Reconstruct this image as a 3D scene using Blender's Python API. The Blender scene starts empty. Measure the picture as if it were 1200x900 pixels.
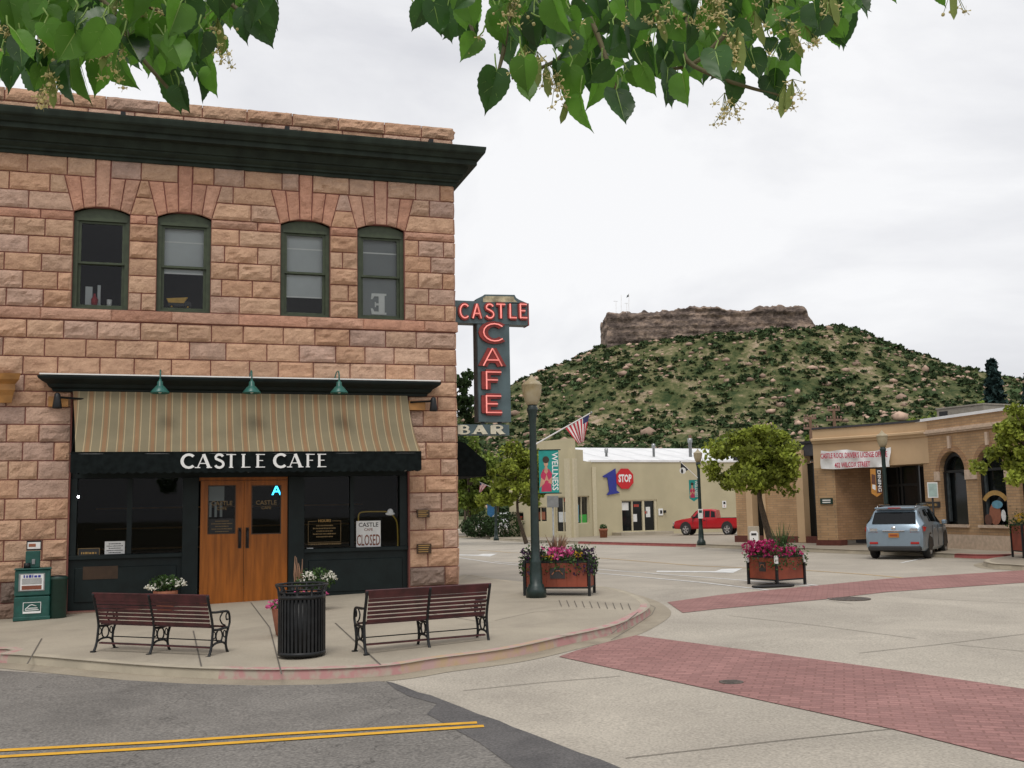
import bpy, math, random
import numpy as np
from mathutils import Vector, Matrix, noise
random.seed(7); rng=np.random.default_rng(7)
S=bpy.context.scene; COL=S.collection
R=math.radians; PI=math.pi
# ------------------------------------------------------------ camera
FPX=1240.0; CH=1.75; YAW=R(17.8); PIT=math.atan(145/FPX); ROLL=R(1.11)
_f=Vector((math.sin(YAW)*math.cos(PIT),math.cos(YAW)*math.cos(PIT),math.sin(PIT)))
_r0=Vector((math.cos(YAW),-math.sin(YAW),0)); _u0=_r0.cross(_f)
_r=_r0*math.cos(ROLL)-_u0*math.sin(ROLL); _u=_u0*math.cos(ROLL)+_r0*math.sin(ROLL)
CAM=Vector((0,0,CH))
cd=bpy.data.cameras.new('camera'); cam=bpy.data.objects.new('camera',cd); COL.objects.link(cam)
cam.matrix_world=Matrix(((_r.x,_u.x,-_f.x,0),(_r.y,_u.y,-_f.y,0),(_r.z,_u.z,-_f.z,CH),(0,0,0,1)))
cd.sensor_fit='HORIZONTAL'; cd.sensor_width=36; cd.lens=36*FPX/1200; cd.clip_end=6000; cd.clip_start=.05
S.camera=cam; S.render.resolution_x=1024; S.render.resolution_y=768
# ------------------------------------------------------------ sky, sun, exposure
SUN_EL=R(60); SUN_AZ=R(205)      # compass style azimuth from +Y clockwise; sun behind the camera, a little to the left
w=bpy.data.worlds.new("World"); S.world=w; w.use_nodes=True; nt=w.node_tree; nt.nodes.clear()
def N(nt,t,**k):
    n=nt.nodes.new(t)
    for a,b in k.items(): setattr(n,a,b)
    return n
out=N(nt,'ShaderNodeOutputWorld'); bg=N(nt,'ShaderNodeBackground'); sky=N(nt,'ShaderNodeTexSky',sky_type='NISHITA',sun_disc=False)
sky.sun_elevation=SUN_EL; sky.sun_rotation=SUN_AZ; sky.air_density=1; sky.dust_density=3
tc=N(nt,'ShaderNodeTexCoord'); mp=N(nt,'ShaderNodeMapping'); mp.inputs['Scale'].default_value=(1,1,2.2)
n1=N(nt,'ShaderNodeTexNoise'); n1.inputs['Scale'].default_value=1.7; n1.inputs['Detail'].default_value=7; n1.inputs['Roughness'].default_value=.55; n1.inputs['Distortion'].default_value=.4
cr=N(nt,'ShaderNodeValToRGB'); e=cr.color_ramp.elements; e[0].position=.40; e[0].color=(7.2,7.25,7.65,1); e[1].position=.60; e[1].color=(10.0,10.0,10.1,1)
mx=N(nt,'ShaderNodeMix',data_type='RGBA'); mx.inputs[0].default_value=.93
L=nt.links.new
L(tc.outputs['Generated'],mp.inputs[0]); L(mp.outputs[0],n1.inputs['Vector']); L(n1.outputs['Fac'],cr.inputs[0])
L(sky.outputs[0],mx.inputs[6]); L(cr.outputs[0],mx.inputs[7]); L(mx.outputs[2],bg.inputs[0]); L(bg.outputs[0],out.inputs[0])
bg.inputs[1].default_value=.1
sl=bpy.data.lights.new('sun','SUN'); sl.energy=1.3; sl.angle=R(22); sl.color=(1,.96,.9)
so=bpy.data.objects.new('sun',sl); COL.objects.link(so)
sd=Vector((math.sin(SUN_AZ)*math.cos(SUN_EL),math.cos(SUN_AZ)*math.cos(SUN_EL),math.sin(SUN_EL)))
so.rotation_euler=sd.to_track_quat('Z','Y').to_euler(); so.location=(0,-20,40)
S.view_settings.view_transform='Standard'; S.view_settings.look='None'; S.view_settings.exposure=0.0; S.view_settings.gamma=1
S.view_settings.use_curve_mapping=False
# ------------------------------------------------------------ projection helpers: where a thing of the photograph stands on the ground
def ray(px,py): return _f+_r*((px-600)/FPX)+_u*((450-py)/FPX)
def P(px,py,depth): return CAM+ray(px,py)*depth
def cl(v,a=0.,b=1.): return max(a,min(b,v))
def Z(x,y):
    """height of the pavement level: it falls gently to the left and towards the near street"""
    return -.026*cl(6.2-x,0,12)-.015*cl(23.4-y,0,16)-.25*cl((y-42)/20)
ROAD=-.13
def G(px,py,off=0.):
    d=ray(px,py); z=off
    for _ in range(12):
        t=(z-CH)/d.z; p=CAM+d*t; z=Z(p.x,p.y)+off
    return Vector((p.x,p.y,z))
def W(px,py,Y):
    d=ray(px,py); return CAM+d*((Y-CAM.y)/d.y)
def XY(px,depth,z=None,py=600):
    p=P(px,py,depth); p.z=Z(p.x,p.y) if z is None else z
    return p
# ------------------------------------------------------------ materials
def mat(name,col=(.5,.5,.5),rough=.7,metal=0.,var=.12,scale=8.,bump=0.,bscale=40.,spec=None,col2=None,emit=0.,island=0.,detail=6,coord='Object',lo=.35,hi=.65,trans=0.):
    m=bpy.data.materials.new(name); m.use_nodes=True; t=m.node_tree; b=t.nodes['Principled BSDF']
    b.inputs['Roughness'].default_value=rough; b.inputs['Metallic'].default_value=metal
    if spec is not None: b.inputs['Specular IOR Level'].default_value=spec
    c=N(t,'ShaderNodeTexCoord'); n=N(t,'ShaderNodeTexNoise'); n.inputs['Scale'].default_value=scale; n.inputs['Detail'].default_value=detail
    t.links.new(c.outputs[coord],n.inputs['Vector'])
    r=N(t,'ShaderNodeValToRGB'); c2=col2 or tuple(x*(1-var) for x in col); c1=col if col2 else tuple(min(1,x*(1+var)) for x in col)
    r.color_ramp.elements[0].position=lo; r.color_ramp.elements[0].color=(*c2,1); r.color_ramp.elements[1].position=hi; r.color_ramp.elements[1].color=(*c1,1)
    t.links.new(n.outputs['Fac'],r.inputs[0]); last=r.outputs[0]
    if island:
        g=N(t,'ShaderNodeNewGeometry'); h=N(t,'ShaderNodeHueSaturation'); mr=N(t,'ShaderNodeMapRange')
        mr.inputs[3].default_value=1-island; mr.inputs[4].default_value=1+island
        t.links.new(g.outputs['Random Per Island'],mr.inputs[0]); t.links.new(mr.outputs[0],h.inputs['Value']); t.links.new(last,h.inputs['Color']); last=h.outputs[0]
    t.links.new(last,b.inputs['Base Color'])
    if emit: t.links.new(last,b.inputs['Emission Color']); b.inputs['Emission Strength'].default_value=emit
    if bump:
        n2=N(t,'ShaderNodeTexNoise'); n2.inputs['Scale'].default_value=bscale; n2.inputs['Detail'].default_value=6
        t.links.new(c.outputs[coord],n2.inputs['Vector']); bp=N(t,'ShaderNodeBump'); bp.inputs['Strength'].default_value=bump; bp.inputs['Distance'].default_value=.02
        t.links.new(n2.outputs['Fac'],bp.inputs['Height']); t.links.new(bp.outputs[0],b.inputs['Normal'])
    if trans:
        tr=N(t,'ShaderNodeBsdfTranslucent'); ms=N(t,'ShaderNodeMixShader'); ms.inputs[0].default_value=trans
        t.links.new(last,tr.inputs[0]); o=t.nodes['Material Output']
        t.links.new(b.outputs[0],ms.inputs[1]); t.links.new(tr.outputs[0],ms.inputs[2]); t.links.new(ms.outputs[0],o.inputs[0])
    return m
def glass(name,tint=(.75,.8,.78),refl=1.0,ior=1.5):
    m=bpy.data.materials.new(name); m.use_nodes=True; t=m.node_tree; t.nodes.clear()
    o=N(t,'ShaderNodeOutputMaterial'); tr=N(t,'ShaderNodeBsdfTransparent'); gl=N(t,'ShaderNodeBsdfGlossy'); ms=N(t,'ShaderNodeMixShader'); fr=N(t,'ShaderNodeFresnel')
    tr.inputs[0].default_value=(*tint,1); gl.inputs['Roughness'].default_value=.02; gl.inputs[0].default_value=(refl,refl,refl,1); fr.inputs[0].default_value=ior
    n=N(t,'ShaderNodeTexNoise'); n.inputs['Scale'].default_value=1.1; bp=N(t,'ShaderNodeBump'); bp.inputs['Strength'].default_value=.06; bp.inputs['Distance'].default_value=.02
    t.links.new(n.outputs['Fac'],bp.inputs['Height']); t.links.new(bp.outputs[0],gl.inputs['Normal'])
    t.links.new(fr.outputs[0],ms.inputs[0]); t.links.new(tr.outputs[0],ms.inputs[1]); t.links.new(gl.outputs[0],ms.inputs[2]); t.links.new(ms.outputs[0],o.inputs[0])
    return m
M={}
def mm(k,*a,**kw): M[k]=mat(k,*a,**kw)
mm('mortar',(.21,.075,.06),.95,scale=6); mm('rubber',(.018,.018,.018),.8); mm('black_iron',(.011,.012,.013),.45,var=.3,bump=.1,spec=.35)
mm('dark_green',(.007,.013,.013),.45,spec=.25,var=.2,scale=4); mm('cornice_green',(.016,.024,.017),.7,spec=.25,var=.3,scale=3,bump=.05)
mm('frame_green',(.04,.055,.026),.5,var=.2); mm('wood_trim',(.36,.17,.045),.5,var=.25,scale=3); mm('white',(.8,.8,.78),.6,var=.04)
mm('paper',(.72,.72,.7),.8,var=.06); mm('ink',(.03,.03,.03),.8); mm('gold',(.42,.25,.07),.5); mm('dim_gold',(.2,.13,.05),.6)
mm('red_print',(.38,.015,.02),.6); mm('brown_print',(.2,.06,.03),.7); mm('lamp_green',(.012,.105,.085),.35); mm('news_green',(.01,.075,.06),.4,var=.2)
mm('bin_green',(.008,.035,.025),.5); mm('post_green',(.011,.026,.023),.4,var=.25); mm('slat',(.058,.012,.014),.42,var=.4,scale=5,bump=.1)
mm('globe',(.5,.43,.29),.35,scale=4,col2=(.38,.29,.14),lo=.3,hi=.6,trans=.25); mm('concrete',(.4,.35,.27),.9,var=.12,scale=1.2,bump=.25,bscale=70)
mm('terracotta',(.3,.11,.06),.8); mm('soil',(.05,.035,.025),.95); mm('leaf',(.045,.095,.02),.6,var=.3,island=.5,trans=.3)
mm('petal_white',(.8,.78,.68),.6,island=.1,trans=.2); mm('petal_pink',(.68,.1,.3),.6,island=.3,trans=.2); mm('petal_magenta',(.42,.015,.12),.6,island=.4,trans=.2); mm('petal_yellow',(.7,.45,.04),.6,trans=.2)
mm('petal_purple',(.05,.015,.06),.6,island=.4,trans=.2); mm('grass_plume',(.22,.12,.07),.8,island=.4); mm('steel',(.3,.31,.31),.35,metal=.8)
mm('bark',(.09,.065,.045),.95,var=.3,scale=14,bump=.5,bscale=30)
mm('dark_room',(.02,.018,.016),.9); mm('blind_grey',(.26,.275,.28),.8,var=.05,scale=2); mm('blind',(.56,.585,.59),.8,var=.05,scale=2); mm('bronze',(.06,.035,.02),.4,metal=.4)
mm('red_paint',(.5,.018,.02),.35,var=.08); mm('blue_paint',(.02,.03,.26),.5,var=.1); mm('teal',(.02,.3,.26),.6); mm('skin',(.5,.28,.18),.6)
mm('canvas_black',(.008,.011,.011),.9,spec=.1,var=.3); mm('lot',(.33,.28,.21),.95,var=.15,scale=.5,bump=.1); mm('cable',(.03,.03,.03),.7)
mm('car_glass',(.008,.009,.01),.08,var=.1,spec=.25); mm('plastic_black',(.02,.02,.02),.6); mm('tail_red',(.4,.02,.015),.2); mm('silver_blue',(.27,.345,.41),.28,metal=.55,var=.03); mm('car_red',(.42,.012,.018),.22,var=.03)
mm('alloy',(.55,.55,.55),.3,metal=.8); mm('chrome',(.7,.7,.7),.15,metal=1); mm('car_white',(.75,.76,.78),.3); mm('amber',(.5,.2,.03),.4)
G_DARK=glass('shop_glass',(.6,.63,.62),.32); G_UP=glass('upper_glass',(.92,.95,.95),.7,1.5)
# ------------------------------------------------------------ mesh builder
class MB:
    def __init__(s): s.v=[]; s.f=[]; s.m=[]; s.mats=[]; s.M=None; s.sm=[]
    def mi(s,m):
        if isinstance(m,str): m=M[m]
        if m not in s.mats: s.mats.append(m)
        return s.mats.index(m)
    def add(s,vs,fs,m,smooth=False):
        b=len(s.v); k=s.mi(m)
        for p in vs:
            p=Vector(p)
            s.v.append(s.M@p if s.M is not None else p)
        for f in fs: s.f.append(tuple(i+b for i in f)); s.m.append(k); s.sm.append(smooth)
        return s
    def poly(s,pts,m): return s.add(pts,[tuple(range(len(pts)))],m)
    def box(s,x0,x1,y0,y1,z0,z1,m,bev=0.):
        x0,x1=sorted((x0,x1)); y0,y1=sorted((y0,y1)); z0,z1=sorted((z0,z1))
        b=min(bev,(x1-x0)/2.01,(y1-y0)/2.01,(z1-z0)/2.01)
        if b<=0:
            v=[(x,y,z) for z in (z0,z1) for y in (y0,y1) for x in (x0,x1)]
            return s.add(v,[(0,2,3,1),(4,5,7,6),(0,1,5,4),(2,6,7,3),(0,4,6,2),(1,3,7,5)],m)
        bm=__import__('bmesh').new(); import bmesh
        r=bmesh.ops.create_cube(bm,size=1)
        for q in bm.verts: q.co=Vector(((x0+x1)/2+q.co.x*(x1-x0),(y0+y1)/2+q.co.y*(y1-y0),(z0+z1)/2+q.co.z*(z1-z0)))
        bmesh.ops.bevel(bm,geom=bm.edges[:],offset=b,segments=1,affect='EDGES')
        bm.verts.index_update(); v=[q.co.copy() for q in bm.verts]; f=[tuple(q.index for q in fc.verts) for fc in bm.faces]; bm.free()
        return s.add(v,f,m)
    def tube(s,pts,r,m,n=8,cap=True,smooth=True):
        pts=[Vector(p) for p in pts]; k=len(pts); rs=r if isinstance(r,(list,tuple)) else [r]*k
        vs=[];fs=[]; up=None
        for i,p in enumerate(pts):
            t=(pts[min(i+1,k-1)]-pts[max(i-1,0)]).normalized()
            if up is None: up=Vector((0,0,1)) if abs(t.z)<.9 else Vector((1,0,0))
            a=t.cross(up).normalized(); b=a.cross(t).normalized(); up=b
            for j in range(n):
                an=2*PI*j/n; vs.append(p+a*(math.cos(an)*rs[i])+b*(math.sin(an)*rs[i]))
        for i in range(k-1):
            for j in range(n): fs.append((i*n+j,i*n+(j+1)%n,(i+1)*n+(j+1)%n,(i+1)*n+j))
        if cap: fs.append(tuple(range(n))); fs.append(tuple((k-1)*n+j for j in range(n)))
        return s.add(vs,fs,m,smooth)
    def lathe(s,prof,m,c=(0,0,0),n=20,smooth=True,cap=True):
        vs=[];fs=[];k=len(prof)
        for r,z in prof:
            for j in range(n): vs.append((c[0]+r*math.cos(2*PI*j/n),c[1]+r*math.sin(2*PI*j/n),c[2]+z))
        for i in range(k-1):
            for j in range(n): fs.append((i*n+j,i*n+(j+1)%n,(i+1)*n+(j+1)%n,(i+1)*n+j))
        if cap: fs.append(tuple(range(n))[::-1]); fs.append(tuple((k-1)*n+j for j in range(n)))
        return s.add(vs,fs,m,smooth)
    def prism(s,pts,vec,m):
        """closed outline extruded along vec"""
        n=len(pts); vec=Vector(vec); a=[Vector(p) for p in pts]; b=[p+vec for p in a]
        return s.add(a+b,[tuple(range(n))[::-1],tuple(range(n,2*n))]+[(i,(i+1)%n,n+(i+1)%n,n+i) for i in range(n)],m)
    def ball(s,c,r,m,n=8,k=6,sq=(1,1,1)):
        prof=[(max(.001,math.sin(PI*i/k))*r,-math.cos(PI*i/k)*r) for i in range(k+1)]
        b=len(s.v); vs=[];fs=[]
        for q,z in prof:
            for j in range(n): vs.append((c[0]+q*math.cos(2*PI*j/n)*sq[0],c[1]+q*math.sin(2*PI*j/n)*sq[1],c[2]+z*sq[2]))
        for i in range(k):
            for j in range(n): fs.append((i*n+j,i*n+(j+1)%n,(i+1)*n+(j+1)%n,(i+1)*n+j))
        return s.add(vs,fs,m,True)
    def sweep(s,prof,path,m,norms):
        """profile (out,z) swept along a list of base points; norms = outward vectors per point (mitred)"""
        n=len(prof); vs=[];fs=[]
        for p,nn in zip(path,norms):
            for o,z in prof: vs.append(Vector(p)+Vector(nn)*o+Vector((0,0,z)))
        for i in range(len(path)-1):
            for j in range(n-1): fs.append((i*n+j,i*n+j+1,(i+1)*n+j+1,(i+1)*n+j))
        fs.append(tuple(range(n))); fs.append(tuple((len(path)-1)*n+j for j in range(n))[::-1])
        return s.add(vs,fs,m)
    def build(s,name,parent=None,world=False):
        me=bpy.data.meshes.new(name); off=Vector((0,0,0))
        if world and parent is not None: off=parent.location
        me.from_pydata([tuple(v-off) for v in s.v],[],s.f)
        for m in s.mats: me.materials.append(m)
        me.polygons.foreach_set('material_index',s.m); me.polygons.foreach_set('use_smooth',s.sm); me.validate(); me.update()
        o=bpy.data.objects.new(name,me); COL.objects.link(o)
        if parent is not None: o.parent=parent
        return o
def tag(o,label=None,cat=None,group=None,kind=None):
    if label: o['label']=label
    if cat: o['category']=cat
    if group: o['group']=group
    if kind: o['kind']=kind
    return o
def thing(name,label,cat,loc=(0,0,0),rz=0,group=None):
    o=bpy.data.objects.new(name,None); COL.objects.link(o); o.location=loc; o.rotation_euler=(0,0,rz); o.empty_display_size=.3
    return tag(o,label,cat,group)
def copy_tree(o,parent=None):
    c=o.copy(); COL.objects.link(c)
    if parent is not None: c.parent=parent
    for ch in [q for q in bpy.data.objects if q.parent==o]: copy_tree(ch,c)
    return c
def again(o,loc,rz,label,scale=None):
    c=copy_tree(o); c.location=loc; c.rotation_euler=(0,0,rz); c['label']=label
    if scale: c.scale=(scale,)*3
    return c
def npmesh(name,V,F,mats,parent=None,mi=None,smooth=False,world=False):
    """fast mesh from arrays, F (n,k)"""
    me=bpy.data.meshes.new(name); V=np.asarray(V,np.float32)
    if world and parent is not None: V=V-np.array(parent.location,np.float32)
    F=np.asarray(F,np.int32); n,k=F.shape
    me.vertices.add(len(V)); me.vertices.foreach_set('co',V.ravel()); me.loops.add(n*k); me.loops.foreach_set('vertex_index',F.ravel())
    me.polygons.add(n); me.polygons.foreach_set('loop_start',np.arange(n,dtype=np.int32)*k); me.polygons.foreach_set('loop_total',np.full(n,k,np.int32))
    for m in mats: me.materials.append(M[m] if isinstance(m,str) else m)
    if mi is not None: me.polygons.foreach_set('material_index',np.asarray(mi,np.int32))
    if smooth: me.polygons.foreach_set('use_smooth',np.ones(n,bool))
    me.update(calc_edges=True); me.validate()
    o=bpy.data.objects.new(name,me); COL.objects.link(o)
    if parent is not None: o.parent=parent
    return o
# leaf-sized faces: four-corner bent leaves with random directions
def leaf_faces(C,size,flat=.5,r=rng):
    n=len(C); a=r.normal(size=(n,3)); a/=np.linalg.norm(a,axis=1,keepdims=True)+1e-9
    b=r.normal(size=(n,3)); b[:,2]+=flat; b-=a*(a*b).sum(1,keepdims=True); b/=np.linalg.norm(b,axis=1,keepdims=True)+1e-9
    s=(size*r.uniform(.6,1.3,n))[:,None]; c=np.cross(a,b)
    V=np.stack([C-a*s*.5,C-c*s*.34+b*s*.06,C+a*s*.55,C+c*s*.34+b*s*.06],1).reshape(-1,3)
    return V,np.arange(4*n).reshape(-1,4)
# text as mesh
_tc={}
def text_geo(txt,size=1.,bold=0.,ext=0.,align='CENTER'):
    k=(txt,bold,ext,align)
    if k not in _tc:
        cu=bpy.data.curves.new('t','FONT'); cu.body=txt; cu.align_x=align; cu.align_y='CENTER'; cu.resolution_u=2; cu.offset=bold; cu.extrude=ext
        o=bpy.data.objects.new('t',cu); COL.objects.link(o); bpy.context.view_layer.update()
        me=bpy.data.meshes.new_from_object(o.evaluated_get(bpy.context.evaluated_depsgraph_get()))
        _tc[k]=([v.co.copy() for v in me.vertices],[tuple(p.vertices) for p in me.polygons])
        bpy.data.objects.remove(o); bpy.data.curves.remove(cu); bpy.data.meshes.remove(me)
    return _tc[k]
def text(mb,txt,o,m,size,ax=(1,0,0),up=(0,0,1),bold=0.,ext=0.,sx=1.,align='CENTER'):
    v,f=text_geo(txt,1,bold,ext,align); o=Vector(o); ax=Vector(ax); up=Vector(up); nn=ax.cross(up)
    mb.add([o+ax*(p.x*size*sx)+up*(p.y*size)+nn*(p.z*size) for p in v],f,m)
def dashes(mb,o,w_,h,m,ax=(1,0,0),seed=1):
    """a row of writing too small to read in the photograph: short raised marks"""
    g=random.Random(seed); o=Vector(o); ax=Vector(ax); nn=ax.cross(Vector((0,0,1))); x=-w_/2
    while x<w_/2-h*.3:
        l=min(h*g.uniform(.35,1.1),w_/2-x); z=h*g.uniform(.75,1); a=o+ax*x-Vector((0,0,h/2)); b=a+ax*l
        mb.prism([a,b,b+Vector((0,0,z)),a+Vector((0,0,z))],nn*.0015,m); x+=l+h*g.uniform(.2,.45)
# stroke letters (for serif and neon lettering); each letter: list of polylines in a box .74 x 1, thick flag
def arc(cx,cy,rx,ry,a0,a1,n=12): return [(cx+rx*math.cos(R(a0+(a1-a0)*i/n)),cy+ry*math.sin(R(a0+(a1-a0)*i/n))) for i in range(n+1)]
LET={'C':[(arc(.42,.5,.36,.47,45,315),1)],'A':[([(.05,.0),(.37,1)],0),([(.37,1),(.69,0)],1),([(.16,.33),(.58,.33)],0)],
'S':[(arc(.37,.745,.26,.225,20,200,7)+arc(.37,.27,.29,.25,60,-160,9)[0:],1)],'T':[([(.37,0),(.37,1)],1),([(.03,.96),(.71,.96)],0)],
'L':[([(.16,0),(.16,1)],1),([(.16,.04),(.66,.04)],0)],'E':[([(.16,0),(.16,1)],1),([(.16,.96),(.66,.96)],0),([(.16,.52),(.54,.52)],0),([(.16,.04),(.68,.04)],0)],
'F':[([(.16,0),(.16,1)],1),([(.16,.96),(.66,.96)],0),([(.16,.52),(.54,.52)],0)],
'B':[([(.16,0),(.16,1)],1),([(.16,.96),(.4,.96)]+arc(.4,.745,.2,.215,90,-90,7)+[(.16,.53)],0),([(.4,.53)]+arc(.4,.285,.25,.245,90,-90,8)+[(.16,.04)],0)],
'R':[([(.16,0),(.16,1)],1),([(.16,.96),(.42,.96)]+arc(.42,.74,.22,.22,90,-90,7)+[(.16,.52)],0),([(.4,.52),(.66,0)],1)]}
SER={'A':[(.05,0),(.69,0)],'T':[(.37,0)],'L':[(.16,1),(.16,0)],'E':[(.16,1),(.16,0)],'F':[(.16,0),(.16,1)],'B':[(.16,0),(.16,1)],'R':[(.16,0),(.16,1),(.68,0)],'C':[],'S':[]}
def ribbon(pts,w):
    L_=[];R_=[]
    for i,p in enumerate(pts):
        a=Vector(pts[max(i-1,0)]); b=Vector(pts[min(i+1,len(pts)-1)]); t=(b-a).normalized(); n=Vector((-t.y,t.x))*w/2; p=Vector(p)
        L_.append(p+n); R_.append(p-n)
    return L_,R_
def letter(mb,ch,o,h,m,depth=.01,thick=.2,thin=.1,serif=.1,wx=1.,ax=Vector((1,0,0)),nn=Vector((0,-1,0))):
    o=Vector(o); k=0
    def put(q,d): return o+ax*(q[0]*h*wx)+Vector((0,0,q[1]*h))+nn*d
    for pl,tk in LET[ch]:
        a,b=ribbon(pl,thick if tk else thin); d=depth+.0012*k; k+=1; n=len(a)
        vs=[put(q,d) for q in a]+[put(q,d) for q in b]+[put(q,0) for q in a]+[put(q,0) for q in b]; fs=[]
        for i in range(n-1):
            fs+=[(i,i+1,n+i+1,n+i),(2*n+i,2*n+i+1,i+1,i),(n+i,n+i+1,3*n+i+1,3*n+i)]
        fs+=[(0,n,3*n,2*n),(n-1,3*n-1,4*n-1,2*n-1)]
        mb.add(vs,fs,m)
    if serif:
        for x,y in SER[ch]:
            y0,y1=(0,.065) if y<.5 else (.935,1); d=depth+.0012*k; k+=1
            mb.prism([put((x-.15,y0),0),put((x+.15,y0),0),put((x+.15,y1),0),put((x-.15,y1),0)],nn*d,m)
def tubes(mb,ch,o,h,m,r,off,wx=1.,ax=Vector((1,0,0)),nn=Vector((0,-1,0))):
    o=Vector(o)
    for pl,tk in LET[ch]:
        mb.tube([o+ax*(q[0]*h*wx)+Vector((0,0,q[1]*h))+nn*off for q in pl],r,m,6)
# ============================================================ GROUND
import bmesh
def sheet(name,pts,off,m,kind='structure'):
    bm=bmesh.new(); f=bm.faces.new([bm.verts.new((p[0],p[1],0)) for p in pts]); bmesh.ops.triangulate(bm,faces=[f])
    xs=[p[0] for p in pts]; ys=[p[1] for p in pts]
    cuts=[((x,0,0),(1,0,0)) for x in (-5.8,6.2) if min(xs)<x<max(xs)]+[((0,y,0),(0,1,0)) for y in (7.4,23.4,42,62) if min(ys)<y<max(ys)]
    for co,no in cuts: bmesh.ops.bisect_plane(bm,geom=bm.verts[:]+bm.edges[:]+bm.faces[:],plane_co=co,plane_no=no)
    for v in bm.verts: v.co.z=Z(v.co.x,v.co.y)+off
    bmesh.ops.recalc_face_normals(bm,faces=bm.faces)
    for q in bm.faces:
        if q.normal.z<0: q.normal_flip()
    me=bpy.data.meshes.new(name); bm.to_mesh(me); bm.free(); me.materials.append(M[m] if isinstance(m,str) else m)
    o=bpy.data.objects.new(name,me); COL.objects.link(o); tag(o,kind=kind); return o
def strip_pts(a,b,wd):
    a=Vector(a[:2]);b=Vector(b[:2]); t=(b-a).normalized(); n=Vector((-t.y,t.x))*wd/2
    return [a+n,b+n,b-n,a-n]
# ---- pavement materials with worn, stained, jointed looks
def pave(name,base,dark,stain=.5,fine=90,bump=.3,joint=None,crack=.0,speck=0.):
    m=bpy.data.materials.new(name); m.use_nodes=True; t=m.node_tree; b=t.nodes['Principled BSDF']; b.inputs['Roughness'].default_value=.9; lk=t.links.new
    c=N(t,'ShaderNodeTexCoord'); n=N(t,'ShaderNodeTexNoise'); n.inputs['Scale'].default_value=stain; n.inputs['Detail'].default_value=9; n.inputs['Roughness'].default_value=.65; n.inputs['Distortion'].default_value=.6
    lk(c.outputs['Object'],n.inputs['Vector']); r=N(t,'ShaderNodeValToRGB'); r.color_ramp.elements[0].position=.3; r.color_ramp.elements[0].color=(*dark,1); r.color_ramp.elements[1].position=.62; r.color_ramp.elements[1].color=(*base,1); lk(n.outputs['Fac'],r.inputs[0])
    f=N(t,'ShaderNodeTexNoise'); f.inputs['Scale'].default_value=fine; f.inputs['Detail'].default_value=3; lk(c.outputs['Object'],f.inputs['Vector'])
    mx=N(t,'ShaderNodeMix',data_type='RGBA',blend_type='OVERLAY'); mx.inputs[0].default_value=.35+speck; lk(r.outputs[0],mx.inputs[6]); lk(f.outputs['Fac'],mx.inputs[7]); last=mx.outputs[2]
    if joint:
        br=N(t,'ShaderNodeTexBrick'); br.inputs['Scale'].default_value=1; br.inputs['Brick Width'].default_value=joint[0]; br.inputs['Row Height'].default_value=joint[1]; br.inputs['Mortar Size'].default_value=joint[2]
        br.offset=joint[4] if len(joint)>4 else 0; br.inputs['Color1'].default_value=(1,1,1,1); br.inputs['Color2'].default_value=(.74,.74,.74,1); br.inputs['Mortar'].default_value=(.66,.63,.6,1); br.inputs['Bias'].default_value=0
        mp=N(t,'ShaderNodeMapping'); mp.inputs['Rotation'].default_value=(0,0,joint[3]); lk(c.outputs['Object'],mp.inputs[0]); lk(mp.outputs[0],br.inputs['Vector'])
        m2=N(t,'ShaderNodeMix',data_type='RGBA',blend_type='MULTIPLY'); m2.inputs[0].default_value=1; lk(last,m2.inputs[6]); lk(br.outputs['Color'],m2.inputs[7]); last=m2.outputs[2]
    if crack:
        v=N(t,'ShaderNodeTexVoronoi',feature='DISTANCE_TO_EDGE'); v.inputs['Scale'].default_value=crack; n3=N(t,'ShaderNodeTexNoise'); n3.inputs['Scale'].default_value=2.5; n3.inputs['Detail'].default_value=6
        ad=N(t,'ShaderNodeMix',data_type='RGBA',blend_type='ADD'); ad.inputs[0].default_value=.8; lk(c.outputs['Object'],n3.inputs['Vector']); lk(c.outputs['Object'],ad.inputs[6]); lk(n3.outputs['Color'],ad.inputs[7]); lk(ad.outputs[2],v.inputs['Vector'])
        cr=N(t,'ShaderNodeValToRGB'); cr.color_ramp.elements[0].position=.0; cr.color_ramp.elements[0].color=(.35,.34,.33,1); cr.color_ramp.elements[1].position=.005; cr.color_ramp.elements[1].color=(1,1,1,1); lk(v.outputs['Distance'],cr.inputs[0])
        m3=N(t,'ShaderNodeMix',data_type='RGBA',blend_type='MULTIPLY'); m3.inputs[0].default_value=.8; lk(last,m3.inputs[6]); lk(cr.outputs[0],m3.inputs[7]); last=m3.outputs[2]
    lk(last,b.inputs['Base Color'])
    bp=N(t,'ShaderNodeBump'); bp.inputs['Strength'].default_value=bump; bp.inputs['Distance'].default_value=.01; lk(f.outputs['Fac'],bp.inputs['Height']); lk(bp.outputs[0],b.inputs['Normal'])
    M[name]=m; return m
pave('sidewalk_mat',(.40,.35,.27),(.31,.27,.21),.7,70,.25)
pave('street_mat',(.44,.395,.325),(.32,.285,.235),.4,38,.5,speck=.25)
pave('asphalt_mat',(.20,.185,.165),(.125,.115,.103),.8,34,.9,crack=.45,speck=.65)
pave('new_asphalt_mat',(.115,.108,.104),(.075,.071,.07),1.5,45,.7,speck=.5)
pave('gutter_mat',(.36,.31,.23),(.25,.21,.155),.9,60,.3)
pave('brick_paver_mat',(.39,.20,.18),(.30,.145,.13),.6,50,.35,joint=(.22,.11,.012,R(35),.5))
mm('yellow_line',(.62,.33,.02),.8,var=.15,scale=6,lo=.2,hi=.5); mm('white_line',(.66,.66,.64),.8,var=.15,scale=5)
mm('faded_yellow',(.48,.33,.16),.85,var=.15); mm('joint',(.12,.105,.085),.95); mm('road_joint',(.17,.15,.12),.95); mm('kerb_pink',(.46,.24,.23),.85,scale=6,col2=(.42,.36,.29),lo=.40,hi=.58)
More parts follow.
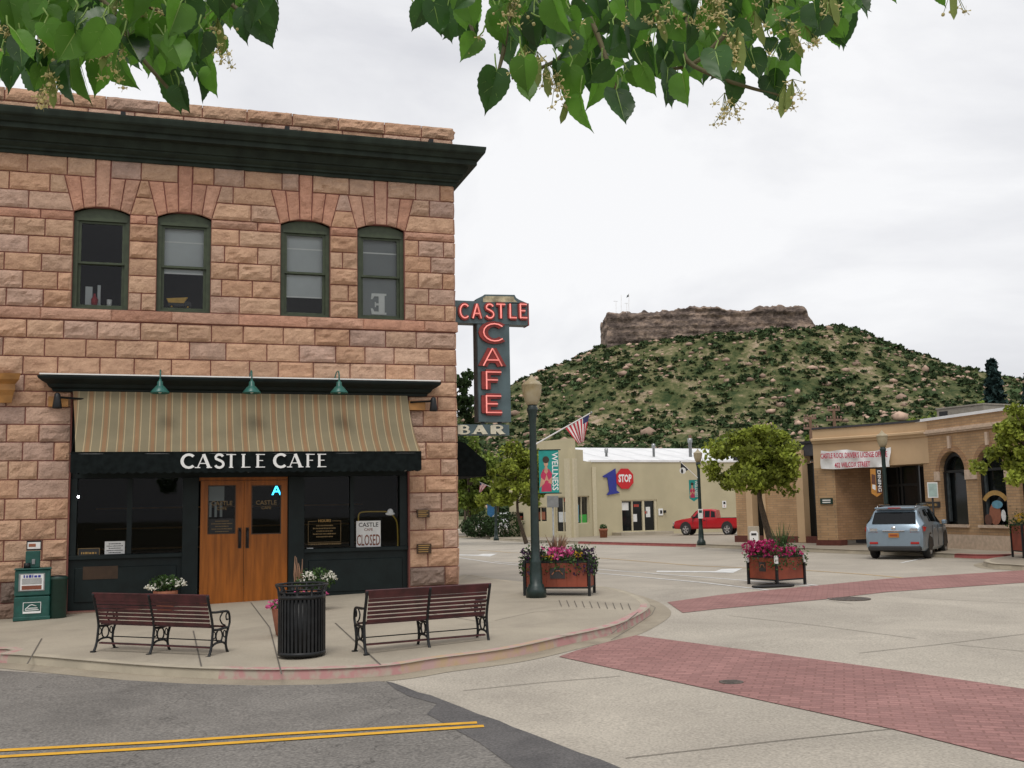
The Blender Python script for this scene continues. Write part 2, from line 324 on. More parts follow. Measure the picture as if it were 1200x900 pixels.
mm('kerb_plain',(.42,.37,.28),.9,scale=2,bump=.3,bscale=50); mm('kerb_orange',(.46,.33,.2),.85,scale=5,col2=(.46,.3,.28),lo=.4,hi=.6)
mm('earth',(.17,.15,.08),.95,scale=.05); mm('kerb_red',(.36,.1,.09),.85,scale=4)
# the far ground, out to the horizon
mb=MB(); mb.poly([(-2500,-400,-.9),(3000,-400,-.9),(3000,4500,-.9),(-2500,4500,-.9)],'earth'); tag(mb.build('ground'),kind='structure')
sheet('street',[(-60,-25),(120,-25),(120,110),(-60,110)],ROAD,'street_mat')
def spline(pts,n=6):
    o=[]
    for i in range(len(pts)-1):
        p0=pts[max(i-1,0)];p1=pts[i];p2=pts[i+1];p3=pts[min(i+2,len(pts)-1)]
        for k in range(n):
            t=k/n; o.append(.5*((2*p1)+(-p0+p2)*t+(2*p0-5*p1+4*p2-p3)*t*t+(-p0+3*p1-3*p2+p3)*t**3))
    o.append(pts[-1]); return o
def kerb(name,pts,mats_at,inward=1,gutter=.38,h=-ROAD):
    """kerb with a rounded top edge along a line of road-level points; gutter pan in front of it"""
    mb=MB(); g=MB(); n=len(pts); cs=[]
    for i,p in enumerate(pts):
        t=(pts[min(i+1,n-1)]-pts[max(i-1,0)]); t.z=0; t.normalize(); nn=Vector((-t.y,t.x,0))*inward   # towards the walk
        def q(o,dz): 
            v=Vector((p.x,p.y,0))+nn*o; v.z=Z(v.x,v.y)+dz; return v
        cs.append(([q(0,ROAD-.01),q(.02,-.03),q(.035,-.008),q(.06,.004),q(.17,.005),q(.19,-.005)],[q(.005,ROAD+.005),q(-gutter,ROAD+.005)]))
    for i in range(n-1):
        a,b=cs[i],cs[i+1]; m=mats_at(i/(n-1))
        for k in range(5): mb.add([a[0][k],b[0][k],b[0][k+1],a[0][k+1]],[(0,1,2,3)],m,True)
        g.add([a[1][0],a[1][1],b[1][1],b[1][0]],[(0,1,2,3)],'gutter_mat')
    tag(mb.build(name),kind='structure')
    if gutter: tag(g.build('gutter'),kind='structure')
kp=[G(x,y,ROAD) for x,y in [(-90,773),(0,777),(35,779),(187,792.5),(320,797),(444,793),(513,783),(593,772),(660,757),(717,744),(750,729),(762,719),(757,711),(745,704),(723,697),(693,692.5),(640,690),(610,688),(578,684),(546,679)]]
kp=[Vector((-16,kp[0].y+3.0,0))]+kp+[Vector((5.6,27.5,0)),Vector((4.5,60,0))]
ks=spline(kp)
def km(t):
    i=t*(len(kp)-1)
    if i<2.1: return 'kerb_pink'
    if i<4.5: return 'kerb_plain'
    if i<6.3: return 'kerb_pink'
    if i<8.8: return 'kerb_orange'
    if i<12.2: return 'kerb_pink'
    return 'kerb_plain'
kerb('kerb',ks,km)
sheet('sidewalk',[(p.x,p.y) for p in ks]+[(-16,60)],0.,'sidewalk_mat')
# asphalt side street, the newer dark strip along its edge
edge=[(460,801),(474,806),(490,812.5),(505,816),(520,822),(541,830),(560,838),(585,846),(600,853),(622,861),(640,868),(662,877),(680,884),(705,892),(733,904),(790,930),(900,990)]
A=[G(x,y,ROAD) for x,y in [(-300,800),(-90,783),(0,786.5),(70,791),(133,797),(220,802),(300,804),(380,803),(444,799)]+edge+[(300,1500),(-900,1400)]]
sheet('asphalt_street',[(p.x,p.y) for p in A],ROAD+.009,'asphalt_mat')
A=[G(x,y,ROAD) for x,y in [(452,799.6)]+edge+[(760,990),(640,925),(600,900),(562,872),(535,857),(500,838),(512,826),(479,817),(462,808)]]
sheet('asphalt_strip',[(p.x,p.y) for p in A],ROAD+.013,'new_asphalt_mat')
def pxstrip(name,pts,wd,off,m):
    mb=MB(); P_=[G(x,y,off) for x,y in pts]
    for a,b in zip(P_,P_[1:]):
        q=strip_pts(a,b,wd); n=max(1,int((b-a).length/1.2))
        for k in range(n):
            c=[q[0].lerp(q[1],k/n),q[0].lerp(q[1],(k+1)/n),q[3].lerp(q[2],(k+1)/n),q[3].lerp(q[2],k/n)]
            mb.poly([(v.x,v.y,Z(v.x,v.y)+off) for v in c][::-1],m)
    return tag(mb.build(name),kind='structure')
pxstrip('yellow_line',[(-150,889),(0,879),(200,868.5),(335,859.5),(559,846.5)],.1,ROAD+.018,'yellow_line')
pxstrip('yellow_line',[(-150,896),(0,886.5),(170,877),(300,868.5),(567,850.5)],.1,ROAD+.018,'yellow_line')
B1=[G(x,y,ROAD) for x,y in [(655,770),(675,763),(745,745),(900,765.5),(1050,786),(1200,808),(1400,836),(1400,953),(1200,893),(1050,856),(900,823)]]
sheet('brick_crossing',[(p.x,p.y) for p in B1],ROAD+.008,'brick_paver_mat')
B2=[G(x,y,ROAD) for x,y in [(782,706),(840,698),(902,691.7),(1040,678.5),(1200,668.5),(1400,655),(1400,668),(1200,683),(1040,694),(957,703.5),(840,714),(800,718.5)]]
sheet('brick_crossing',[(p.x,p.y) for p in B2],ROAD+.008,'brick_paver_mat')
pxstrip('white_line',[(579,658),(695,666.7),(879,680.5),(962,688)],.11,ROAD+.006,'white_line')
pxstrip('white_line',[(520,651),(579,659.5),(695,671),(900,691.3),(916,692)],.11,ROAD+.0065,'white_line')
pxstrip('white_line',[(940,684),(963,686.5)],.11,ROAD+.0075,'white_line')
pxstrip('faded_yellow_line',[(560,644.5),(598,647.5),(698,653.5),(818,663),(940,668),(1013,673),(1100,681)],.12,ROAD+.006,'faded_yellow')
pxstrip('white_line',[(1056,659.5),(1092,652)],.1,ROAD+.006,'white_line')
pxstrip('white_line',[(612,679),(660,676)],.12,ROAD+.006,'white_line')
for nm,pts in (('turn_arrow',[(769,670.5),(770,669),(838,669.6),(846,667),(870,666.3),(859,671.5),(838,670.9)]),('turn_arrow',[(520,650.8),(521,649.7),(560,650.3),(566,649.2),(583,649),(574,652.3),(560,651.4)])):
    sheet(nm,[(p.x,p.y) for p in [G(x,y,ROAD) for x,y in pts]],ROAD+.006,'white_line')
for pts,o,wd in (([(32,778),(49,748)],.006,.022),([(236,781),(226.5,739)],.006,.022),([(294,706),(316,735)],.006,.02),([(393,730),(446,779)],.006,.024),([(316,735),(330,790)],.006,.02),
    ([(580,727),(626,717),(700,712)],.006,.012),([(500,718),(572,730)],.006,.015),([(655,745),(717,742.5),(748,717)],.006,.018),([(540,706),(560,716)],.006,.014)):
    pxstrip('pavement_joint',pts,wd,o,'joint')
for i in range(10):
    x=655+i*9; pxstrip('ramp_groove',[(x,703+i*.45),(x+3,710.5+i*.45)],.016,.006,'joint')
for pts in ([(560,688.5),(640,695),(690,697)],[(543,809),(640,799),(727,792)],[(733,888),(900,869),(1033,855),(1300,826)],[(853,721),(960,733),(1073,748)],[(1007,765),(1100,755),(1240,738)],[(1117,755),(1200,763),(1300,772)],[(1067,700),(1200,707),(1300,712)],[(764,720),(740,736),(716,750)],[(764,720),(768,712),(755,705)],[(640,657),(760,672),(1000,708)]):
    pxstrip('pavement_joint',pts,.016,ROAD+.007,'road_joint')
# manhole covers
mm('iron_cover',(.11,.09,.075),.7,metal=.3,var=.3,scale=20)
def cover(px,py,r,label):
    p=G(px,py,ROAD); mb=MB(); mb.lathe([(r,-.01),(r,.013),(r-.03,.014),(r-.035,.010)],'iron_cover',(0,0,0),28)
    for k in range(5): mb.box(-r*.7,r*.7,-r*.7+k*r*.35-.012,-r*.7+k*r*.35+.012,.009,.014,'iron_cover')
    o=mb.build('manhole_cover'); o.location=p; tag(o,label,'manhole cover','round iron covers in the road')
cover(995,702,.42,'grey iron manhole cover lying just on the near side of the far brick crossing'); cover(857,800,.14,'tiny iron valve cover set in the wide near brick crossing')
# far pavement on the other side of the main street, with its kerb
fk=[Vector((x,y,0)) for x,y in [(20.4,76),(20.7,70),(21.,64),(21.3,57),(21.6,50),(22.,45),(22.4,41),(22.8,38),(23.2,35),(23.6,32),(24.05,29.2),(24.4,27.5)]]
fk=[fk[0]+Vector((-25,4,0))]+fk+[fk[-1]+Vector((2.2,-.4,0)),fk[-1]+Vector((3.0,-2.2,0))]
fks=spline(fk,4)
kerb('kerb',fks,lambda t:'kerb_red' if .30<t<.46 or .80<t<.9 else 'kerb_plain',1,.3)
pave('far_walk_mat',(.36,.31,.24),(.26,.22,.17),.3,40,.2)
sheet('far_sidewalk',[(p.x,p.y) for p in fks]+[(60,fks[-1].y),(60,100),(-20,100)],0.,'far_walk_mat')
k2=[G(x,y,ROAD) for x,y in [(1152,662),(1162,666),(1185,667.5),(1230,669)]]
k2=[k2[0]+Vector((1.2,.9,0))]+k2+[k2[-1]+Vector((4,-.6,0))]
k2s=spline(k2,4)
kerb('kerb',k2s,lambda t:'kerb_plain',1,.25)
sheet('corner_island',[(p.x,p.y) for p in k2s]+[(k2s[-1].x,fks[-1].y+3),(k2s[0].x+1.5,fks[-1].y+1.5)],0.002,'far_walk_mat')
# ============================================================ CAFE BUILDING
Y0=23.42; XC=6.16
def stone(name,a,b,c,mixlo,isl=.22):
    m=bpy.data.materials.new(name); m.use_nodes=True; t=m.node_tree; p=t.nodes['Principled BSDF']; p.inputs['Roughness'].default_value=.92; lk=t.links.new
    g=N(t,'ShaderNodeNewGeometry'); r=N(t,'ShaderNodeValToRGB'); r.color_ramp.interpolation='LINEAR'
    e=r.color_ramp.elements; e[0].position=0; e[0].color=(*a,1); e[1].position=1; e[1].color=(*c,1); q=e.new(mixlo); q.color=(*b,1)
    lk(g.outputs['Random Per Island'],r.inputs[0])
    co=N(t,'ShaderNodeTexCoord'); n=N(t,'ShaderNodeTexNoise'); n.inputs['Scale'].default_value=3.4; n.inputs['Detail'].default_value=10; n.inputs['Roughness'].default_value=.78; lk(co.outputs['Object'],n.inputs['Vector'])
    mx=N(t,'ShaderNodeMix',data_type='RGBA',blend_type='OVERLAY'); mx.inputs[0].default_value=.7; lk(r.outputs[0],mx.inputs[6]); lk(n.outputs['Fac'],mx.inputs[7])
    h=N(t,'ShaderNodeHueSaturation'); mr=N(t,'ShaderNodeMapRange'); ml=N(t,'ShaderNodeMath',operation='MULTIPLY'); ml.inputs[1].default_value=7.31; fr=N(t,'ShaderNodeMath',operation='FRACT')
    lk(g.outputs['Random Per Island'],ml.inputs[0]); lk(ml.outputs[0],fr.inputs[0]); lk(fr.outputs[0],mr.inputs[0]); mr.inputs[3].default_value=1-isl; mr.inputs[4].default_value=1+isl; lk(mr.outputs[0],h.inputs['Value'])
    lk(mx.outputs[2],h.inputs['Color']); lk(h.outputs[0],p.inputs['Base Color'])
    n2=N(t,'ShaderNodeTexNoise'); n2.inputs['Scale'].default_value=22; n2.inputs['Detail'].default_value=8; n2.inputs['Roughness'].default_value=.7; lk(co.outputs['Object'],n2.inputs['Vector'])
    bp=N(t,'ShaderNodeBump'); bp.inputs['Strength'].default_value=.9; bp.inputs['Distance'].default_value=.05; lk(n2.outputs['Fac'],bp.inputs['Height']); lk(bp.outputs[0],p.inputs['Normal']); M[name]=m
stone('sandstone',(.55,.325,.205),(.54,.35,.235),(.48,.325,.26),.6,.12)
stone('pink_sandstone',(.53,.28,.19),(.50,.265,.18),(.52,.31,.22),.5,.12)
stone('weathered_stone',(.36,.2,.13),(.28,.18,.13),(.22,.16,.13),.5)
UP=Vector((0,0,1))
def rock(mb,O,ax,nn,q,m,bulge=.06,step=.056,gap=.0045,base=.012,inset=.012):
    """rock-faced block; q = (x,z) corners bl,br,tr,tl"""
    O=Vector(O); ax=Vector(ax); nn=Vector(nn); w_=max((q[1][0]-q[0][0]),(q[2][0]-q[3][0])); h_=q[3][1]-q[0][1]
    if w_<.04 or h_<.04: return
    nx=max(3,int(w_/step)+1); nz=max(3,int(h_/step)+1); seed=Vector((random.random()*50,random.random()*50,random.random()*50)); bl=bulge*random.uniform(.55,1.4)
    us=[0,inset/w_]+[inset/w_+(1-2*inset/w_)*i/(nx-1) for i in range(1,nx-1)]+[1-inset/w_,1]
    vs_=[0,inset/h_]+[inset/h_+(1-2*inset/h_)*i/(nz-1) for i in range(1,nz-1)]+[1-inset/h_,1]
    V=[];F=[]; g=gap
    cx=sum(p[0] for p in q)/4; cz=sum(p[1] for p in q)/4
    qq=[(p[0]+(g if p[0]<cx else -g),p[1]+(g if p[1]<cz else -g)) for p in q]
    tilt=random.uniform(-.02,.02)
    for j,v in enumerate(vs_):
        for i,u in enumerate(us):
            x=(qq[0][0]*(1-u)+qq[1][0]*u)*(1-v)+(qq[3][0]*(1-u)+qq[2][0]*u)*v; z=(qq[0][1]*(1-u)+qq[1][1]*u)*(1-v)+(qq[3][1]*(1-u)+qq[2][1]*u)*v
            ed=i in(0,len(us)-1) or j in(0,len(vs_)-1)
            if ed: d=-.012
            else:
                s=min(u,1-u)*w_; s2=min(v,1-v)*h_; k=min(1,min(s,s2)/.075)**.6
                r_=noise.fractal(Vector((x*3.4,z*5.6,0))+seed,.75,2.1,6); rd=1-abs(noise.noise(Vector((x*3.3,z*6.,2))+seed))*2
                d=base+bl*k*(.55+.55*r_+.35*rd)+tilt*(v-.5); d=max(d,.012)
                if k<.9: x+=random.uniform(-.004,.004); z+=random.uniform(-.004,.004)
            V.append(O+ax*x+UP*z+nn*d)
    n=len(us)
    for j in range(len(vs_)-1):
        for i in range(n-1): F.append((j*n+i,j*n+i+1,(j+1)*n+i+1,(j+1)*n+i))
    mb.add(V,F,m)
def fill(mb,O,ax,nn,a,b,zb,zt,row,m='sandstone',wd=.74,**k):
    """blocks between slanted ends: a=(xb,xt), b=(xb,xt)"""
    xs=[]; x=math.floor(min(a)/wd)*wd+(row%2)*wd/2
    while x<max(b)+wd:
        xx=x+random.uniform(-.09,.09)
        if xx>max(a)+.2 and xx<min(b)-.2: xs.append(xx)
        x+=wd
    e=[a]+[(x,x) for x in xs]+[b]
    for p,q in zip(e,e[1:]): rock(mb,O,ax,nn,[(p[0],zb),(q[0],zb),(q[1],zt),(p[1],zt)],m,**k)
cafe=thing('cafe_building','two storey sandstone corner building with dark green cornice and cafe shopfront','building',(XC,Y0,0))
WIN=[(-2.08,-.97),(-.41,.70),(2.19,3.28),(3.90,4.98)]; XL=-8.0
SX0,SX1=-2.0,5.03
fb=MB(); O=(0,Y0,0); AX=(1,0,0); NN=(0,-1,0)
# mortar backing with the openings left out
T=.38
def bk(x0,x1,z0,z1): fb.box(x0,x1,Y0,Y0+T,z0,z1,'mortar')
bk(XL,SX0,-.6,4.3); bk(SX1,XC-.001,-.6,4.3); bk(XL,XC-.001,4.3,6.05); e=[XL]+[v for p in WIN for v in p]+[XC-.001]
for i in range(0,len(e),2): bk(e[i],e[i+1],6.05,8.24)
bk(XL,XC-.001,8.24,10.08)
fb.box(XC-.38,XC,Y0+T,Y0+17,-.6,10.4,'mortar'); fb.box(XL,XL+.3,Y0+T,Y0+17,-.6,10.4,'mortar'); fb.box(XL+.3,XC-.38,Y0+16.6,Y0+17,-.6,10.4,'mortar')
# rows
XE=XC+.0
for i in range(3): fill(fb,O,AX,NN,(XL,XL),(XE,XE),4.64+i*.383,4.64+(i+1)*.383,i)
rows=[6.05+i*.375 for i in range(6)]
for i in range(5):
    for a,b in zip(e[0::2],e[1::2]): fill(fb,O,AX,NN,(a,a),(b,b),rows[i],rows[i+1],i,wd=.66)
for a,b in zip(e[0::2],e[1::2]): fill(fb,O,AX,NN,(a,a),(b,b),7.925,8.12,1,m='pink_sandstone',wd=1.1)
hb,ht=.56,.76; Z3,Z4,Z5=8.505,8.89,9.29
def fx(z): return hb+(ht-hb)*(z-8.12)/(Z4-8.12)
for (za,zb_,r_) in ((8.12,Z3,0),(Z3,Z4,1)):
    ed=[(XL,XL)]
    for a,b in WIN:
        c=(a+b)/2; ed+=[(c-fx(za),c-fx(zb_)),(c+fx(za),c+fx(zb_))]
    ed.append((XE,XE))
    for i in range(0,len(ed),2): fill(fb,O,AX,NN,ed[i],ed[i+1],za,zb_,r_)
ed=[XL]
for a,b in WIN: c=(a+b)/2; ed+=[c-.155,c+.155]
ed.append(XE)
for i in range(0,len(ed),2): fill(fb,O,AX,NN,(ed[i],)*2,(ed[i+1],)*2,Z4,Z5,0)
for a,b in WIN:
    c=(a+b)/2; sb=[-hb,-.36,-.13,.13,.36,hb]; st=[-ht,-.45,-.15,.15,.45,ht]
    for k in range(5):
        zi=lambda s:8.25-.13*(s/hb)**2
        top=Z5 if k==2 else Z4
        rock(fb,O,AX,NN,[(c+sb[k],zi(sb[k])),(c+sb[k+1],zi(sb[k+1])),(c+st[k+1],top),(c+st[k],top)],'pink_sandstone',bulge=.04)
# courses beside the shopfront
zz=[-.6,-.28,.06,.47,.88,1.29,1.70,2.12,2.5,2.88,3.26,3.62,3.98,4.3,4.64]
for i in range(len(zz)-1):
    m='weathered_stone' if i<3 else 'sandstone'
    fill(fb,O,AX,NN,(XL,XL),(SX0-.02,)*2,zz[i],zz[i+1],i,m=m,wd=.64,bulge=.065 if i<3 else .055)
    fill(fb,O,AX,NN,(SX1+.02,)*2,(XE,XE),zz[i],zz[i+1],i,m=m if i>0 else m,wd=.64,bulge=.075 if i<3 else .055)
fill(fb,O,AX,NN,(SX0+.02,)*2,(SX1-.02,)*2,4.3,4.64,1)
# flank wall towards the main street
O2=(XC,Y0,0); r_=0
allz=zz+[4.64+.383,4.64+.766,5.79]+rows+[8.12,Z3,Z4,Z5]
allz=sorted(set(round(v,3) for v in allz))
for i in range(len(allz)-1):
    if allz[i+1]-allz[i]>.08: fill(fb,O2,(0,1,0),(1,0,0),(0,0),(17,17),allz[i],allz[i+1],i,step=.16,wd=.74,bulge=.05)
wall=fb.build('wall',cafe,True)
# projecting sill course
fb=MB()
for (o,ax,nn,a,b) in (((0,Y0-.035,0),(1,0,0),(0,-1,0),XL,XC+.06),((XC+.035,Y0,0),(0,1,0),(1,0,0),-.06,17)):
    fill(fb,o,ax,nn,(a,a),(b,b),5.80,6.045,0,m='pink_sandstone',wd=1.35,bulge=.035)
fb.box(XL,XC+.03,Y0-.03,Y0+.1,5.81,6.035,'pink_sandstone'); fb.box(XC-.02,XC+.03,Y0+.1,Y0+17,5.81,6.035,'pink_sandstone')
fb.build('sill_course',cafe,True)
# parapet
fb=MB(); fb.box(XL,XC-.01,Y0+.06,Y0+.45,10.05,10.66,'mortar'); fb.box(XC-.46,XC-.01,Y0+.45,Y0+17,10.05,10.66,'mortar')
for o,ax,nn,b in (((0,Y0+.06,0),(1,0,0),(0,-1,0),XC-.01),((XC-.01,Y0+.06,0),(0,1,0),(1,0,0),17)):
    a=XL if b<9 else 0
    fill(fb,o,ax,nn,(a,a),(b,b),10.0,10.42,0,m='sandstone',wd=.9,bulge=.04); 
    fill(fb,o,ax,nn,(a,a),(b+.04,)*2,10.42,10.72,1,m='sandstone',wd=1.0,bulge=.07)
fb.build('parapet',cafe,True)
# main cornice, mitred round the corner
pr=[(0,9.27),(.06,9.27),(.06,9.36),(.11,9.38),(.11,9.43),(.15,9.47),(.19,9.53),(.19,9.57),(.23,9.58),(.24,9.62),(.3,9.78),(.46,9.80),(.46,9.93),(.51,9.95),(.53,10.0),(.56,10.06),(.6,10.09),(.62,10.13),(.64,10.25),(.64,10.3),(0,10.42)]
pr=[(o_,9.27+(z_-9.27)*.79) for o_,z_ in pr]
mb=MB(); mb.sweep(pr,[(XL,Y0,0),(XC,Y0,0),(XC,Y0+17,0)],'cornice_green',[(0,-1,0),(1,-1,0),(1,0,0)]); co=mb.build('cornice',cafe,True)
mb=MB()
for x in (-1.2,2.25,5.55): mb=MB(); mb.box(x,x+.1,Y0-.2,Y0-.06,10.05,10.32,'black_iron'); mb.build('roof_bracket',cafe,True)
mb=MB(); mb.box(XL+.3,XC-.4,Y0+.46,Y0+16.6,10.15,10.2,'dark_room'); mb.build('roof',cafe,True)
mb=MB(); mb.box(XL+.3,XC-.38,Y0+T,Y0+16.6,4.7,5.1,'dark_room'); mb.box(XL+.3,XC-.38,Y0+T,Y0+16.6,-.35,-.22,'dark_room'); mb.box(XL+.3,XC-.38,Y0+5,Y0+5.2,-.2,4.7,'dark_room'); mb.box(XL+.3,XC-.38,Y0+5,Y0+5.2,5.1,10.1,'dark_room'); mb.build('inner_floor',cafe,True)
# upper windows
def sash_window(a,b,blind):
    f=MB(); y=Y0+.1; z0=6.05; c=(a+b)/2; hw=(b-a)/2
    f.box(a,a+.09,y,y+.14,z0+.05,8.02,'frame_green'); f.box(b-.09,b,y,y+.14,z0+.05,8.02,'frame_green'); f.box(a-.02,b+.02,y-.03,y+.16,z0-.01,z0+.05,'frame_green')
    arcp=[(a,y,8.02)]+[(a,y,8.11)]+[(c+hw*s,y,8.25-.14*s*s) for s in (-.8,-.4,0,.4,.8)]+[(b,y,8.11),(b,y,8.02)]
    f.prism(arcp[::-1],(0,.13,0),'frame_green'); f.box(a+.05,b-.05,y-.02,y,7.96,8.03,'frame_green')
    fo=f.build('window',cafe,True)
    s=MB(); sy=y+.03
    for (za,zb_,dy) in ((z0+.05,7.08,.05),(7.04,7.96,0)):
        s.box(a+.09,a+.15,sy+dy,sy+dy+.045,za,zb_,'frame_green'); s.box(b-.15,b-.09,sy+dy,sy+dy+.045,za,zb_,'frame_green'); s.box(a+.15,b-.15,sy+dy,sy+dy+.045,za,za+(.07 if dy else .045),'frame_green'); s.box(a+.15,b-.15,sy+dy,sy+dy+.045,zb_-.05,zb_,'frame_green')
    so_=s.build('frame',fo); so_.location=fo.location-cafe.location if False else (0,0,0)
    for v in so_.data.vertices: v.co-=cafe.location
    g=MB(); g.poly([(a+.15,sy+.07,z0+.12),(b-.15,sy+.07,z0+.12),(b-.15,sy+.07,7.03),(a+.15,sy+.07,7.03)],G_UP); g.poly([(a+.15,sy+.02,7.085),(b-.15,sy+.02,7.085),(b-.15,sy+.02,7.91),(a+.15,sy+.02,7.91)],G_UP)
    go=g.build('pane',fo)
    for v in go.data.vertices: v.co-=cafe.location
    if blind:
        q=MB(); q.box(a+.1,b-.1,y+.155,y+.16,blind,7.98,'blind_grey' if blind<6.2 else 'blind'); q.box(a+.1,b-.1,y+.148,y+.154,blind,blind+.03,'white')
        if blind<7: q.box(a+.1,b-.1,y+.149,y+.154,7.62,7.65,'white')
        qo=q.build('blind',fo)
        for v in qo.data.vertices: v.co-=cafe.location
sash_window(*WIN[0],None); sash_window(*WIN[1],6.93); sash_window(*WIN[2],6.52); sash_window(*WIN[3],6.1)
# things standing inside the upper windows
mb=MB(); a=WIN[3][0]; xe=(4.29+4.56)/2
q=lambda x,z:(4.6-x,Y0+.225,z)
mb.prism([q(0,6.2),q(.34,6.2),q(.36,6.34),q(.32,6.34),(4.6-.28,Y0+.225,6.27),q(.18,6.27),q(.18,6.41),q(.24,6.41),q(.24,6.37),q(.27,6.37),q(.27,6.49),q(.24,6.49),q(.24,6.46),q(.18,6.46),q(.18,6.62),q(.28,6.62),q(.32,6.55),q(.36,6.55),q(.34,6.69),q(0,6.69),q(0,6.64),q(.04,6.64),q(.04,6.25),q(0,6.25)],(0,.012,0),'white')
o=mb.build('sign_letter'); tag(o,'white capital letter E seen reversed, leaning inside the rightmost upper window','letter')
t=thing('toy_truck','yellow toy dump truck on the sill inside the second upper window','toy truck',(.04,Y0+.32,6.17)); mm('toy_yellow',(.65,.36,.01),.4)
mb=MB(); mb.prism([(-.2,-.06,.13),(.12,-.06,.13),(.2,-.06,.26),(-.24,-.06,.22)],(0,.13,0),'toy_yellow'); mb.build('dump_bed',t)
mb=MB(); mb.box(.12,.28,-.05,.06,.05,.17,'black_iron',.01); mb.box(-.2,.12,-.04,.05,.06,.12,'black_iron'); mb.build('cab',t)
for x in (-.13,.2):
    mb=MB(); mb.tube([(x,-.07,.045),(x,-.03,.045)],.05,'rubber',12); mb.tube([(x,-.075,.045),(x,-.07,.045)],.02,'toy_yellow',8); mb.build('wheel',t)
t=thing('desk_clutter','red and white ornaments and a white cup on the sill inside the leftmost upper window','ornaments',(-1.6,Y0+.33,6.17))
mb=MB(); mb.box(-.24,-.1,0,.1,0,.42,'blind'); mb.box(-.0,.06,0,.1,0,.46,'blind'); mb.build('box',t)
mb=MB(); mb.lathe([(.06,0),(.07,.14),(.03,.2),(.02,.26)],'red_print',(-.05,-.06,0),10); mb.build('bottle',t)
mb=MB(); mb.lathe([(.05,0),(.055,.15)],'white',(.24,0,0),10); mb.build('cup',t)
# shopfront
def WX(px,Y=Y0): return W(px,600,Y).x
def WZ(px,py,Y=Y0): return W(px,py,Y).z
ys=Y0+.16
mb=MB(); SB=-.42
# base panels, sill rail, posts, head
pl=[(SX0,WX(215)),(WX(356),SX1)]
for a,b in pl:
    mb.box(a,b,ys-.02,ys+.12,-.16,.86,'dark_green'); mb.box(a+.12,b-.12,ys-.045,ys-.02,.0,.7,'dark_green',.015); mb.box(a,b,ys-.1,ys+.12,.86,.95,'dark_green',.01)
mb.box(SX0,SX1,ys-.03,ys+.12,2.52,4.28,'dark_green'); 
mb.box(SX0+.01,WX(89.5),ys-.08,ys+.12,.955,2.515,'dark_green'); mb.box(WX(148.5),WX(154.5),ys-.04,ys+.12,.955,2.515,'dark_green'); mb.box(WX(214),WX(232.5),ys-.1,ys+.12,-.16,2.515,'dark_green'); mb.box(WX(338.5),WX(357),ys-.1,ys+.12,-.16,2.515,'dark_green')
mb.box(WX(411.5),WX(416),ys-.04,ys+.12,.955,2.515,'dark_green'); mb.box(WX(469.5),SX1-.01,ys-.08,ys+.12,.955,2.515,'dark_green')
mb.box(-1.72,-1.05,ys-.055,ys-.046,.46,.72,'bronze'); 
mb.build('shopfront',cafe,True)
mb=MB()
for a,b in pl: fill(mb,(0,Y0+.02,0),AX,NN,(a,a),(b,b),-.62,-.165,0,m='weathered_stone',wd=1.3,bulge=.03); mb.box(a,b,Y0+.02,ys+.1,-.6,-.163,'mortar')
mb.box(WX(232.5),WX(338.5),Y0-.06,ys+.12,-.6,-.16,'concrete'); mb.build('plinth',cafe,True)
for i,(a,b) in enumerate(((89.5,148.5),(154.5,214),(357,411.5),(416,469.5))):
    g=MB(); x0,x1=WX(a)+.0,WX(b); g.poly([(x0,ys+.03,.955),(x1,ys+.03,.955),(x1,ys+.03,2.515),(x0,ys+.03,2.515)],G_DARK); g.build('shop_window',cafe,True)
# shop interior: counter and back shelving, dim
mb=MB(); mb.box(-1.9,.2,Y0+1.6,Y0+2.2,-.2,.85,'wood_trim',.02); mb.box(2.9,4.9,Y0+1.8,Y0+2.4,-.2,.8,'wood_trim',.02)
for k in range(3): mb.box(-1.8,4.8,Y0+4.7,Y0+4.95,.9+k*.5,.94+k*.5,'wood_trim')
mb.build('interior_counter',cafe,True)
